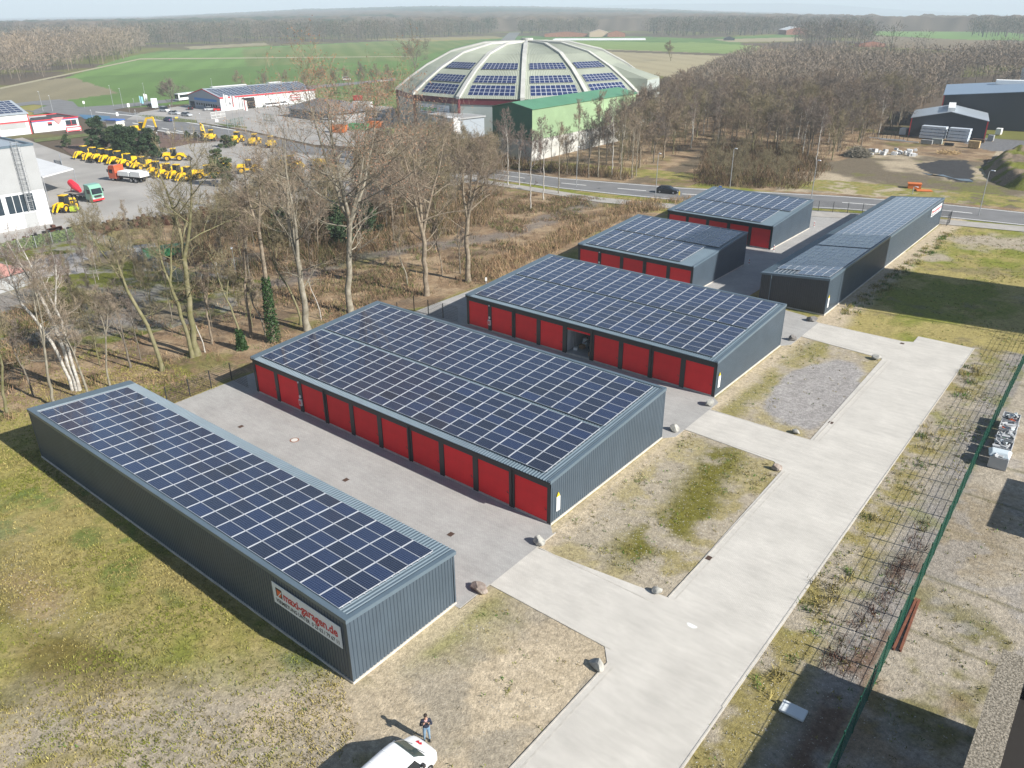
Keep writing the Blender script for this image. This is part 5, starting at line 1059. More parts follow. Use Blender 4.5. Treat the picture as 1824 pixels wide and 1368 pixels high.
def car(label, u, v, rz, pm, style='estate', group=None, L=4.5, W=1.78, H=1.47, name='parked_car'):
    t = empty(name, (u, v, 0), rz, label=label, cat='car', group=group); s = L / 4.5; hw = W / 2; zh = H
    def S(x, bt, zb, belt, zt, rt): return (x * s, [(0, zb), (bt * .9, zb), (bt, zb + .18), (bt, belt), (rt, zt - .05), (rt * .8, zt), (0, zt)])
    van = style == 'van'; q = zh
    secs = [S(2.25, hw * .78, .30, .55, .62, hw * .7), S(2.12, hw * .93, .22, .66, .74, hw * .82), S(1.30, hw, .20, .86, .95, hw * .82), S(1.12 if not van else 1.35, hw, .20, .88, .99, hw * .80), S(.35 if not van else .75, hw, .20, .90, q - .03, hw * .68), S(-.3, hw, .20, .90, q, hw * .70), S(-1.5 if style != 'saloon' else -.7, hw, .20, .92, q - .03, hw * .68), S(-2.02 if style != 'saloon' else -1.45, hw * .98, .22, .92, 1.08 if style != 'van' else q - .1, hw * .74), S(-2.2, hw * .93, .26, .86, .95 if style != 'van' else q - .2, hw * .72)]
    b = MB(); loft(b, secs, 0, True, lambda i, j: 1 if (j == 3 and 3 <= i <= 6) or (j in (4, 5) and i in (3, 6) and not (i == 6 and van)) else 0); b.build('body', [pm, GLS], t, smooth=False)
    for x in (1.38, -1.38):
        for y in (-1, 1): wheel(t, x * s, y * (hw - .10), .32, .22, side=y)
    for y in (-1, 1): b = MB(); b.box(2.08 * s, 2.2 * s, y * hw * .72 - .14, y * hw * .72 + .14, .58, .70); b.build('headlight', LAMPG, t); b = MB(); b.box(-2.215 * s, -2.15 * s, y * hw * .75 - .10, y * hw * .75 + .10, .62, .85); b.build('tail_light', REDT, t)
    return t
def face(px0, px1): a, c = G(*px0), G(*px1); return math.atan2(c[1] - a[1], c[0] - a[0])
PB, PW, PS, PR_, PBL = paint('black', (.012, .014, .018)), paint('white', (.75, .76, .77)), paint('silver', (.42, .44, .46)), paint('red', (.5, .02, .02)), paint('blue', (.03, .06, .14))
x, y = G(1189, 344); rd = face((1100, 336), (1300, 354)); car('black estate car driving along the main road', x, y, rd, PB, name='car')
x, y = G(300, 216); car('dark car driving on the junction road by the showroom', x, y, face((300, 222), (240, 212)), PBL, name='car')
for px, py, pm, st, rz, lb in ((294, 199, PW, 'van', .1, 'white van parked behind the low fence by the junction'), (311, 204, PS, 'estate', .3, 'grey car parked right of the white van by the junction'), (333, 207, PS, 'estate', .1, 'silver car parked at the end of the low fence'), (375, 197, PS, 'estate', 1.2, 'silver car parked at the showroom corner'), (391, 197.5, PR_, 'saloon', 1.2, 'red car hidden behind the flags at the showroom wall'),
        (340, 195, PB, 'estate', 2.6, 'dark car in the shade left of the showroom gable'), (351, 191.5, PB, 'van', .4, 'black van parked against the showroom gable'), (273, 191, PB, 'estate', .3, 'black car beside the tall green and white sign'), (480.6, 190, PW, 'estate', 1.57, 'leftmost of three white cars in front of the long showroom wall'), (492, 189, PW, 'estate', 1.57, 'middle one of three white cars in front of the long showroom wall'), (507, 187, PW, 'estate', 1.57, 'rightmost of three white cars in front of the long showroom wall'),
        (618, 143, PW, 'van', 1.0, 'white van driving on the country road behind the trees'), (685, 146, PW, 'estate', 1.0, 'white car driving on the country road near the dome'), (668, 214, PW, 'van', .3, 'white van parked right of the grey-roofed pavilion'), (583, 219, PW, 'estate', .2, 'white car in front of the grey-roofed pavilion')):
    x, y = G(px, py); car(lb, x, y, rz, pm, st, 'cars parked in the business park' if 'parked' in lb or 'cars' in lb else None, H=2.0 if st == 'van' else 1.47)
# ---- foreground van
t = empty('panel_van', (-20.42, 18.32, 0), R(90), label='white compact panel van parked at the bottom edge beside the standing person', cat='van')
WV = paint('van_white', (.80, .81, .82)); PLA = mat('black_plastic', (.03, .03, .033), .6)
def S(f, hw, zb, sh, belt, hu, zu, hr, zt): return (-f, [(0, zb), (hw * .88, zb), (hw, zb + .14), (hw, sh), (hw * .985, belt), (hu, zu), (hr, zt - .035), (hr * .72, zt - .006), (0, zt)])
secs = [S(0, .50, .34, .50, .62, .46, .70, .40, .74), S(.05, .70, .28, .52, .68, .64, .78, .58, .82), S(.16, .82, .24, .56, .78, .76, .88, .70, .93), S(.38, .88, .22, .62, .90, .80, .99, .74, 1.04), S(.66, .90, .20, .66, .98, .83, 1.06, .78, 1.12), S(.82, .905, .20, .68, 1.0, .82, 1.16, .74, 1.22), S(1.20, .91, .20, .68, 1.02, .78, 1.46, .69, 1.54), S(1.52, .91, .20, .68, 1.03, .76, 1.68, .69, 1.78), S(1.72, .91, .20, .68, 1.03, .77, 1.73, .72, 1.83), S(2.3, .91, .20, .68, 1.03, .79, 1.76, .74, 1.86), S(3.4, .91, .20, .68, 1.03, .79, 1.76, .74, 1.86), S(4.2, .90, .22, .68, 1.03, .78, 1.72, .72, 1.83), S(4.36, .86, .26, .68, 1.0, .74, 1.60, .68, 1.74)]
b = MB(); loft(b, secs, 0, True, lambda i, j: 1 if (i in (5, 6) and j >= 6) or (i == 5 and False) else 0); b.build('body', [WV, mat('windscreen_glass', (.055, .075, .07), .08, spec=.6)], t, smooth=True)
for y in (-1, 1):
    b = MB(); b.hexa([(-1.20, y * .915, 1.04), (-2.10, y * .918, 1.04), (-2.10, y * .90, 1.04), (-1.20, y * .90, 1.04), (-1.55, y * .800, 1.64), (-2.05, y * .802, 1.66), (-2.05, y * .77, 1.66), (-1.55, y * .77, 1.64)]); b.build('side_window', GLS, t)
    b = MB(); b.box(-1.28, -1.13, y * .98 - .10, y * .98 + .10, 1.02, 1.22); b.box(-1.2, -1.16, min(y * .88, y * 1.0), max(y * .88, y * 1.0), 1.04, 1.08); b.build('wing_mirror', PLA if y < 0 else WV, t, bevel=.02)
    b = MB(); b.hexa([(-.07, y * .60, .66), (-.34, y * .86, .72), (-.30, y * .89, .70), (-.05, y * .66, .62), (-.12, y * .58, .80), (-.42, y * .83, .95), (-.40, y * .875, .90), (-.12, y * .66, .78)]); b.build('headlight', LAMPG, t)
    for x in (-.86, -3.55): wheel(t, x, y * .80, .33, .21, side=y)
    b = MB(); b.cyl((-2.75 if y < 0 else -2.76, y * .895, 1.0), .035, .03, 'y', 8); b.build('door_handle', PLA, t)
b = MB()
for y in (-1, 1):
    for x in (-1.12, -2.22, -3.05): b.box(x - .006, x + .006, y * .908 - .006, y * .908 + .006, .35, 1.0)
    b.box(-3.05, -1.12, y * .908 - .006, y * .908 + .006, .345, .357)
b.box(-4.36, -4.30, -.006, .006, .4, 1.7); b.build('door_gap', PLA, t)
b = MB()
for x in (-2.2, -3.0, -3.8): b.box(x - .012, x + .012, -.66, .66, 1.858, 1.868)
b.build('roof_bead', WV, t)
b = MB(); b.box(-.20, .03, -.62, .62, .26, .44); b.build('bumper', PLA, t, bevel=.03)
b = MB(); b.box(-.02, .045, -.36, .36, .50, .60); b.build('grille', PLA, t)
b = MB(); b.box(.031, .045, -.26, .26, .36, .46); b.build('number_plate', WHITEP, t)
b = MB()
for (yy, w_) in ((.22, .10), (.05, .12)): b.ext([(-.30, yy), (-.44, yy + w_), (-.52, yy + .02), (-.38, yy - .1)], 'z', 1.035, 1.062)
b.build('bonnet_logo', REDT, t); o = text_mesh('maxi-garagen', 'bonnet_lettering', DKT, .10, .002, .002, t, Matrix.Translation((-.66, -.36, 1.115)) @ Matrix.Rotation(R(90), 4, 'Z'))
b = MB(); b.box(-1.05, -.80, .10, .45, 1.155, 1.19); b.build('papers', SIGNW, t, bevel=.0)
b = MB(); b.tube([(-.70, -.55, 1.16), (-.86, -.02, 1.27)], .012, 5); b.tube([(-.70, .25, 1.16), (-.86, .62, 1.25)], .012, 5); b.build('wiper', PLA, t)
# ---- people
SKIN = mat('skin', (.48, .28, .20), .6); HAIR = mat('dark_hair', (.03, .02, .015), .8); NAVY = mat('navy_jacket', (.014, .020, .042), .8, var=.2, vscale=6); JEAN = mat('light_jeans', (.17, .27, .38), .85, var=.15, vscale=5); SHOE = mat('shoes', (.03, .028, .028), .7); COLLAR = mat('pinkish_collar', (.55, .34, .34), .8)
def person(label, loc, rz, J, E, mats, hair=HAIR):
    """J: name -> ((x,y,z), radius, material index); E: edges"""
    t = empty('person', loc, rz, label=label, cat='person'); names = list(J); me = bpy.data.meshes.new('p'); me.from_pydata([J[n][0] for n in names], [(names.index(a), names.index(b_)) for a, b_ in E], [])
    o = bpy.data.objects.new('p', me); COL.objects.link(o); sk = o.modifiers.new('s', 'SKIN'); sk.use_smooth_shade = True
    for i, n in enumerate(names): r_ = J[n][1]; d = me.skin_vertices[0].data[i]; d.radius = r_ if hasattr(r_, '__len__') else (r_, r_); d.use_root = (n == 'pelvis')
    ss = o.modifiers.new('u', 'SUBSURF'); ss.levels = 2; ss.render_levels = 2; dg = bpy.context.evaluated_depsgraph_get(); m2 = bpy.data.meshes.new_from_object(o.evaluated_get(dg)); bpy.data.objects.remove(o)
    m2.materials.clear(); [m2.materials.append(m) for m in mats]
    for p in m2.polygons:
        c = p.center; best = min(E, key=lambda e: seg_d(c, Vector(J[e[0]][0]), Vector(J[e[1]][0]))); p.material_index = J[best[1]][2]; p.use_smooth = True
    m2.name = 'body'; q = bpy.data.objects.new('body', m2); COL.objects.link(q); q.parent = t; return t
def seg_d(p, a, b_): d = b_ - a; k = max(0, min(1, (p - a).dot(d) / max(1e-9, d.length_squared))); return (p - a - d * k).length
def hand(J, E, root, nm, p, dirv, curl, mi=0):     # palm + five fingers
    p = Vector(p); d = Vector(dirv).normalized(); s = d.cross(Vector((0, 1, 0) if abs(d.y) < .8 else (1, 0, 0))).normalized(); c = Vector(curl).normalized()
    J[nm + 'palm'] = (tuple(p + d * .05), (.038, .022), mi); E.append((root, nm + 'palm'))
    for i, (o_, l) in enumerate(((-.033, .065), (-.011, .075), (.011, .072), (.032, .058))):
        a = p + d * .085 + s * o_; J[nm + 'k%d' % i] = (tuple(a), .010, mi); J[nm + 'm%d' % i] = (tuple(a + (d * .6 + c * .35) * l), .0095, mi); J[nm + 't%d' % i] = (tuple(a + (d * .75 + c * 1.0) * l), .008, mi); E += [(nm + 'palm', nm + 'k%d' % i), (nm + 'k%d' % i, nm + 'm%d' % i), (nm + 'm%d' % i, nm + 't%d' % i)]
    a = p + d * .03 - s * .035; J[nm + 'th'] = (tuple(a - s * .03 + d * .02 + c * .01), .011, mi); J[nm + 'tt'] = (tuple(a - s * .045 + d * .05 + c * .03), .009, mi); E += [(nm + 'palm', nm + 'th'), (nm + 'th', nm + 'tt')]
# local: x right of the figure, -y forward; stands 1.80 m
J = dict(pelvis=((0, 0, .96), (.165, .125), 2), waist=((0, 0, 1.08), (.165, .125), 1), chest=((0, .01, 1.30), (.205, .135), 1), upper=((0, .01, 1.42), (.16, .11), 1), neck=((0, -.01, 1.52), (.062, .062), 3), jaw=((0, -.035, 1.60), (.066, .078), 0), head=((0, -.02, 1.69), (.082, .098), 0), crown=((0, -.01, 1.76), (.066, .08), 0))
E = [('pelvis', 'waist'), ('waist', 'chest'), ('chest', 'upper'), ('upper', 'neck'), ('neck', 'jaw'), ('jaw', 'head'), ('head', 'crown')]
for s, n in ((-1, 'L'), (1, 'R')):
    J['hip' + n] = ((s * .095, 0, .90), (.105, .105), 2); J['knee' + n] = ((s * .115, -.02, .50), (.066, .068), 2); J['ank' + n] = ((s * .13, .02, .10), (.046, .05), 2); J['heel' + n] = ((s * .13, .03, .045), (.045, .04), 4); J['toe' + n] = ((s * .15, -.16, .035), (.044, .03), 4)
    E += [('pelvis', 'hip' + n), ('hip' + n, 'knee' + n), ('knee' + n, 'ank' + n), ('ank' + n, 'heel' + n), ('heel' + n, 'toe' + n)]
    J['sh' + n] = ((s * .20, .01, 1.43), (.072, .07), 1); J['el' + n] = ((s * .29, -.10, 1.20), (.052, .052), 1); J['wr' + n] = ((s * .13, -.27, 1.44 if n == 'L' else 1.47), (.036, .036), 1)
    E += [('upper', 'sh' + n), ('sh' + n, 'el' + n), ('el' + n, 'wr' + n)]; hand(J, E, 'wr' + n, n, (s * .115, -.29, 1.48), (-s * .25, -.12, .9), (-s * .8, -.3, .2))
ax, ay = -21.0, 18.86
t = person('person in navy jacket and light jeans holding up a phone beside the white van', (ax, ay, 0), math.atan2(-ax, ay) * -1 + R(0), J, E, [SKIN, NAVY, JEAN, COLLAR, SHOE])
t.rotation_euler = (0, 0, math.atan2(0 - ax, -(0 - ay)))
def hair_cap(t, c, s=1.0, m=HAIR):
    bm = bmesh.new(); bmesh.ops.create_icosphere(bm, subdivisions=3, radius=1)
    for v in list(bm.verts):
        if v.co.z < -.15 and v.co.y < .35: bm.verts.remove(v)
    for v in bm.verts: v.co = Vector((v.co.x * .098 * s, v.co.y * .115 * s + .012, v.co.z * .105 * s)) + Vector(c)
    me = bpy.data.meshes.new('hair'); bm.to_mesh(me); bm.free(); me.materials.append(m); o = bpy.data.objects.new('hair', me); COL.objects.link(o); o.parent = t
hair_cap(t, (0, -.005, 1.725))
b = MB(); b.hexa([(-.013, -.118, 1.655), (.013, -.118, 1.655), (.010, -.10, 1.655), (-.010, -.10, 1.655), (-.006, -.108, 1.70), (.006, -.108, 1.70), (.006, -.09, 1.70), (-.006, -.09, 1.70)]); b.build('nose', SKIN, t)
for s in (-1, 1): b = MB(); b.cyl((s * .03, -.105, 1.705), .011, .012, 'y', 8); b.build('eye', BLACK, t); b = MB(); b.cyl((s * .083, -.02, 1.68), .022, .014, 'x', 8); b.build('ear', SKIN, t)
b = MB(); b.box(-.028, .028, -.112, -.104, 1.618, 1.626); b.build('mouth', mat('lips', (.35, .12, .10), .6), t)
# the phone in the raised hands is a thing of its own
pp = Matrix.Translation(t.location) @ Matrix.Rotation(t.rotation_euler.z, 4, 'Z') @ Vector((.05, -.335, 1.585))
o = empty('phone', pp, t.rotation_euler.z, label='phone held up in front of the face of the person in the navy jacket', cat='phone'); b = MB(); b.box(-.075, .075, -.006, .006, -.038, .038); b.build('case', BLACK, o); b = MB(); b.box(-.07, .07, .0062, .008, -.034, .034); b.build('screen', GLS, o)
# bending person inside the open bay, with boxes
J2 = dict(pelvis=((0, .18, .92), (.15, .125), 1), waist=((0, .08, 1.04), (.15, .12), 1), chest=((0, -.10, 1.20), (.19, .13), 1), upper=((0, -.19, 1.27), (.15, .11), 1), neck=((0, -.27, 1.33), (.06, .06), 0), jaw=((0, -.34, 1.36), (.066, .07), 0), head=((0, -.36, 1.44), (.08, .095), 0), crown=((0, -.35, 1.51), (.065, .08), 0))
E2 = [('pelvis', 'waist'), ('waist', 'chest'), ('chest', 'upper'), ('upper', 'neck'), ('neck', 'jaw'), ('jaw', 'head'), ('head', 'crown')]
for s, n in ((-1, 'L'), (1, 'R')):
    J2['hip' + n] = ((s * .09, .16, .86), (.10, .10), 2); J2['knee' + n] = ((s * .12, -.02, .48), (.064, .066), 2); J2['ank' + n] = ((s * .13, .08, .10), (.045, .05), 2); J2['toe' + n] = ((s * .14, -.10, .04), (.044, .03), 4)
    J2['sh' + n] = ((s * .19, -.18, 1.27), (.068, .066), 1); J2['el' + n] = ((s * .23, -.38, 1.06), (.05, .05), 1); J2['wr' + n] = ((s * .15, -.56, .98), (.034, .034), 1)
    E2 += [('pelvis', 'hip' + n), ('hip' + n, 'knee' + n), ('knee' + n, 'ank' + n), ('ank' + n, 'toe' + n), ('upper', 'sh' + n), ('sh' + n, 'el' + n), ('el' + n, 'wr' + n)]; hand(J2, E2, 'wr' + n, n, (s * .15, -.58, .96), (0, -.8, -.3), (0, -.2, -.9))
bx, by = -58.15 + 4 * 3.461, 63.35
t = person('person in dark clothes bending forward inside the open garage bay', (bx + 2.15, by + 1.6, .17), R(-95), J2, E2, [SKIN, NAVY, mat('dark_trousers', (.02, .02, .025), .8), COLLAR, SHOE]); hair_cap(t, (0, -.355, 1.475))
CARD = mat('cardboard', (.34, .21, .11), .85)
for i, (dx, dy, z, s, m, lb) in enumerate(((1.0, 1.9, .17, (.55, .45, .42), CARD, 'brown cardboard box on the floor of the open bay'), (.9, 2.7, .17, (.6, .5, .5), BOXW[2], 'pale blue storage box on the floor of the open bay'), (.9, 2.7, .67, (.5, .45, .4), BOXW[2], 'pale blue storage box stacked on another in the open bay'), (1.5, 3.6, .17, (.9, .5, 1.1), WHITEP, 'white cupboard at the back of the open bay'), (.7, 1.1, .17, (.4, .4, .3), WHITEP, 'white bucket-sized box at the left post of the open bay'), (2.85, .7, .17, (.4, .35, .35), CARD, 'small carton by the right post of the open bay'))):
    t = empty('storage_box', (bx + dx, by + dy, z), .1 * i, label=lb, cat='box'); b = MB(); b.box(-s[0] / 2, s[0] / 2, -s[1] / 2, s[1] / 2, 0, s[2] - .04); b.build('carton', m, t, bevel=.01); b = MB(); b.box(-s[0] / 2 - .01, s[0] / 2 + .01, -s[1] / 2 - .01, s[1] / 2 + .01, s[2] - .039, s[2]); b.build('lid', m, t)
t = empty('ladder', (bx + .62, by + .9, .17), R(80), label='aluminium ladder leaning on the inner wall of the open bay', cat='ladder'); b = MB()
for s in (0, .4): b.tube([(s, 0, 0), (s, .35, 2.6)], .025, 5)
for k in range(8): b.tube([(0, .04 + k * .04, .3 + k * .3), (.4, .04 + k * .04, .3 + k * .3)], .015, 4)
b.build('frame', ALU, t)
# ---- street lamps
def lamp(px, py, ty, lb, arm=.9, rz=0.0, tilt=0):
    u, v = G(px, py); H = HT(px, py, ty); t = empty('street_lamp', (u, v, 0), rz, label=lb, cat='street lamp', group='street lamps'); b = MB(); b.tube([(0, 0, 0), (0, 0, 1.2), (0, 0, H * .97), (arm * .5, 0, H)], [.09, .075, .05, .04], 8); b.build('pole', GALV, t); b = MB(); b.hexa([(arm * .4, -.14, H - .04), (arm * .4 + .75, -.10, H + .02), (arm * .4 + .75, .10, H + .02), (arm * .4, .14, H - .04), (arm * .4, -.11, H + .09), (arm * .4 + .7, -.07, H + .11), (arm * .4 + .7, .07, H + .11), (arm * .4, .11, H + .09)]); b.build('lamp_head', SIGNW, t)
for a in (((1167.7, 346), 272.6, 'street lamp standing right beside the black car on the main road'), ((1300, 334), 264, 'street lamp on the far side of the main road, in front of the bushes'), ((1445, 353), 285, 'street lamp rising behind the farthest short garage row'), ((1743, 384), 303, 'leaning street lamp right of the narrow row, before the soil mound'), ((1026.7, 332), 261, 'street lamp in front of the birches and the green hall'), ((1625, 346), 332, 'short lamp post behind the far end of the narrow row'),
        ((77, 198), 163, 'street lamp behind the flat-roofed white annex, left one'), ((94, 198), 170, 'street lamp behind the flat-roofed white annex, right one'), ((202, 189), 152.7, 'tall street lamp at the field edge, left of two beyond the junction'), ((219.5, 192), 157.8, 'tall street lamp at the field edge, right of two beyond the junction'), ((239.7, 189), 176, 'short street lamp left of the flags by the junction'), ((310.8, 232), 187, 'street lamp in front of the parked silver cars'), ((244.7, 217), 196, 'short street lamp on the verge of the junction road'),
        ((165, 212), 196, 'street lamp by the blue play court'), ((258.6, 172), 148, 'street lamp behind the flags at the field edge'), ((380, 168), 140, 'street lamp behind the showroom roof'), ((421, 492), 440, 'white lamp post in the scrub behind the leaning trees'), ((361, 236), 202, 'street lamp left of the showroom flags'), ((663, 216), 172, 'white lamp post right of the grey-roofed pavilion'), ((288, 282), 236, 'slim lamp post in front of the dark pines')):
    lamp(*a[0], a[1], a[2], rz=-.6)
# ---- construction machines
YL = mat('machine_yellow', (.78, .50, .015), .4, var=.08, vscale=1); MBK = mat('machine_black', (.025, .025, .027), .6); YRIM = mat('yellow_rim', (.65, .38, .02), .5)
def loader(name='wheel_loader', bucket=True):
    t = empty(name, label='x', cat='wheel loader')
    b = MB(); b.ext([(-2.6, .75), (-2.7, 1.5), (-2.4, 2.05), (-.7, 2.1), (-.6, 1.0), (-.9, .8)], 'y', -.62, .62); b.build('engine_hood', YL, t, bevel=.05)
    b = MB(); b.box(-.9, 1.6, -.45, .45, .65, 1.15); b.ext([(.5, 1.1), (1.5, 1.1), (1.3, 1.75), (.8, 1.8)], 'y', -.4, .4); b.build('frame', YL, t)
    b = MB(); b.hexa([(-.75, -.62, 1.25), (.65, -.62, 1.25), (.65, .62, 1.25), (-.75, .62, 1.25), (-.6, -.55, 2.85), (.4, -.55, 2.85), (.4, .55, 2.85), (-.6, .55, 2.85)]); b.build('cab', GLS, t)
    b = MB()
    for (x0, x1) in ((-.75, -.6), (.65, .4)):
        for s in (-1, 1): b.tube([(x0, s * .62, 1.25), (x1, s * .56, 2.85)], .05, 4)
    b.build('cab_posts', MBK, t); b = MB(); b.box(-.72, .55, -.64, .64, 2.852, 3.0); b.build('cab_roof', YL, t, bevel=.04)
    for x in (-1.65, 1.25):
        for s in (-1, 1): wheel(t, x, s * .85, .74, .50, YRIM, s)
    b = MB()
    for x in (-1.65, 1.25):
        for s in (-1, 1): b.ext([(x - .85, 1.15), (x - .55, 1.5), (x + .55, 1.5), (x + .85, 1.15), (x + .8, 1.08), (x + .5, 1.42), (x - .5, 1.42), (x - .8, 1.08)], 'y', s * .6, s * 1.1)
    b.build('mudguards', YL, t)
    b = MB()
    for s in (-1, 1): b.ext([(.9, 1.45), (1.1, 1.85), (2.2, 1.75), (3.2, .55), (3.05, .35), (2.0, 1.25)], 'y', s * .34, s * .48)
    b.box(1.9, 2.1, -.4, .4, 1.3, 1.55); b.build('lift_arm', YL, t)
    b = MB(); b.tube([(1.0, 0, 1.5), (2.0, 0, 1.75), (3.0, 0, .9)], .07, 6)
    if bucket:
        pr = [(3.05, .12), (3.0, .95), (3.12, 1.0), (3.2, .3), (4.0, .12), (4.0, .06), (3.1, .05)]; b.ext(pr, 'y', -1.2, 1.2)
        for s in (-1, 1): b.ext([(3.05, .12), (3.05, .95), (3.5, .75), (4.0, .1)], 'y', s * 1.19, s * 1.23)
    b.build('bucket' if bucket else 'tool_carrier', MBK, t); return t
L0 = loader(); register(L0); L1 = loader('wheel_loader', False); register(L1); used = set()
def put(px, py, rz, lb, which=1, s=1.0, grp='yellow wheel loaders in the machine yard'):
    u, v = G(px, py); base = L1 if which else L0
    if base.name not in used: used.add(base.name); base.location = (u, v, 0); base.rotation_euler = (0, 0, rz); base.scale = (s,) * 3; o = base
    else: o = copy_tree(base, (u, v, 0), rz, scale=(s,) * 3)
    o['label'] = lb; o['group'] = grp; return o
fr_ = face((165, 280), (140, 284.5))
ords = ['first', 'second', 'third', 'fourth', 'fifth', 'sixth', 'seventh', 'eighth', 'ninth', 'tenth', 'eleventh', 'twelfth']
for i, (px, py) in enumerate(((152, 281), (168, 284), (184, 286), (197, 288), (212, 291), (229, 296), (254, 302), (280, 311), (299, 315), (317, 317), (336, 321))):
    put(px, py, fr_ + (.0, .1, -.1, .05, 0, .1, -.05, .1, 0, .15, -.1)[i], ords[i] + ' yellow wheel loader from the left in the long yard row', 0 if i in (2, 6, 7) else 1, 1.0)
put(312, 286, 0.9, 'yellow wheel loader with raised tools standing behind the long row', 0); put(372, 318, .8, 'single yellow loader at the right end of the long row'); put(445, 308, .9, 'lone yellow loader turned away, seen through the tree crowns'); put(400, 305, 2.2, 'yellow loader half hidden by twigs in mid yard')
put(378, 250, 2.5, 'yellow loader with black bucket beside the green bush', 0); put(424, 254, 2.0, 'yellow loader in the far yard right of the green bush'); put(484, 262, 2.4, 'farthest right yellow loader behind the tree crowns'); put(455, 258, 2.1, 'yellow loader between the two far ones behind the crowns'); put(520, 300, .5, 'yellow loader deep in the yard below the tall tree crown')
put(118, 376, fr_ + .3, 'yellow loader parked next to the white hall corner')
# excavators
def excavator(u, v, rz, lb, s=1.0):
    t = empty('excavator', (u, v, 0), rz, label=lb, cat='excavator'); t.scale = (s,) * 3
    for q in (-1, 1): b = MB(); b.ext([(-1.7, .15), (-1.9, .5), (-1.6, .85), (1.6, .85), (1.9, .5), (1.7, .15), (1.4, 0), (-1.4, 0)], 'y', q * .75, q * 1.25); b.build('track', MBK, t)
    b = MB(); b.box(-1.9, 1.3, -1.15, 1.15, 1.0, 1.25); b.ext([(-2.0, 1.25), (-2.05, 2.1), (-.4, 2.15), (-.3, 1.25)], 'y', -1.15, 1.15); b.build('house', YL, t, bevel=.05)
    b = MB(); b.hexa([(-.2, .2, 1.26), (1.2, .2, 1.26), (1.2, 1.1, 1.26), (-.2, 1.1, 1.26), (-.1, .25, 2.85), (.9, .25, 2.85), (.9, 1.05, 2.85), (-.1, 1.05, 2.85)]); b.build('cab', GLS, t); b = MB(); b.box(-.15, 1.0, .2, 1.1, 2.852, 2.95); b.build('cab_roof', YL, t)
    b = MB(); b.ext([(.9, 1.3), (1.2, 1.9), (2.6, 4.3), (4.6, 4.5), (4.7, 4.1), (2.9, 3.9), (1.5, 1.4)], 'y', -.45, -.1); b.ext([(4.3, 4.6), (4.8, 4.4), (5.2, 1.8), (4.9, 1.7)], 'y', -.42, -.13); b.build('boom', YL, t)
    b = MB(); b.ext([(4.8, 1.9), (5.4, 1.7), (5.3, 1.0), (4.6, .7), (4.2, 1.0), (4.7, 1.2)], 'y', -.65, .1); b.build('bucket', MBK, t)
excavator(*G(368, 250), 2.9, 'yellow excavator with arm reaching left beside the green bush', .95); excavator(*G(250, 238), 0.6, 'yellow excavator standing behind the dark pines', 1.1)
# trucks
GRT = paint('truck_green', (.20, .40, .31)); ORR = paint('truck_orange', (.55, .10, .04))
def truck(u, v, rz, lb, pm, load):
    t = empty('truck', (u, v, 0), rz, label=lb, cat='truck')
    b = MB(); b.box(-6.3, 1.0, -.45, .45, .75, 1.05); b.build('chassis', MBK, t)
    b = MB(); b.ext([(.95, .55), (3.1, .5), (3.2, 1.5), (2.95, 2.9), (2.5, 3.35), (1.0, 3.4)], 'y', -1.22, 1.22); b.build('cab', pm, t, bevel=.07)
    b = MB(); b.hexa([(3.20, -1.05, 1.62), (3.23, -1.05, 1.62), (3.23, 1.05, 1.62), (3.20, 1.05, 1.62), (2.98, -1.0, 2.65), (3.02, -1.0, 2.65), (3.02, 1.0, 2.65), (2.98, 1.0, 2.65)]); b.build('windscreen', GLS, t)
    for s in (-1, 1): b = MB(); b.box(1.7, 2.7, s * 1.225 - .01, s * 1.225 + .01, 1.7, 2.5); b.build('side_window', GLS, t); b = MB(); b.box(3.12, 3.26, s * .9 - .2, s * .9 + .2, .75, .98); b.build('headlight', LAMPG, t); b = MB(); b.box(2.9, 3.1, s * 1.38 - .12, s * 1.38 + .12, 1.9, 2.5); b.build('mirror', MBK, t)
    b = MB(); b.box(3.1, 3.3, -1.15, 1.15, .35, .68); b.build('bumper', REDT if load == 'flat' else WHITEP, t); b = MB(); b.box(3.19, 3.24, -.75, .75, 1.0, 1.4); b.build('grille', MBK, t)
    for x in (2.1, -3.3, -4.7):
        for s in (-1, 1): wheel(t, x, s * .98, .5, .34, RIM, s)
    if load == 'flat':
        b = MB(); b.box(-6.5, .7, -1.22, 1.22, 1.06, 1.22); b.box(.6, .7, -1.2, 1.2, 1.22, 2.2); b.build('loading_bed', mat('grey_planks', (.30, .28, .25), .8), t)
    else:
        b = MB(); b.ext([(-6.4, 1.3), (-6.4, 2.4), (-3.6, 2.5), (-3.2, 1.3)], 'y', -1.25, 1.25); b.ext([(-3.0, 1.3), (-3.0, 2.3), (.2, 2.3), (.4, 1.3)], 'y', -1.25, 1.25); b.build('white_body', WHITEP, t, bevel=.06)
    return t
a = G(160, 357); truck(a[0], a[1], face((150, 355), (176, 360)), 'light green flatbed truck with red bumper in the machine yard', GRT, 'flat')
a2 = face((150, 355), (176, 360)); lx, ly = a[0] - math.cos(a2) * 4.2, a[1] - math.sin(a2) * 4.2
t = empty('concrete_mixer_drum', (lx, ly, 1.24), a2, label='red machine part lying on the green flatbed truck', cat='machine part'); b = MB(); b.tube([(-1.6, 0, 1.9), (-1.3, 0, 1.8), (.2, 0, 1.0), (1.6, 0, .35)], [.25, .62, .75, .35], 10); b.tube([(-1, -.5, 0), (-1, 0, 1.3)], .08, 5); b.tube([(.8, .4, 0), (.8, 0, .6)], .08, 5); b.build('drum', mat('red_plastic', (.6, .03, .05), .5), t)
a = G(222, 322); truck(a[0], a[1], face((225, 320), (205, 318)), 'orange truck with white tipper body in front of the loader row', ORR, 'tip')
t = empty('forklift', (*G(135, 377), 0), 2.4, label='lime green forklift beside the yellow loader at the white hall', cat='forklift'); LIME = mat('lime_paint', (.42, .55, .04), .5)
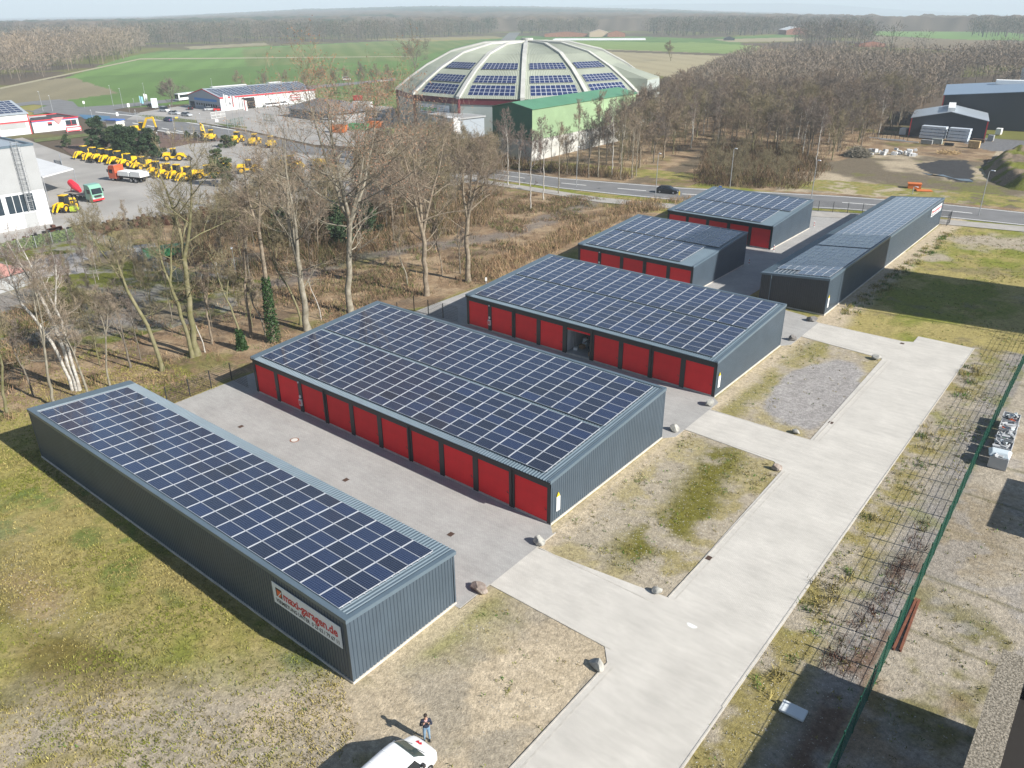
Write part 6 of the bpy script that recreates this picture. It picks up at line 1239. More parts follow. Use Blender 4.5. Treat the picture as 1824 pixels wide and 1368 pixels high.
b = MB(); b.ext([(-1.2, .3), (-1.3, 1.1), (-.4, 1.2), (-.2, .7), (.9, .7), (.9, .3)], 'y', -.55, .55); b.build('body', LIME, t, bevel=.05)
b = MB()
for (x, y) in ((-.9, -.5), (-.9, .5), (.5, -.5), (.5, .5)): b.tube([(x, y, 1.0), (x * .8, y, 2.1)], .04, 4)
b.box(-.8, .5, -.55, .55, 2.1, 2.16); b.box(1.0, 1.12, -.45, -.3, .05, 2.5); b.box(1.0, 1.12, .3, .45, .05, 2.5); b.box(1.12, 2.1, -.4, -.28, .06, .11); b.box(1.12, 2.1, .28, .4, .06, .11); b.build('mast_and_guard', MBK, t)
for x in (-.8, .7):
    for s in (-1, 1): wheel(t, x, s * .5, .3, .2, RIM, s)
# bus
BW = paint('bus_white', (.78, .79, .8)); u, v = G(336, 178); t = empty('bus', (u, v, 0), face((334, 177), (300, 181)), label='white city bus on the road left of the showroom', cat='bus')
b = MB(); b.box(-6, 6, -1.25, 1.25, .35, 3.0); b.build('body', BW, t, bevel=.12); b = MB()
for s in (-1, 1): b.box(-5.6, 5.5, s * 1.25 - .015, s * 1.25 + .015, 1.35, 2.5)
b.box(5.99, 6.02, -1.1, 1.1, 1.0, 2.7); b.build('windows', GLS, t)
for x in (-3.6, 3.6):
    for s in (-1, 1): wheel(t, x, s * 1.08, .48, .3, RIM, s)
# machine buckets along the hedge
RUST = [mat('rusty_steel', (.10, .042, .028), .85, var=.3, vscale=1.5), mat('black_steel', (.02, .02, .023), .6)]
def bucket_proto(m):
    t = empty('machine_bucket', label='x', cat='excavator bucket'); b = MB(); pr = [(-.5, 0), (-.65, .5), (-.4, .95), (.1, 1.05), (.05, .95), (-.3, .85), (-.5, .45), (-.38, .1), (.55, .06), (.55, 0)]
    b.ext(pr, 'y', -.75, .75)
    for s in (-1, 1): b.ext([(-.5, 0), (-.65, .5), (-.4, .95), (.1, 1.05), (.55, .05)], 'y', s * .74, s * .78)
    b.build('shell', m, t); b = MB()
    for k in range(5): b.box(.5, .75, -.65 + k * .3, -.53 + k * .3, .0, .06)
    b.box(-.45, -.05, -.2, .2, 1.0, 1.25); b.build('teeth_and_bracket', m, t); return t
bp_ = [bucket_proto(m) for m in RUST]; [register(x) for x in bp_]; r = random.Random(8); seen = set()
for i in range(46):
    f = i / 45; px = 22 + 395 * f; py = 446 - 52 * f - 12 * math.sin(f * 3) + r.uniform(-3, 3) - (6 if i % 2 else 0); u, v = G(px, py); k = 0 if r.random() < .62 else 1; s = r.uniform(.8, 1.5)
    if k not in seen: seen.add(k); o = bp_[k]; o.location = (u, v, 0); o.rotation_euler = (0, 0, 0.5); o.scale = (s,) * 3
    else: o = copy_tree(bp_[k], (u, v, 0), r.uniform(-.6, .9), scale=(s,) * 3)
    o['label'] = ('rusty brown' if k == 0 else 'black') + ' excavator bucket lying in the row along the hedge and scrub'; o['group'] = ('rusty' if k == 0 else 'black') + ' buckets along the yard edge'
# ================================================================ BUILDINGS OF THE BUSINESS PARK
WH = mat('render_white', (.60, .61, .62), .7, var=.04, vscale=.3); LG = mat('panel_light_grey', (.34, .35, .355), .5, var=.05, vscale=.3); RT = mat('red_trim', (.50, .03, .04), .5); WIN = mat('window_glass', (.03, .045, .06), .08, spec=.7)
DARKR = mat('dark_roof', (.05, .05, .055), .8, var=.15, vscale=.4); NAVYC = mat('navy_cladding', (.022, .03, .045), .5); LROOF = mat('light_metal_roof', (.33, .37, .41), .35, var=.04, vscale=.3); BLUEB = mat('blue_band', (.05, .13, .40), .5)
def frame_of(a, c):      # local x from a to c, local y to the left of travel
    return math.atan2(c[1] - a[1], c[0] - a[0]), math.dist(a, c)
def local_empty(name, a, c, **k):
    rz, L = frame_of(a, c); return empty(name, (a[0], a[1], 0), rz, **k), L
def gable(name, label, a, c, depth, he, hr, wallm, roofm, trim=None, side=1, cat='hall', over=.15):
    """gable end along a->c, depth behind it (to the left); ridge perpendicular to a->c"""
    t, L = local_empty(name, a, c, label=label, cat=cat); d = depth
    b = MB(); pr = [(0, 0), (L, 0), (L, he), (L / 2, hr), (0, he)]; n0 = 5
    b.add([(x, 0, z) for x, z in pr] + [(x, d, z) for x, z in pr], [(0, 1, 2, 3, 4), (9, 8, 7, 6, 5), (1, 6, 7, 2), (5, 0, 4, 9)]); b.build('wall', wallm, t)
    b = MB()
    for s, (x0, z0) in ((0, (-over, he - over * (hr - he) / (L / 2))), (1, (L + over, he - over * (hr - he) / (L / 2)))):
        b.hexa([(x0, -over, z0 + .02), (L / 2, -over, hr + .02), (L / 2, d + over, hr + .02), (x0, d + over, z0 + .02), (x0, -over, z0 + .17), (L / 2, -over, hr + .17), (L / 2, d + over, hr + .17), (x0, d + over, z0 + .17)] if s == 0 else
               [(L / 2, -over, hr + .02), (x0, -over, z0 + .02), (x0, d + over, z0 + .02), (L / 2, d + over, hr + .02), (L / 2, -over, hr + .17), (x0, -over, z0 + .17), (x0, d + over, z0 + .17), (L / 2, d + over, hr + .17)])
    b.build('roof', roofm, t)
    if trim:
        b = MB()
        for x in (-.03, L - .27): b.box(x, x + .30, -.04, .0, 0, he)
        b.build('corner_trim', trim, t)
    return t, L
# ---- white works hall at the left edge (front faces the lane side)
t = empty('works_hall', (-148.6, 8, 0), R(90), label='tall grey and white works hall with ladder at the left picture edge', cat='hall'); L = 47.4; Dp = 36
b = MB(); b.box(0, L, 0, Dp, 0, 6.0); b.build('lower_wall', WH, t)
b = MB(); b.box(-.02, L + .02, -.05, Dp, 6.0, 13.2)
for k in range(18): b.box(0, L, -.065, -.049, 6.2 + k * .4, 6.23 + k * .4)
b.build('upper_wall', LG, t); b = MB(); b.box(-.1, L + .1, -.12, .3, 13.2, 13.55); b.box(L - .3, L + .1, .3, Dp, 13.2, 13.55); b.box(-.1, L - .3, Dp - .3, Dp + .1, 13.2, 13.55); b.build('parapet', FLASH, t)
b = MB(); b.box(0, L - .3, .3, Dp - .3, 13.0, 13.25); b.build('roof', LROOF, t)
b = MB()
for k in range(9): b.box(1 + k * 5, 5.4 + k * 5, -.02, .04, 2.7, 5.6)
b.each('window', WIN, t); b = MB()
for k in range(9):
    for j in range(5): b.box(.96 + k * 5 + j * 1.1, 1.06 + k * 5 + j * 1.1, -.05, .05, 2.7, 5.6)
b.build('window_frame', WH, t); b = MB(); b.box(L - 4.2, L - 2.2, -.04, .02, 0, 2.4); b.build('door', LG, t)
b = MB()
for x in (L - 3.4, L - 2.5): b.tube([(x, -.25, 2.6), (x, -.25, 14.3)], .05, 4)
for k in range(38): b.tube([(L - 3.4, -.25, 2.8 + k * .3), (L - 2.5, -.25, 2.8 + k * .3)], .03, 3)
for k in range(13): b.tube([(L - 3.5, -.25, 4.5 + k * .8), (L - 3.5, -.9, 4.5 + k * .8), (L - 2.4, -.9, 4.5 + k * .8), (L - 2.4, -.25, 4.5 + k * .8)], .035, 3)
for x in (L - 3.5, L - 2.95, L - 2.4): b.tube([(x, -.9, 4.5), (x, -.9, 14.1)], .03, 3)
b.build('caged_ladder', GALV, t)
def modules_on(t, x0, y0, nx, ny, px, py, zf, nm='solar_panels'):
    b = MB(); cell = 0
    for i in range(nx):
        for j in range(ny): module_into(b, x0 + i * px, y0 + j * py, px - .05, py - .05, zf, 6, 4, .05, .05)
    o = b.build(nm, [GLASSM, FRAME], t); return o
o = modules_on(t, 4, 3, 20, 18, 1.7, 1.7, lambda x, y: 13.35)
t = empty('canopy', (-150.5, 55.6, 0), label='white sheet canopy on posts beside the works hall', cat='canopy'); c = [G(66, 283, 4.4), G(131, 302, 4.4), G(76, 317, 4.4), G(30, 300, 4.4)]
b = MB(); b.prism([(p[0] + 150.5, p[1] - 55.6) for p in (c[3], c[2], c[1], c[0])], 4.4, 4.62); b.build('sheet', WH, t); b = MB()
for p in c[:3]: b.tube([(p[0] + 150.5, p[1] - 55.6, 0), (p[0] + 150.5, p[1] - 55.6, 4.4)], .09, 6)
b.build('posts', GALV, t)
t = empty('gate', (*G(113, 302), 0), face((113, 302), (100, 262)), label='sliding steel gate standing open behind the works hall', cat='gate'); b = MB(); b.box(0, 14, -.05, .05, .1, .25); b.box(0, 14, -.05, .05, 1.7, 1.85)
for k in range(57): b.box(k * .25, k * .25 + .05, -.03, .03, .25, 1.7)
b.build('bars', GALV, t)
# ---- white and red service hall with solar roof
t = empty('service_hall', (-272.8, 72, 0), R(90), label='white service hall with red stripe and solar roof at the far left edge', cat='hall'); L = 30.5
b = MB(); pr = [(0, 0), (0, 6.0), (10, 9.0), (20, 6.0), (20, 0)]; b.add([(0, y, z) for y, z in pr] + [(L, y, z) for y, z in pr], [(0, 1, 2, 3, 4), (9, 8, 7, 6, 5), (0, 5, 6, 1), (4, 3, 8, 9)]); b.build('wall', WH, t)
b = MB(); b.hexa([(-.2, -.4, 5.9), (L + .2, -.4, 5.9), (L + .2, 10, 9.02), (-.2, 10, 9.02), (-.2, -.4, 6.05), (L + .2, -.4, 6.05), (L + .2, 10, 9.17), (-.2, 10, 9.17)]); b.hexa([(-.2, 10, 9.02), (L + .2, 10, 9.02), (L + .2, 20.4, 5.9), (-.2, 20.4, 5.9), (-.2, 10, 9.17), (L + .2, 10, 9.17), (L + .2, 20.4, 6.05), (-.2, 20.4, 6.05)]); b.build('roof', LROOF, t)
b = MB(); b.box(0, L + .05, -.08, -.005, 3.55, 3.95); b.box(L - .25, L + .06, -.06, .0, 0, 5.9); b.box(L - 9.3, L - 9.0, -.06, .0, 0, 3.5); b.build('red_stripe', RT, t)
b = MB()
for k in range(3): b.box(L - 8.6 - k * 9, L - 1.2 - k * 9, -.03, .02, 1.9, 3.5)
b.build('door_glazing', LG, t); modules_on(t, .6, .4, 17, 6, 1.72, 1.52, lambda x, y: 6.26 + y * .30)
# ---- flat annex
t = empty('office_annex', (-273.6, 103.4, 0), R(90), label='low white annex with red and blue edge and dark flat roof', cat='building'); L = 13.9
b = MB(); b.box(0, L, 0, 15, 0, 3.1); b.build('wall', WH, t); b = MB(); b.box(-.1, L + .1, -.1, 15.1, 3.1, 3.3); b.build('blue_edge', BLUEB, t)
b = MB(); b.box(-.15, L + .15, -.15, .1, 3.3, 3.65); b.box(L - .1, L + .15, .1, 15.15, 3.3, 3.65); b.box(-.15, .1, .1, 15.15, 3.3, 3.65); b.box(.1, L - .1, 14.9, 15.15, 3.3, 3.65); b.build('red_edge', RT, t)
b = MB(); b.box(.1, L - .1, .1, 14.9, 3.302, 3.4); b.build('roof', DARKR, t); b = MB(); b.box(L - 4, L - .7, -.03, .02, 1.0, 2.8); b.box(4.5, 5.8, -.03, .02, 1.7, 2.8); b.each('window', WIN, t)
b = MB(); b.box(L - 4.1, L - .6, -.05, -.03, 1.2, 1.35); b.box(L - 2.4, L - 2.2, -.05, -.03, 1.0, 2.8); b.box(4.5, 5.8, -.05, -.031, 2.3, 2.8); b.build('red_frame', RT, t)
b = MB(); b.ext([(5.9, 3.9), (9.6, 3.9), (7.75, 1.9)], 'y', -.25, -.16); b.build('triangle_sign', mat('pink_red_sign', (.72, .25, .25), .5), t); b = MB(); b.box(1.2, 2.4, 7, 8.2, 3.4, 4.4); b.box(4, 9, 11, 12, 3.4, 3.7); b.build('roof_unit', LG, t)
t = empty('red_display_board', (*G(119, 236), 0), R(90), label='low red and white display board in front of the white annex', cat='sign'); b = MB(); b.box(0, 4.6, -.1, .1, .2, 1.5); b.build('board', mat('pink_board', (.65, .10, .12), .5), t); b = MB(); b.box(.3, 4.3, -.13, -.101, .55, 1.15); b.box(.2, .4, -.05, .05, 0, .2); b.box(4.2, 4.4, -.05, .05, 0, .2); b.build('panel', WHITEP, t)
# ---- showroom
a, c = G(347, 190), G(395, 198.5); c2 = G(552, 182)
a = (-301.7, 172.6); c = (-278.9, 172.0); t, L = gable('showroom', 'long white showroom with red roof edges, dark gateway and solar roof', a, c, 43.0, 4.7, 7.2, WH, LROOF, None, cat='showroom')
b = MB(); b.box(.05, L - .05, -.05, -.005, 0, 4.6); b.ext([(.1, 4.6), (L - .1, 4.6), (L / 2, 7.1)], 'y', -.05, -.005); b.build('gable_shade_layer', mat('gable_shade_tint', (.30, .33, .38), .5), t)  # shaded tone of the white gable, painted on as a grey-blue layer
b = MB()
for k in range(9): b.box(5.5 + k * 1.7, 6.6 + k * 1.7, -.08, -.05, .9 + .4 * (k < 3), 2.1)
b.box(.8, 4.2, -.08, -.05, .0, 2.4); b.each('window', WIN, t); b = MB(); b.box(4.5, 20.5, -.12, -.05, 3.0, 3.9); b.build('blue_sign', mat('blue_sign', (.06, .22, .55), .5), t)
b = MB(); b.hexa([(-.2, -.25, 4.45), (L / 2, -.25, 7.0), (L / 2, -.16, 7.0), (-.2, -.16, 4.45), (-.2, -.25, 4.8), (L / 2, -.25, 7.4), (L / 2, -.16, 7.4), (-.2, -.16, 4.8)]); b.hexa([(L / 2, -.25, 7.0), (L + .2, -.25, 4.45), (L + .2, -.16, 4.45), (L / 2, -.16, 7.0), (L / 2, -.25, 7.4), (L + .2, -.25, 4.8), (L + .2, -.16, 4.8), (L / 2, -.16, 7.4)]); b.box(L + .15, L + .3, -.2, 43.2, 4.4, 4.85); b.build('red_edge', RT, t)
b = MB(); b.box(L - .1, L + .03, 8.6, 14.6, 0, 3.9); b.build('gateway', mat('opening_shade', (.008, .009, .012), .9), t); b = MB(); b.box(L - .05, L + .05, 30.8, 35.5, 1.3, 1.55); b.box(L - .05, L + .05, 30.8, 35.5, 2.2, 2.45); b.box(L - .05, L + .05, 30.8, 35.5, 3.1, 3.35); b.build('red_louvre', RT, t)  # dark inside of the open gateway painted as a flat black sheet
# the visible (right-hand) roof slope carries dark solar sheets; light strips on the ridge
b = MB(); f = lambda x, y: 4.9 + (L - x) * 2.5 / (L / 2) + .03
for i in range(25):
    for j in range(6): module_into(b, L - 1.85 - j * 1.62, .7 + i * 1.68, 1.55, 1.62, f, 6, 6, .03, .03)
tag(b.build('solar_panels', [GLASSM, FRAME], t)); b = MB(); b.box(L / 2 - 1.4, L / 2 + .6, 4, 19, 7.5, 7.75); b.box(L / 2 - 1.4, L / 2 + .6, 29, 35, 7.5, 7.75); b.build('skylight', WH, t)
text_mesh('FABEL', 'lettering', DKT, 1.5, .01, .02, t, Matrix.Translation((L + .06, 2.6, 1.9)) @ Matrix.Rotation(R(90), 4, 'Z') @ Matrix.Rotation(R(90), 4, 'X'))
# ---- grey pavilion
a, c, e = G(512, 207), G(600, 219), G(650, 205); rz, L = frame_of(a, c); t = empty('pavilion', (a[0], a[1], 0), rz, label='low pavilion with broad grey hipped roof right of the showroom', cat='building'); W_ = 17
b = MB(); b.box(.6, L - .6, .6, W_ - .6, 0, 2.9); b.build('wall', mat('grey_render', (.33, .34, .35), .7), t); b = MB(); b.add([(-.5, -.5, 2.9), (L + .5, -.5, 2.9), (L + .5, W_ + .5, 2.9), (-.5, W_ + .5, 2.9), (7.5, W_ / 2, 6.0), (L - 7.5, W_ / 2, 6.0)], [(3, 2, 1, 0), (0, 1, 5, 4), (1, 2, 5), (2, 3, 4, 5), (3, 0, 4)]); b.build('roof', mat('grey_tiles', (.17, .17, .18), .7, var=.1, vscale=.6), t)
b = MB()
for k in range(7): b.box(1.6 + k * 3.6, 3.8 + k * 3.6, .56, .6, .9, 2.3)
b.each('window', WIN, t)
# ---- dome hall
CU = (-173.9, 223.1); RAD = 43.4; Z0 = 10.0; ZA = 23.9
DSH = mat('dome_sheet', (.30, .325, .265), .6, var=.08, vscale=.15); DRIB = mat('dome_rib', (.47, .47, .44), .55, var=.08, vscale=.3); MAR = mat('maroon_band', (.13, .018, .03), .5); DWALL = mat('dome_wall', (.36, .40, .38), .6, var=.06, vscale=.2); DGREY = mat('dome_dark_sheet', (.24, .28, .25), .6, var=.06, vscale=.2)
DROWS = ((0, .17, .92), (1, .08, .58), (2, .02, .40)); NS = 14; A0 = R(-105.2)
prof = [(r_, Z0 + (ZA - Z0) * float(np.interp(r_, [0, .335, .585, .775, .906, 1.0], [1, .97, .80, .51, .25, 0]))) for r_ in (1.0, .906, .775, .585, .335, .0)]
t = empty('dome_hall', (CU[0], CU[1], 0), label='large shallow dome hall with pale ribs and blue solar panels', cat='dome hall')
def dp(k, i, dr=0.0, dz=0.0): a = A0 + 2 * math.pi * k / NS; r_ = prof[i][0] * RAD + dr; return Vector((math.cos(a) * r_, math.sin(a) * r_, prof[i][1] + dz))
b = MB()
for k in range(NS): p, q = dp(k, 0), dp(k + 1, 0); b.quad((p.x, p.y, 0), (q.x, q.y, 0), (q.x, q.y, Z0 - 1.6), (p.x, p.y, Z0 - 1.6))
b.build('wall', DWALL, t); b = MB()
for k in range(NS): p, q = dp(k, 0, .25), dp(k + 1, 0, .25); b.quad((p.x, p.y, Z0 - 1.7), (q.x, q.y, Z0 - 1.7), (q.x, q.y, Z0 + .1), (p.x, p.y, Z0 + .1)); b.tube([(p.x, p.y, 0), (p.x, p.y, Z0)], .45, 5)
b.build('maroon_band', MAR, t)
for k in range(NS):
    b = MB()
    for i in range(len(prof) - 1):
        A_, B_, C_, D_ = dp(k, i, .5 if i == 0 else 0), dp(k + 1, i, .5 if i == 0 else 0), dp(k + 1, i + 1), dp(k, i + 1); n = max(1, int((A_ - B_).length / .55)) if i < 5 else 6
        for j in range(n):   # folded sheet
            f0, f1, f2 = j / n, (j + .5) / n, (j + 1) / n; up = Vector((0, 0, .10))
            P = lambda f, X, Y: X.lerp(Y, f)
            if i < len(prof) - 2: b.quad(P(f0, A_, B_), P(f1, A_, B_) + up, P(f1, D_, C_) + up, P(f0, D_, C_)); b.quad(P(f1, A_, B_) + up, P(f2, A_, B_), P(f2, D_, C_), P(f1, D_, C_) + up)
            else: b.add([P(f0, A_, B_), P(f2, A_, B_), D_], [(0, 1, 2)])
    b.build('roof_segment', DGREY if k in (3, 4) and False else DSH, t)
for k in range(NS):
    b = MB(); a = A0 + 2 * math.pi * k / NS; tn = Vector((-math.sin(a), math.cos(a), 0)) * .62
    for i in range(len(prof) - 1):
        if i == len(prof) - 2: tn2 = tn * .3
        else: tn2 = tn
        lo0, lo1 = dp(k, i, .8 if i == 0 else 0, -.2), dp(k, i + 1, 0, -.2); h = Vector((0, 0, .75))
        b.hexa([lo0 - tn, lo0 + tn, lo1 + tn2, lo1 - tn2, lo0 - tn + h, lo0 + tn + h, lo1 + tn2 + h, lo1 - tn2 + h])
    b.build('rib', DRIB, t)
def dome_patch(k, i, f0, f1, g0, g1, nx, ny):
    A_, B_, C_, D_ = dp(k, i), dp(k + 1, i), dp(k + 1, i + 1), dp(k, i + 1); nrm = (B_ - A_).cross(D_ - A_).normalized(); nrm = nrm if nrm.z > 0 else -nrm; off = nrm * .3; b = MB()
    def P(f, g): return A_.lerp(B_, f).lerp(D_.lerp(C_, f), g) + off
    for x in range(nx):
        for y in range(ny):
            u0, u1 = f0 + (f1 - f0) * x / nx, f0 + (f1 - f0) * (x + 1) / nx; w0, w1 = g0 + (g1 - g0) * y / ny, g0 + (g1 - g0) * (y + 1) / ny; e = .06
            b.quad(P(u0, w0), P(u1, w0), P(u1, w1), P(u0, w1), 1); du, dw = (u1 - u0) * e, (w1 - w0) * e
            q = [P(u0 + du, w0 + dw) + nrm * .03, P(u1 - du, w0 + dw) + nrm * .03, P(u1 - du, w1 - dw) + nrm * .03, P(u0 + du, w1 - dw) + nrm * .03]; b.quad(*q, 0)
    return b.build('solar_panels', [mat('dome_solar_blue', (.018, .032, .10), .2, var=.1, vscale=.5), FRAME], t)
for k in range(4):
    for (i, g0, g1) in DROWS: dome_patch(k, i, .12, .88, g0, g1, 9, 3)
b = MB(); b.cyl((0, 0, ZA + .4), 2.0, 1.4, 'z', 16); b.build('crown_ring', DRIB, t)
# the raised gable bay on the right of the dome
a1 = math.atan2(G(1150, 150)[1] - CU[1], G(1150, 150)[0] - CU[0]); a1 = A0 + 2 * math.pi * 4.5 / NS; ca, sa = math.cos(a1), math.sin(a1)
def DPt(r_, s_, z): return (ca * r_ - sa * s_, sa * r_ + ca * s_, z)
b = MB(); b.hexa([DPt(RAD * .45, -7, 15), DPt(RAD + 1, -8, 3), DPt(RAD + 1, 8, 3), DPt(RAD * .45, 7, 15), DPt(RAD * .40, -1.5, 22.0), DPt(RAD + 1, -5.5, 14.0), DPt(RAD + 1, 5.5, 14.0), DPt(RAD * .40, 1.5, 22.0)]); b.build('portal_bay', DSH, t)
b = MB(); b.quad(DPt(RAD + 1.05, -8, 3), DPt(RAD + 1.05, 8, 3), DPt(RAD + 1.05, 5.5, 13.6), DPt(RAD + 1.05, -5.5, 13.6)); b.build('portal_wall', DWALL, t)
# banner boards on the wall and the flat entrance building
GRT_ = mat('green_lettering', (.03, .42, .08), .5)
def wallpt(k, f, rr=.4): p, q = dp(k, 0, rr), dp(k + 1, 0, rr); return p.lerp(q, f)
for k, f0, f1, z, h, lb in ((0, .12, .80, 4.9, 2.8, 'white banner with green lettering under the maroon band of the dome hall'),):
    p, q = wallpt(k, f0), wallpt(k, f1); rz, L = frame_of((p.x, p.y), (q.x, q.y)); tt = empty('wall_banner', (p.x + CU[0], p.y + CU[1], z), rz, label=lb, cat='sign'); b = MB(); b.box(0, L, -.08, 0, 0, h); b.build('panel', SIGNW, tt)
    o = text_mesh('Humbert', 'lettering', GRT_, 2.0, .01, .05, tt, Matrix.Translation((.4, -.1, .8)) @ Matrix.Rotation(R(90), 4, 'X')); b = MB()
    for r_ in range(4): b.box(L * .70, L * .95, -.1, -.081, .5 + r_ * .5, .58 + r_ * .5)
    b.box(.5, L * .62, -.1, -.081, .3, .45); b.build('print', DKT, tt)
t = empty('entrance_building', (*G(790, 243), 0), face((766, 238), (813, 246)), label='flat grey entrance building with banner and white porch before the dome', cat='building'); b = MB(); b.box(-7, 8, .2, 9, 0, 5.4); b.build('wall', mat('grey_blue_wall', (.30, .34, .38), .6), t); b = MB(); b.box(-7.5, 8.4, -.4, 9.3, 5.4, 5.8); b.build('roof', LG, t)
b = MB(); b.box(-5.2, 2.0, .05, .19, 2.4, 4.9); b.build('banner', SIGNW, t); o = text_mesh('Humbert', 'lettering', GRT_, 1.5, .01, .04, t, Matrix.Translation((-4.9, .03, 3.1)) @ Matrix.Rotation(R(90), 4, 'X')); b = MB(); b.box(-4.8, 1.6, .0, .049, 2.6, 2.8); b.build('print', DKT, t)
b = MB(); b.box(3.0, 8.0, -2.2, .19, 0, 5.9); b.build('porch', WH, t); b = MB(); b.box(4.6, 6.8, -2.26, -2.21, 0, 3.0); b.build('porch_door', mat('orange_brown_door', (.45, .16, .06), .6), t); b = MB(); b.box(3.8, 7.5, -2.26, -2.21, 3.6, 5.3); b.build('porch_sign', WHITEP, t)
# ---- green hall
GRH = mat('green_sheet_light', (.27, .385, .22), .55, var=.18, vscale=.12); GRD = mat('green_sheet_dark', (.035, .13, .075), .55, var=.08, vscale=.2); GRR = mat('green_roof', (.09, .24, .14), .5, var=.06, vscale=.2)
a, L, rz = (-131.3, 154.6), 12.2, R(1.0); t = empty('green_hall', (a[0], a[1], 0), rz, label='long green sheet hall over a pale concrete wall beside the dome', cat='hall')
t.rotation_euler = (0, 0, rz); side = 49.0
b = MB(); b.box(.1, L - .1, .1, side, 0, 5.0); b.build('lower_wall', mat('pale_concrete_wall', (.46, .46, .43), .8, var=.15, vscale=.25), t)
def green_part(nm, m, fs):
    vs = [(0, 0, 4.9), (L, 0, 4.9), (L, side, 4.9), (0, side, 4.9), (0, 0, 12), (L, 0, 12), (L, side, 12), (0, side, 12), (L / 2, 0, 13.2), (L / 2, side, 13.2)]; b = MB()
    for f in fs: b.add([vs[i] for i in f], [tuple(range(len(f)))])
    b.build(nm, m, t)
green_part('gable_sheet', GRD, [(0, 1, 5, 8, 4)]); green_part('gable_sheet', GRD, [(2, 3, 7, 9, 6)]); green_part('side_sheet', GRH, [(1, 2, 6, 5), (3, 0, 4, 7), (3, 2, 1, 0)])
b = MB(); b.hexa([(-.3, -.3, 11.98), (L / 2, -.3, 13.22), (L / 2, side + .3, 13.22), (-.3, side + .3, 11.98), (-.3, -.3, 12.1), (L / 2, -.3, 13.36), (L / 2, side + .3, 13.36), (-.3, side + .3, 12.1)]); b.hexa([(L / 2, -.3, 13.22), (L + .3, -.3, 11.98), (L + .3, side + .3, 11.98), (L / 2, side + .3, 13.22), (L / 2, -.3, 13.36), (L + .3, -.3, 12.1), (L + .3, side + .3, 12.1), (L / 2, side + .3, 13.36)]); b.build('roof', GRR, t)
# ---- dark warehouses on the right
a, c = G(1617, 243), G(1753, 250.5); t, L = gable('warehouse', 'smaller dark blue warehouse with pale roof and white skylight on the ridge', a, c, 20.5, 5.0, 7.0, NAVYC, LROOF, RT, cat='warehouse')
b = MB(); b.box(L + .01, L + .05, .05, 20.4, .1, 4.85); b.build('side_cladding', CLAD, t); b = MB(); b.box(L / 2 - .9, L / 2 + .9, 1.5, 17, 7.0, 8.0); b.build('skylight', WHITEP, t); b = MB(); b.box(L + .051, L + .08, 1, 1.9, 0, 2.5); b.build('door', BLACK, t)
cR = G(1860, 236); rzb = frame_of(a, c)[0]; k = 0
for s in range(10, 80):
    q = (cR[0] - math.cos(rzb) * s, cR[1] - math.sin(rzb) * s)
    if PR(q[0], q[1], 8)[0] < 1684: break
zz = 4.0
while PR(q[0], q[1], zz)[1] > 170 and zz < 20: zz += .1
t, L = gable('warehouse', 'bigger dark warehouse with blue-grey roof running out of the right edge', q, (q[0] + math.cos(rzb) * 62, q[1] + math.sin(rzb) * 62), 40, zz, zz + 2.4, NAVYC, mat('blue_grey_roof', (.20, .27, .36), .4), RT, cat='warehouse')
b = MB(); b.box(14, 22, 30, 34, zz + 1.4, zz + 2.6); b.build('skylight', WHITEP, t)
a, c = G(1812, 158), G(1900, 162); gable('white_hall', 'pale roofed hall peeping out behind the bigger dark warehouse', a, c, 24, 8.4, 10.8, WH, mat('white_roof', (.72, .73, .73), .4), None, cat='hall')
PACKW = mat('wrapped_packs', (.55, .62, .70), .45, var=.06, vscale=1); WOODP = mat('raw_timber', (.50, .36, .18), .8, var=.2, vscale=3)
rzf = frame_of(G(1634, 246), G(1729, 254))[0]
for j, (px, py) in enumerate(((1636, 246.5), (1685, 251))):
    u, v = G(px, py); 
    for i in range(4):
        t = empty('panel_pack', (u - math.sin(rzf) * 0 + math.sin(rzf) * -.25 * i, v + .25 * i, .12 + i * .82), rzf, label=['bottom', 'second', 'third', 'top'][i] + ' wrapped pack of the ' + ['left', 'right'][j] + ' white stack before the warehouse', cat='pack', group='white wrapped packs before the warehouse'); b = MB(); b.box(0, 6.3 if j == 0 else 5.2, 0, 2.3, .1, .78); b.build('wrap', PACKW, t); b = MB()
        for x in (.5, 2.6, 4.6): b.box(x, x + .15, .1, 2.2, 0, .099)
        b.build('battens', MBK, t)
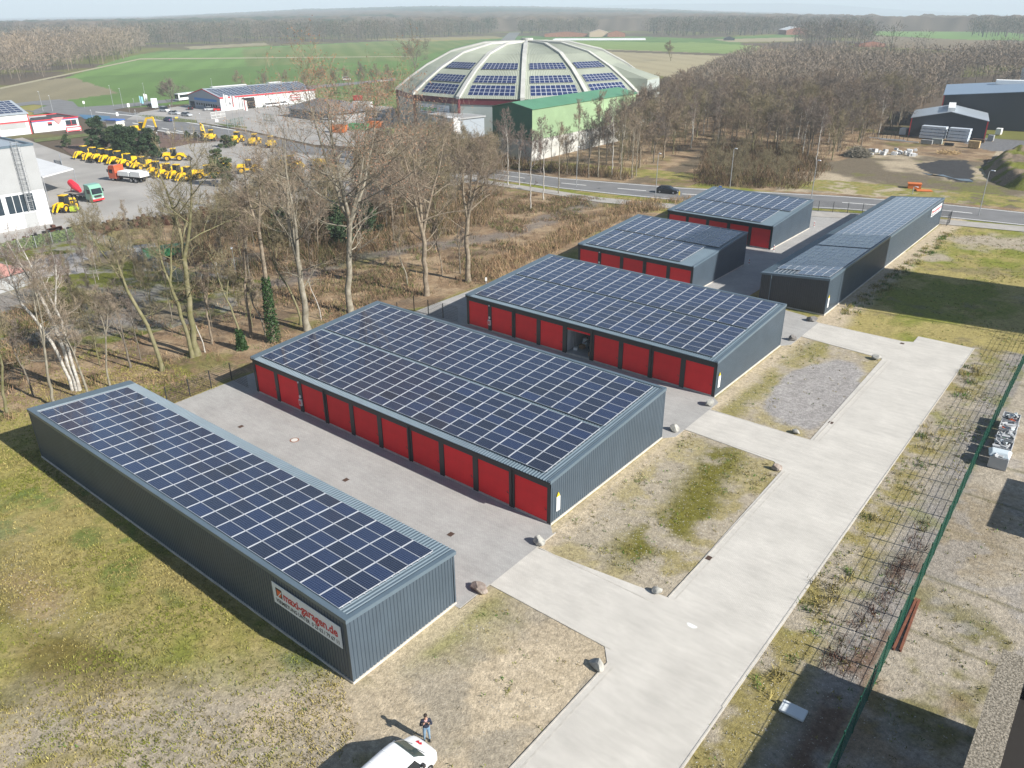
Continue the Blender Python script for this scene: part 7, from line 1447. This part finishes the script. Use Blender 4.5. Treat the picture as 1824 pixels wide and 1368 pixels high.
for px, py, s, m, lb, nm in ((1734, 264, (2.6, 1.2, 1.9), WOODP, 'yellow timber stack nearest to the dark yard on the right', 'timber_stack'), (1742, 254, (3.0, 1.2, 1.0), mat('dark_timber', (.10, .06, .04), .8), 'dark timber stack behind the yellow one', 'timber_stack'), (1690, 260, (2.2, 1.0, .8), MBK, 'black pallet load in front of the wrapped packs', 'pallet_load'), (1650, 257, (2.8, .9, 1.2), LG, 'grey crate behind the rack before the wrapped packs', 'crate'), (1668, 257, (2.6, .9, 1.5), mat('grey_green', (.35, .38, .36), .7), 'grey green crate before the left stack', 'crate'), (1764, 251, (1.4, 1.4, 1.6), LG, 'pale block pile at the side wall of the warehouse', 'block_pile'), (1778, 240, (1.4, 2.2, 1.8), WHITEP, 'white pile at the back corner of the small warehouse', 'block_pile'), (1609, 240, (1.8, 2.6, 1.9), PACKW, 'white wrapped load left of the small warehouse', 'pallet_load')):
    u, v = G(px, py); t = empty(nm, (u, v, 0), rzf, label=lb, cat='stack'); b = MB(); n = 5
    for i in range(n): b.box(-s[0] / 2, s[0] / 2, -s[1] / 2 + .02 * (i % 2), s[1] / 2 - .02 * (i % 2), .15 + i * (s[2] - .15) / n, .12 + (i + 1) * (s[2] - .15) / n)
    b.build('layers', m, t); b = MB(); [b.box(x - .07, x + .07, -s[1] / 2, s[1] / 2, 0, .149) for x in (-s[0] * .35, 0, s[0] * .35)]; b.build('pallet', WOODP, t)
t = empty('storage_rack', (*G(1556, 247), 0), frame_of(G(1556, 247), G(1618, 252))[0], label='row of dark upright posts and pale bars left of the small warehouse', cat='rack'); b = MB()
for k in range(9): b.box(k * 1.1, k * 1.1 + .1, 0, .1, 0, 1.6)
b.box(0, 9, .02, .08, 1.5, 1.6); b.build('posts', MBK, t); b = MB(); b.box(-1, 8.5, -1.1, -.9, .3, .45); b.box(2, 12, -1.7, -1.5, .1, .3); b.build('bars', PACKW, t)
r = random.Random(77); SB = mat('stone_block', (.52, .53, .54), .85, var=.15, vscale=1)
for i in range(26):
    px = 1550 + r.random() * 90; py = 270 + r.random() * 6 + (px - 1550) * .03; u, v = G(px, py); s = r.uniform(.5, 1.1); b = MB(); M = Matrix.Rotation(r.uniform(-.2, .2), 4, 'X') @ Matrix.Rotation(r.uniform(-.2, .2), 4, 'Y')
    b.box(-s * .6, s * .6, -s * .45, s * .45, -.05, s * .75, 0, M); o = b.build('stone_block', SB, bevel=.05); o.location = (u, v, 0 if i % 5 else .6); o.rotation_euler = (0, 0, r.random() * 3); tag(o, 'pale stone block lying in the rubble row before the warehouses', 'stone block', 'rubble blocks before the warehouses')
def brush(px, py, rad, h, n, lb, m, seed, nm='brush_pile'):
    rg = np.random.default_rng(seed); u, v = G(px, py); an = rg.random(n) * 6.283; q = np.sqrt(rg.random(n)) * rad; z = h * (1 - (q / rad) ** 2) * rg.random(n) ** .5; A = np.stack([np.cos(an) * q, np.sin(an) * q, z], 1); D = rg.normal(size=(n, 3)) * (1, 1, .4); D /= np.linalg.norm(D, axis=1, keepdims=True); V, F = ribbon_np(A - D * .9, A + D * 1.0, np.full(n, .09), rg)
    o = np_mesh(nm, V, F, m); o.location = (u, v, 0); tag(o, lb, 'brush pile')
brush(1527, 278, 3.0, 2.2, 1500, 'pile of cut branches at the wood edge beyond the road', BARK['pale'], 3); brush(1690, 285 - 12, 2.6, .5, 200, 'flat pile of pale boards beside the rubble', WOODP, 4)
def mound(poly, h, lb, seed, col):
    P = PX(*poly); c0 = (sum(p[0] for p in P) / len(P), sum(p[1] for p in P) / len(P)); xs_ = np.linspace(min(p[0] for p in P), max(p[0] for p in P), 60); ys_ = np.linspace(min(p[1] for p in P), max(p[1] for p in P), 60); X, Y, F = grid(xs_, ys_)
    d = np.full(X.shape, 1e9)
    for i in range(len(P)):
        a, q = P[i], P[(i + 1) % len(P)]; ex, ey = q[0] - a[0], q[1] - a[1]; tt = np.clip(((X - a[0]) * ex + (Y - a[1]) * ey) / (ex * ex + ey * ey), 0, 1); d = np.minimum(d, np.hypot(X - a[0] - tt * ex, Y - a[1] - tt * ey))
    ins = inpoly(X, Y, P); Z = np.where(ins, h * sst(0, h * 1.6, d) * (.6 + .8 * fbm(X, Y, 3.5, 4, seed)), -.3); C = mix(np.broadcast_to(col, X.shape + (3,)), np.broadcast_to(GRASS * .8, X.shape + (3,)), sst(.5, .6, fbm(X, Y, 3, 3, seed + 1)))
    o = np_mesh('soil_mound', np.stack([X, Y, Z], -1).reshape(-1, 3), F, MATS['yard_soil'], C.reshape(-1, 3), smooth=True); tag(o, lb, 'mound')
mound(((1748, 300), (1760, 322), (1800, 338), (1870, 345), (1890, 290), (1850, 272), (1790, 275), (1762, 284)), 2.6, 'big mound of soil and rubble at the right edge', 5, np.array((.22, .17, .12)))
OR = mat('orange_steel', (.62, .16, .03), .6)
t = empty('orange_container', (*G(1628, 335), 0), .3, label='orange open container lying by the far end of the narrow row', cat='container'); b = MB(); b.box(-1.2, 1.2, -.8, .8, 0, .9); b.box(-1.3, 1.3, -.9, .9, .9, 1.0); b.build('body', OR, t)
t = empty('orange_plate', (*G(1645, 340), 0), .5, label='flat orange plate lying right of the orange container', cat='plate'); b = MB(); b.box(-1.5, 1.5, -.8, .8, .05, .15); b.box(-1.5, -1.4, -.8, .8, .15, .3); b.build('plate', OR, t)
# ---- small things in the business park
def post_sign(px, py, ty, lb, m, w, h, col=None, nm='road_sign'):
    u, v = G(px, py); H = HT(px, py, ty); t = empty(nm, (u, v, 0), math.atan2(0 - u, v) + math.pi if False else math.atan2(-u, v), label=lb, cat='sign'); t.rotation_euler = (0, 0, math.atan2(-v, -u) + math.pi / 2)
    b = MB(); b.tube([(0, 0, 0), (0, 0, H)], .04, 6); b.build('post', GALV, t); b = MB(); b.box(-w / 2, w / 2, -.08, -.04, H - h, H); b.build('board', m, t)
post_sign(309, 203, 196, 'yellow sign board by the silver cars at the junction', YEL, 1.3, 1.3); post_sign(315, 213, 208, 'small yellow sign on the verge by the parked cars', YEL, .9, .5); post_sign(210, 209, 200, 'white sign on the traffic island', WHITEP, .7, 1.2); post_sign(277, 194, 175, 'tall white and green advertising pylon by the flags', BOXW[2], 2.2, 3.4, nm='advertising_pylon'); post_sign(232, 204, 184, 'white sign at the field corner of the junction', WHITEP, .8, 1.3)
post_sign(388, 226, 212, 'round white sign in front of the showroom', WHITEP, .9, .9); post_sign(151, 192, 180, 'pale information sign by the field edge', WHITEP, .7, 1.0); post_sign(1422, 305, 300, 'yellow marker post at the wood edge', YEL, .2, .9, nm='marker_post'); post_sign(1209, 357, 341, 'yellow gas marker post by the footpath', YEL, .25, .7, nm='marker_post')
post_sign(1281, 352, 331, 'blue round cycle path sign beyond the farthest short garage row', BLUEB, .6, .6); post_sign(866, 508, 494, 'small red and white marker at the wood edge', WHITEP, .25, .5, nm='marker_post')
for i, (px, py, ty, kx, lb) in enumerate(((408, 239, 167, 0, 'leftmost white flag on a tall pole before the showroom'), (419, 234, 169, 1, 'second white flag with pink stripe before the showroom'), (430, 229, 172, 0, 'third white flag before the showroom'), (438, 223, 176, 1, 'rightmost pink and white flag before the showroom'), (259, 188, 166, 0, 'white flag by the junction'), (251, 190, 170, 2, 'light blue flag by the junction'))):
    u, v = G(px, py); H = HT(px, py, ty); t = empty('flag', (u, v, 0), 0.8, label=lb, cat='flag', group='flags'); b = MB(); b.tube([(0, 0, 0), (0, 0, H)], .06, 6); b.build('pole', GALV, t)
    b = MB(); n = 6; hh = 3.2 if i < 4 else 2.6; ww = 1.3
    for j in range(n):
        x0, x1 = j * ww / n, (j + 1) * ww / n; y0, y1 = .12 * math.sin(j * 1.4), .12 * math.sin((j + 1) * 1.4); b.add([(x0, y0, H - hh - .15 - x0 * .3), (x1, y1, H - hh - .15 - x1 * .3), (x1, y1, H - .15 - x1 * .3), (x0, y0, H - .15 - x0 * .3)], [(0, 1, 2, 3)], 1 if (kx == 1 and j in (2, 3)) else 0)
    b.build('cloth', [mat('flag_blue', (.25, .5, .6), .8) if kx == 2 else WHITEP, mat('flag_pink', (.65, .25, .25), .8)], t)
for (p0, p1, h, lb) in (((405, 228), (434, 221), 2.4, 'green framed display fence beside the junction road'), ((470, 214), (489, 217), 2.2, 'dark green frame on the gravel before the pavilion'), ((377, 212), (402, 208), 2.2, 'white framed fence panel at the showroom corner')):
    mesh_fence('frame_fence', [G(*p0), G(*p1)], h, lb, GRN if 'green' in lb else WHITEP, rods=.4, rodw=.06, horiz=1.0, hw=.06)
for px, py, s, m, lb in ((604, 236, (5, 2.4, 2.2), OR, 'orange container left end of the container row below the pavilion'), (640, 232, (6, 2.4, 2.0), mat('skip_green', (.05, .32, .12), .6), 'green container in the container row below the pavilion'), (668, 228, (5, 2.4, 2.0), OR, 'orange container right end of the container row below the pavilion'), (693, 240, (3.2, 2, 1.8), mat('skip_lime', (.22, .50, .10), .6), 'lime green container behind the scrub'), (738, 252, (3.4, 2, 2.2), mat('skip_lime', (.22, .50, .10), .6), 'left lime green container near the dome entrance'), (760, 246, (2.6, 2, 2.2), mat('skip_lime', (.22, .50, .10), .6), 'right lime green container near the dome entrance'), (647, 198, (7, 2.5, 3.4), WHITEP, 'white box trailer behind the pavilion'), (638, 180, (3, 3, 2.2), REDT, 'small red hut behind the trees right of the pavilion'), (664, 312, (2.4, 2.4, 2.8), WHITEP, 'white tank behind the tallest tree'), (572, 296, (3, 2.2, 1.6), YL, 'yellow machine body deep in the yard'), (706, 318, (2.4, 1.6, 1.2), YL, 'small yellow box in the yard behind the trees')):
    u, v = G(px, py); nm = 'container' if 'container' in lb else 'box_trailer' if 'trailer' in lb else 'hut' if 'hut' in lb else 'tank' if 'tank' in lb else 'machine_box'; t = empty(nm, (u, v, 0), .45, label=lb, cat=nm.replace('_', ' ')); b = MB()
    if nm == 'tank': b.cyl((0, 0, s[2] / 2 + .3), s[0] / 2, s[2], 'z', 16); b.cyl((0, 0, s[2] + .3), s[0] / 2, .3, 'z', 16, r2=.3)
    elif nm == 'container': b.ext([(-s[0] / 2, s[2]), (-s[0] / 2 + .5, .2), (s[0] / 2 - .5, .2), (s[0] / 2, s[2])], 'y', -s[1] / 2, s[1] / 2)
    else: b.box(-s[0] / 2, s[0] / 2, -s[1] / 2, s[1] / 2, .4, s[2])
    b.build('body', m, t); b = MB(); [b.box(x - .15, x + .15, -s[1] * .4, s[1] * .4, 0, .5) for x in (-s[0] * .3, s[0] * .3)]; b.build('feet', MBK, t)
for px, py, s, m, lb in ((255, 452, (4.0, 1.8, 1.2), mat('grey_metal', (.35, .36, .38), .5, metal=.4), 'grey flat trailer at the scrub edge below the yard'), (285, 462, (4.2, 2.0, 1.7), mat('trailer_green', (.04, .20, .08), .5), 'green trailer with red reflectors at the scrub edge'), (312, 455, (4.0, 2.0, 1.6), mat('trailer_green', (.04, .20, .08), .5), 'second green trailer behind the leaning trees')):
    u, v = G(px, py); t = empty('trailer', (u, v, 0), 1.2, label=lb, cat='trailer'); b = MB(); b.box(-s[0] / 2, s[0] / 2, -s[1] / 2, s[1] / 2, .6, s[2]); b.box(s[0] / 2, s[0] / 2 + 1.4, -.08, .08, .6, .72); b.build('body', m, t, bevel=.05); b = MB(); b.box(-s[0] / 2 - .03, -s[0] / 2, -.8, -.5, .8, 1.1); b.box(-s[0] / 2 - .03, -s[0] / 2, .5, .8, .8, 1.1); b.build('reflectors', REDT, t)
    for x in (-.6, .5):
        for q in (-1, 1): wheel(t, x, q * s[1] * .5, .35, .2, RIM, q)
t = empty('red_roofed_shed', (*G(-6, 512), 0), .2, label='small shed with faded red roof at the left picture edge', cat='shed'); b = MB(); b.box(-3, 3, -3, 3, 0, 2.0); b.build('wall', LG, t); b = MB(); b.add([(-3.3, -3.3, 2), (3.3, -3.3, 2), (3.3, 3.3, 2), (-3.3, 3.3, 2), (0, 0, 3.6)], [(0, 1, 4), (1, 2, 4), (2, 3, 4), (3, 0, 4), (3, 2, 1, 0)]); b.build('roof', mat('faded_red', (.42, .22, .19), .8), t)
t = empty('transformer_hut', (*G(207, 228), 0), .3, label='small white hut with blue roof left of the junction road', cat='hut'); b = MB(); b.box(-2.2, 2.2, -1.6, 1.6, 0, 2.4); b.build('wall', mat('cream_wall', (.62, .60, .54), .8), t); b = MB(); b.box(-2.5, 2.5, -1.9, 1.9, 2.401, 2.7); b.build('roof', BLUEB, t)
o = boulder(91, (1.0, .8, .8), RK[0]); o.location = (*G(298, 240), 0); tag(o, 'pale boulder on the grass by the mulch bed', 'boulder')
# conifers
PINE = mat('pine_needles', (.030, .060, .022), .8, var=.4, vscale=.6); PINE2 = mat('young_needles', (.055, .085, .03), .8, var=.35, vscale=.6)
def pine(px, py, ty, rad, lb, seed, m=PINE, n=9000, blob=20, cat='pine tree'):
    rg = np.random.default_rng(seed); r_ = random.Random(seed); u, v = G(px, py); H = HT(px, py, ty); t = empty('pine_tree', (u, v, 0), label=lb, cat=cat, group='conifers of the yard')
    b = MB(); b.tube([(0, 0, 0), (.1, 0, H * .5), (0, .1, H * .93)], [.22 * H / 9, .14 * H / 9, .04], 7)
    C = []; W = []
    for k in range(blob * 3):
        f = .12 + .86 * r_.random(); rr = rad * (1.1 - f) ** .55 * r_.uniform(.2, 1.0); an = r_.random() * 6.28; c = (math.cos(an) * rr, math.sin(an) * rr, H * f); C.append(c); W.append(r_.uniform(.45, .95) * H / 9); b.tube([(0, 0, max(.2, H * f - rr * .5)), c], [.05, .02], 4)
    b.build('trunk', BARK['dark'], t); C = np.array(C); W = np.array(W); i = rg.integers(0, len(C), n); D = rg.normal(size=(n, 3)); D /= np.linalg.norm(D, axis=1, keepdims=True); P = C[i] + D * (W[i] * rg.random(n) ** .4)[:, None] * (1.25, 1.25, .7); P[:, 2] = np.maximum(P[:, 2], .2)
    E_ = D * .5 + rg.normal(size=(n, 3)) * .5 + (0, 0, .3); E_ /= np.linalg.norm(E_, axis=1, keepdims=True); V, F = ribbon_np(P, P + E_ * .34, np.full(n, .19), rg); np_mesh('crown', V, F, m, parent=t)
pine(178, 268, 208, 3.6, 'broad dark pine at the left end of the pine group', 1); pine(207, 270, 226, 2.6, 'smaller grey-green pine between the two dark ones', 2, PINE2); pine(226, 286, 222, 3.2, 'tall dark pine in the middle of the pine group', 3); pine(244, 284, 226, 3.0, 'dark pine just right of the middle one', 4); pine(272, 284, 230, 3.4, 'broad dark pine at the right end of the pine group', 5)
pine(120, 262, 240, 1.5, 'small conifer standing alone on the mulch bed', 6, PINE2, 1500, 8); pine(334, 245, 234, 1.0, 'left one of two tiny conifers on the mulch bed', 7, PINE2, 800, 5); pine(348, 246, 236, 1.0, 'right one of two tiny conifers on the mulch bed', 8, PINE2, 800, 5); pine(404, 262, 240, 3.2, 'bushy green conifer amid the yellow machines', 9, PINE2, 4000, 12); pine(398, 330, 268, 3.8, 'olive pine in front of the right end of the loader row', 10, PINE2, 6000, 16); pine(470, 360, 318, 3.0, 'dark olive pine in the thicket below the yard', 11, PINE2, 3500, 12)
for i, (px, py, ty) in enumerate(((600, 440, 358), (655, 424, 356), (510, 430, 372))): pine(px, py, ty, 2.6, ['tallest dark spruce in the thicket behind the tallest tree', 'dark spruce right behind the tallest tree trunk', 'dark spruce behind the stout forked trunk'][i], 20 + i, PINE, 3600, 14, cat='spruce')
rg = np.random.default_rng(31); t = empty('added_shadow_tree', (-20.2, 7.6, 0), label='added unseen evergreen that casts the shadow in the lower left corner', cat='tree'); n = 6500; z = rg.uniform(3.6, 8.7, n); an = rg.random(n) * 6.283; q = 1.35 * np.sqrt(rg.random(n)) * np.clip((9.0 - z) / 2.2, .2, 1)  # tree added out of view to cast the lower left corner shadow
P = np.stack([np.cos(an) * q, np.sin(an) * q, z], 1); D = rg.normal(size=(n, 3)); D /= np.linalg.norm(D, axis=1, keepdims=True); V, F = ribbon_np(P, P + D * .3, np.full(n, .2), rg); np_mesh('crown', V, F, PINE, parent=t); b = MB(); b.tube([(0, 0, 0), (0, 0, 5)], .16, 7); b.build('trunk', BARK['dark'], t)
# far farms
def farm(px, py, L_, W_, h, lb, rm, wm, rz=.6):
    u, v = G(px, py); z = float(terrain(np.array(u), np.array(v))); a = (u, v); c = (u + math.cos(rz) * L_, v + math.sin(rz) * L_); t, L = gable('farm_building', lb, a, c, W_, h * .6, h, wm, rm, None, cat='farm building'); t.location.z = z
BRICK = mat('brick_wall', (.30, .13, .09), .9, var=.15, vscale=.5); TILE = mat('dark_tiles', (.12, .09, .085), .8, var=.15, vscale=.3)
farm(1400, 62, 30, 50, 10, 'white roofed barn between the woods on the right', mat('white_roof', (.72, .73, .73), .4), BRICK); farm(1050, 66, 26, 40, 9, 'pale gabled farm barn in front of the far wood', mat('tan_roof', (.45, .36, .28), .8), mat('tan_wall', (.5, .38, .28), .8)); farm(970, 66, 60, 26, 7, 'long low farm roof beside the pale barn', TILE, BRICK); farm(1082, 66, 24, 20, 8, 'dark roofed farmhouse right of the pale barn', TILE, BRICK); farm(1290, 72, 12, 6, 4, 'dark field shed on the light green field', NAVYC, NAVYC); farm(1530, 84, 24, 14, 5, 'flat brown shed behind the right wood', TILE, BRICK)
t = empty('polytunnel', (*G(985, 72), 0), label='long white row of polytunnels on the far field behind the dome', cat='polytunnel'); a, c = G(985, 72), G(1150, 71.5); rz, L = frame_of(a, c); t.rotation_euler = (0, 0, rz); b = MB()
for k in range(5): b.ext([(k * 7 + 3 + 3 * math.cos(x), 1.5 * math.sin(x)) for x in [i * math.pi / 8 for i in range(9)]], 'x', 0, L)
b.build('cover', WH, t)
# ================================================================ AIR
hz = MB(); hz.box(-14500, 14500, -4000, 14500, -95, 330); o = hz.build('haze', []); o.data.materials.clear()
hm = bpy.data.materials.new('haze_air'); hm.use_nodes = True; t_ = hm.node_tree; t_.nodes.clear(); pv = t_.nodes.new('ShaderNodeVolumePrincipled'); pv.inputs['Color'].default_value = (.78, .90, 1.0, 1); pv.inputs['Density'].default_value = HAZE; pv.inputs['Anisotropy'].default_value = 0.0
mo = t_.nodes.new('ShaderNodeOutputMaterial'); t_.links.new(pv.outputs[0], mo.inputs['Volume']); o.data.materials.append(hm); tag(o, kind='stuff')
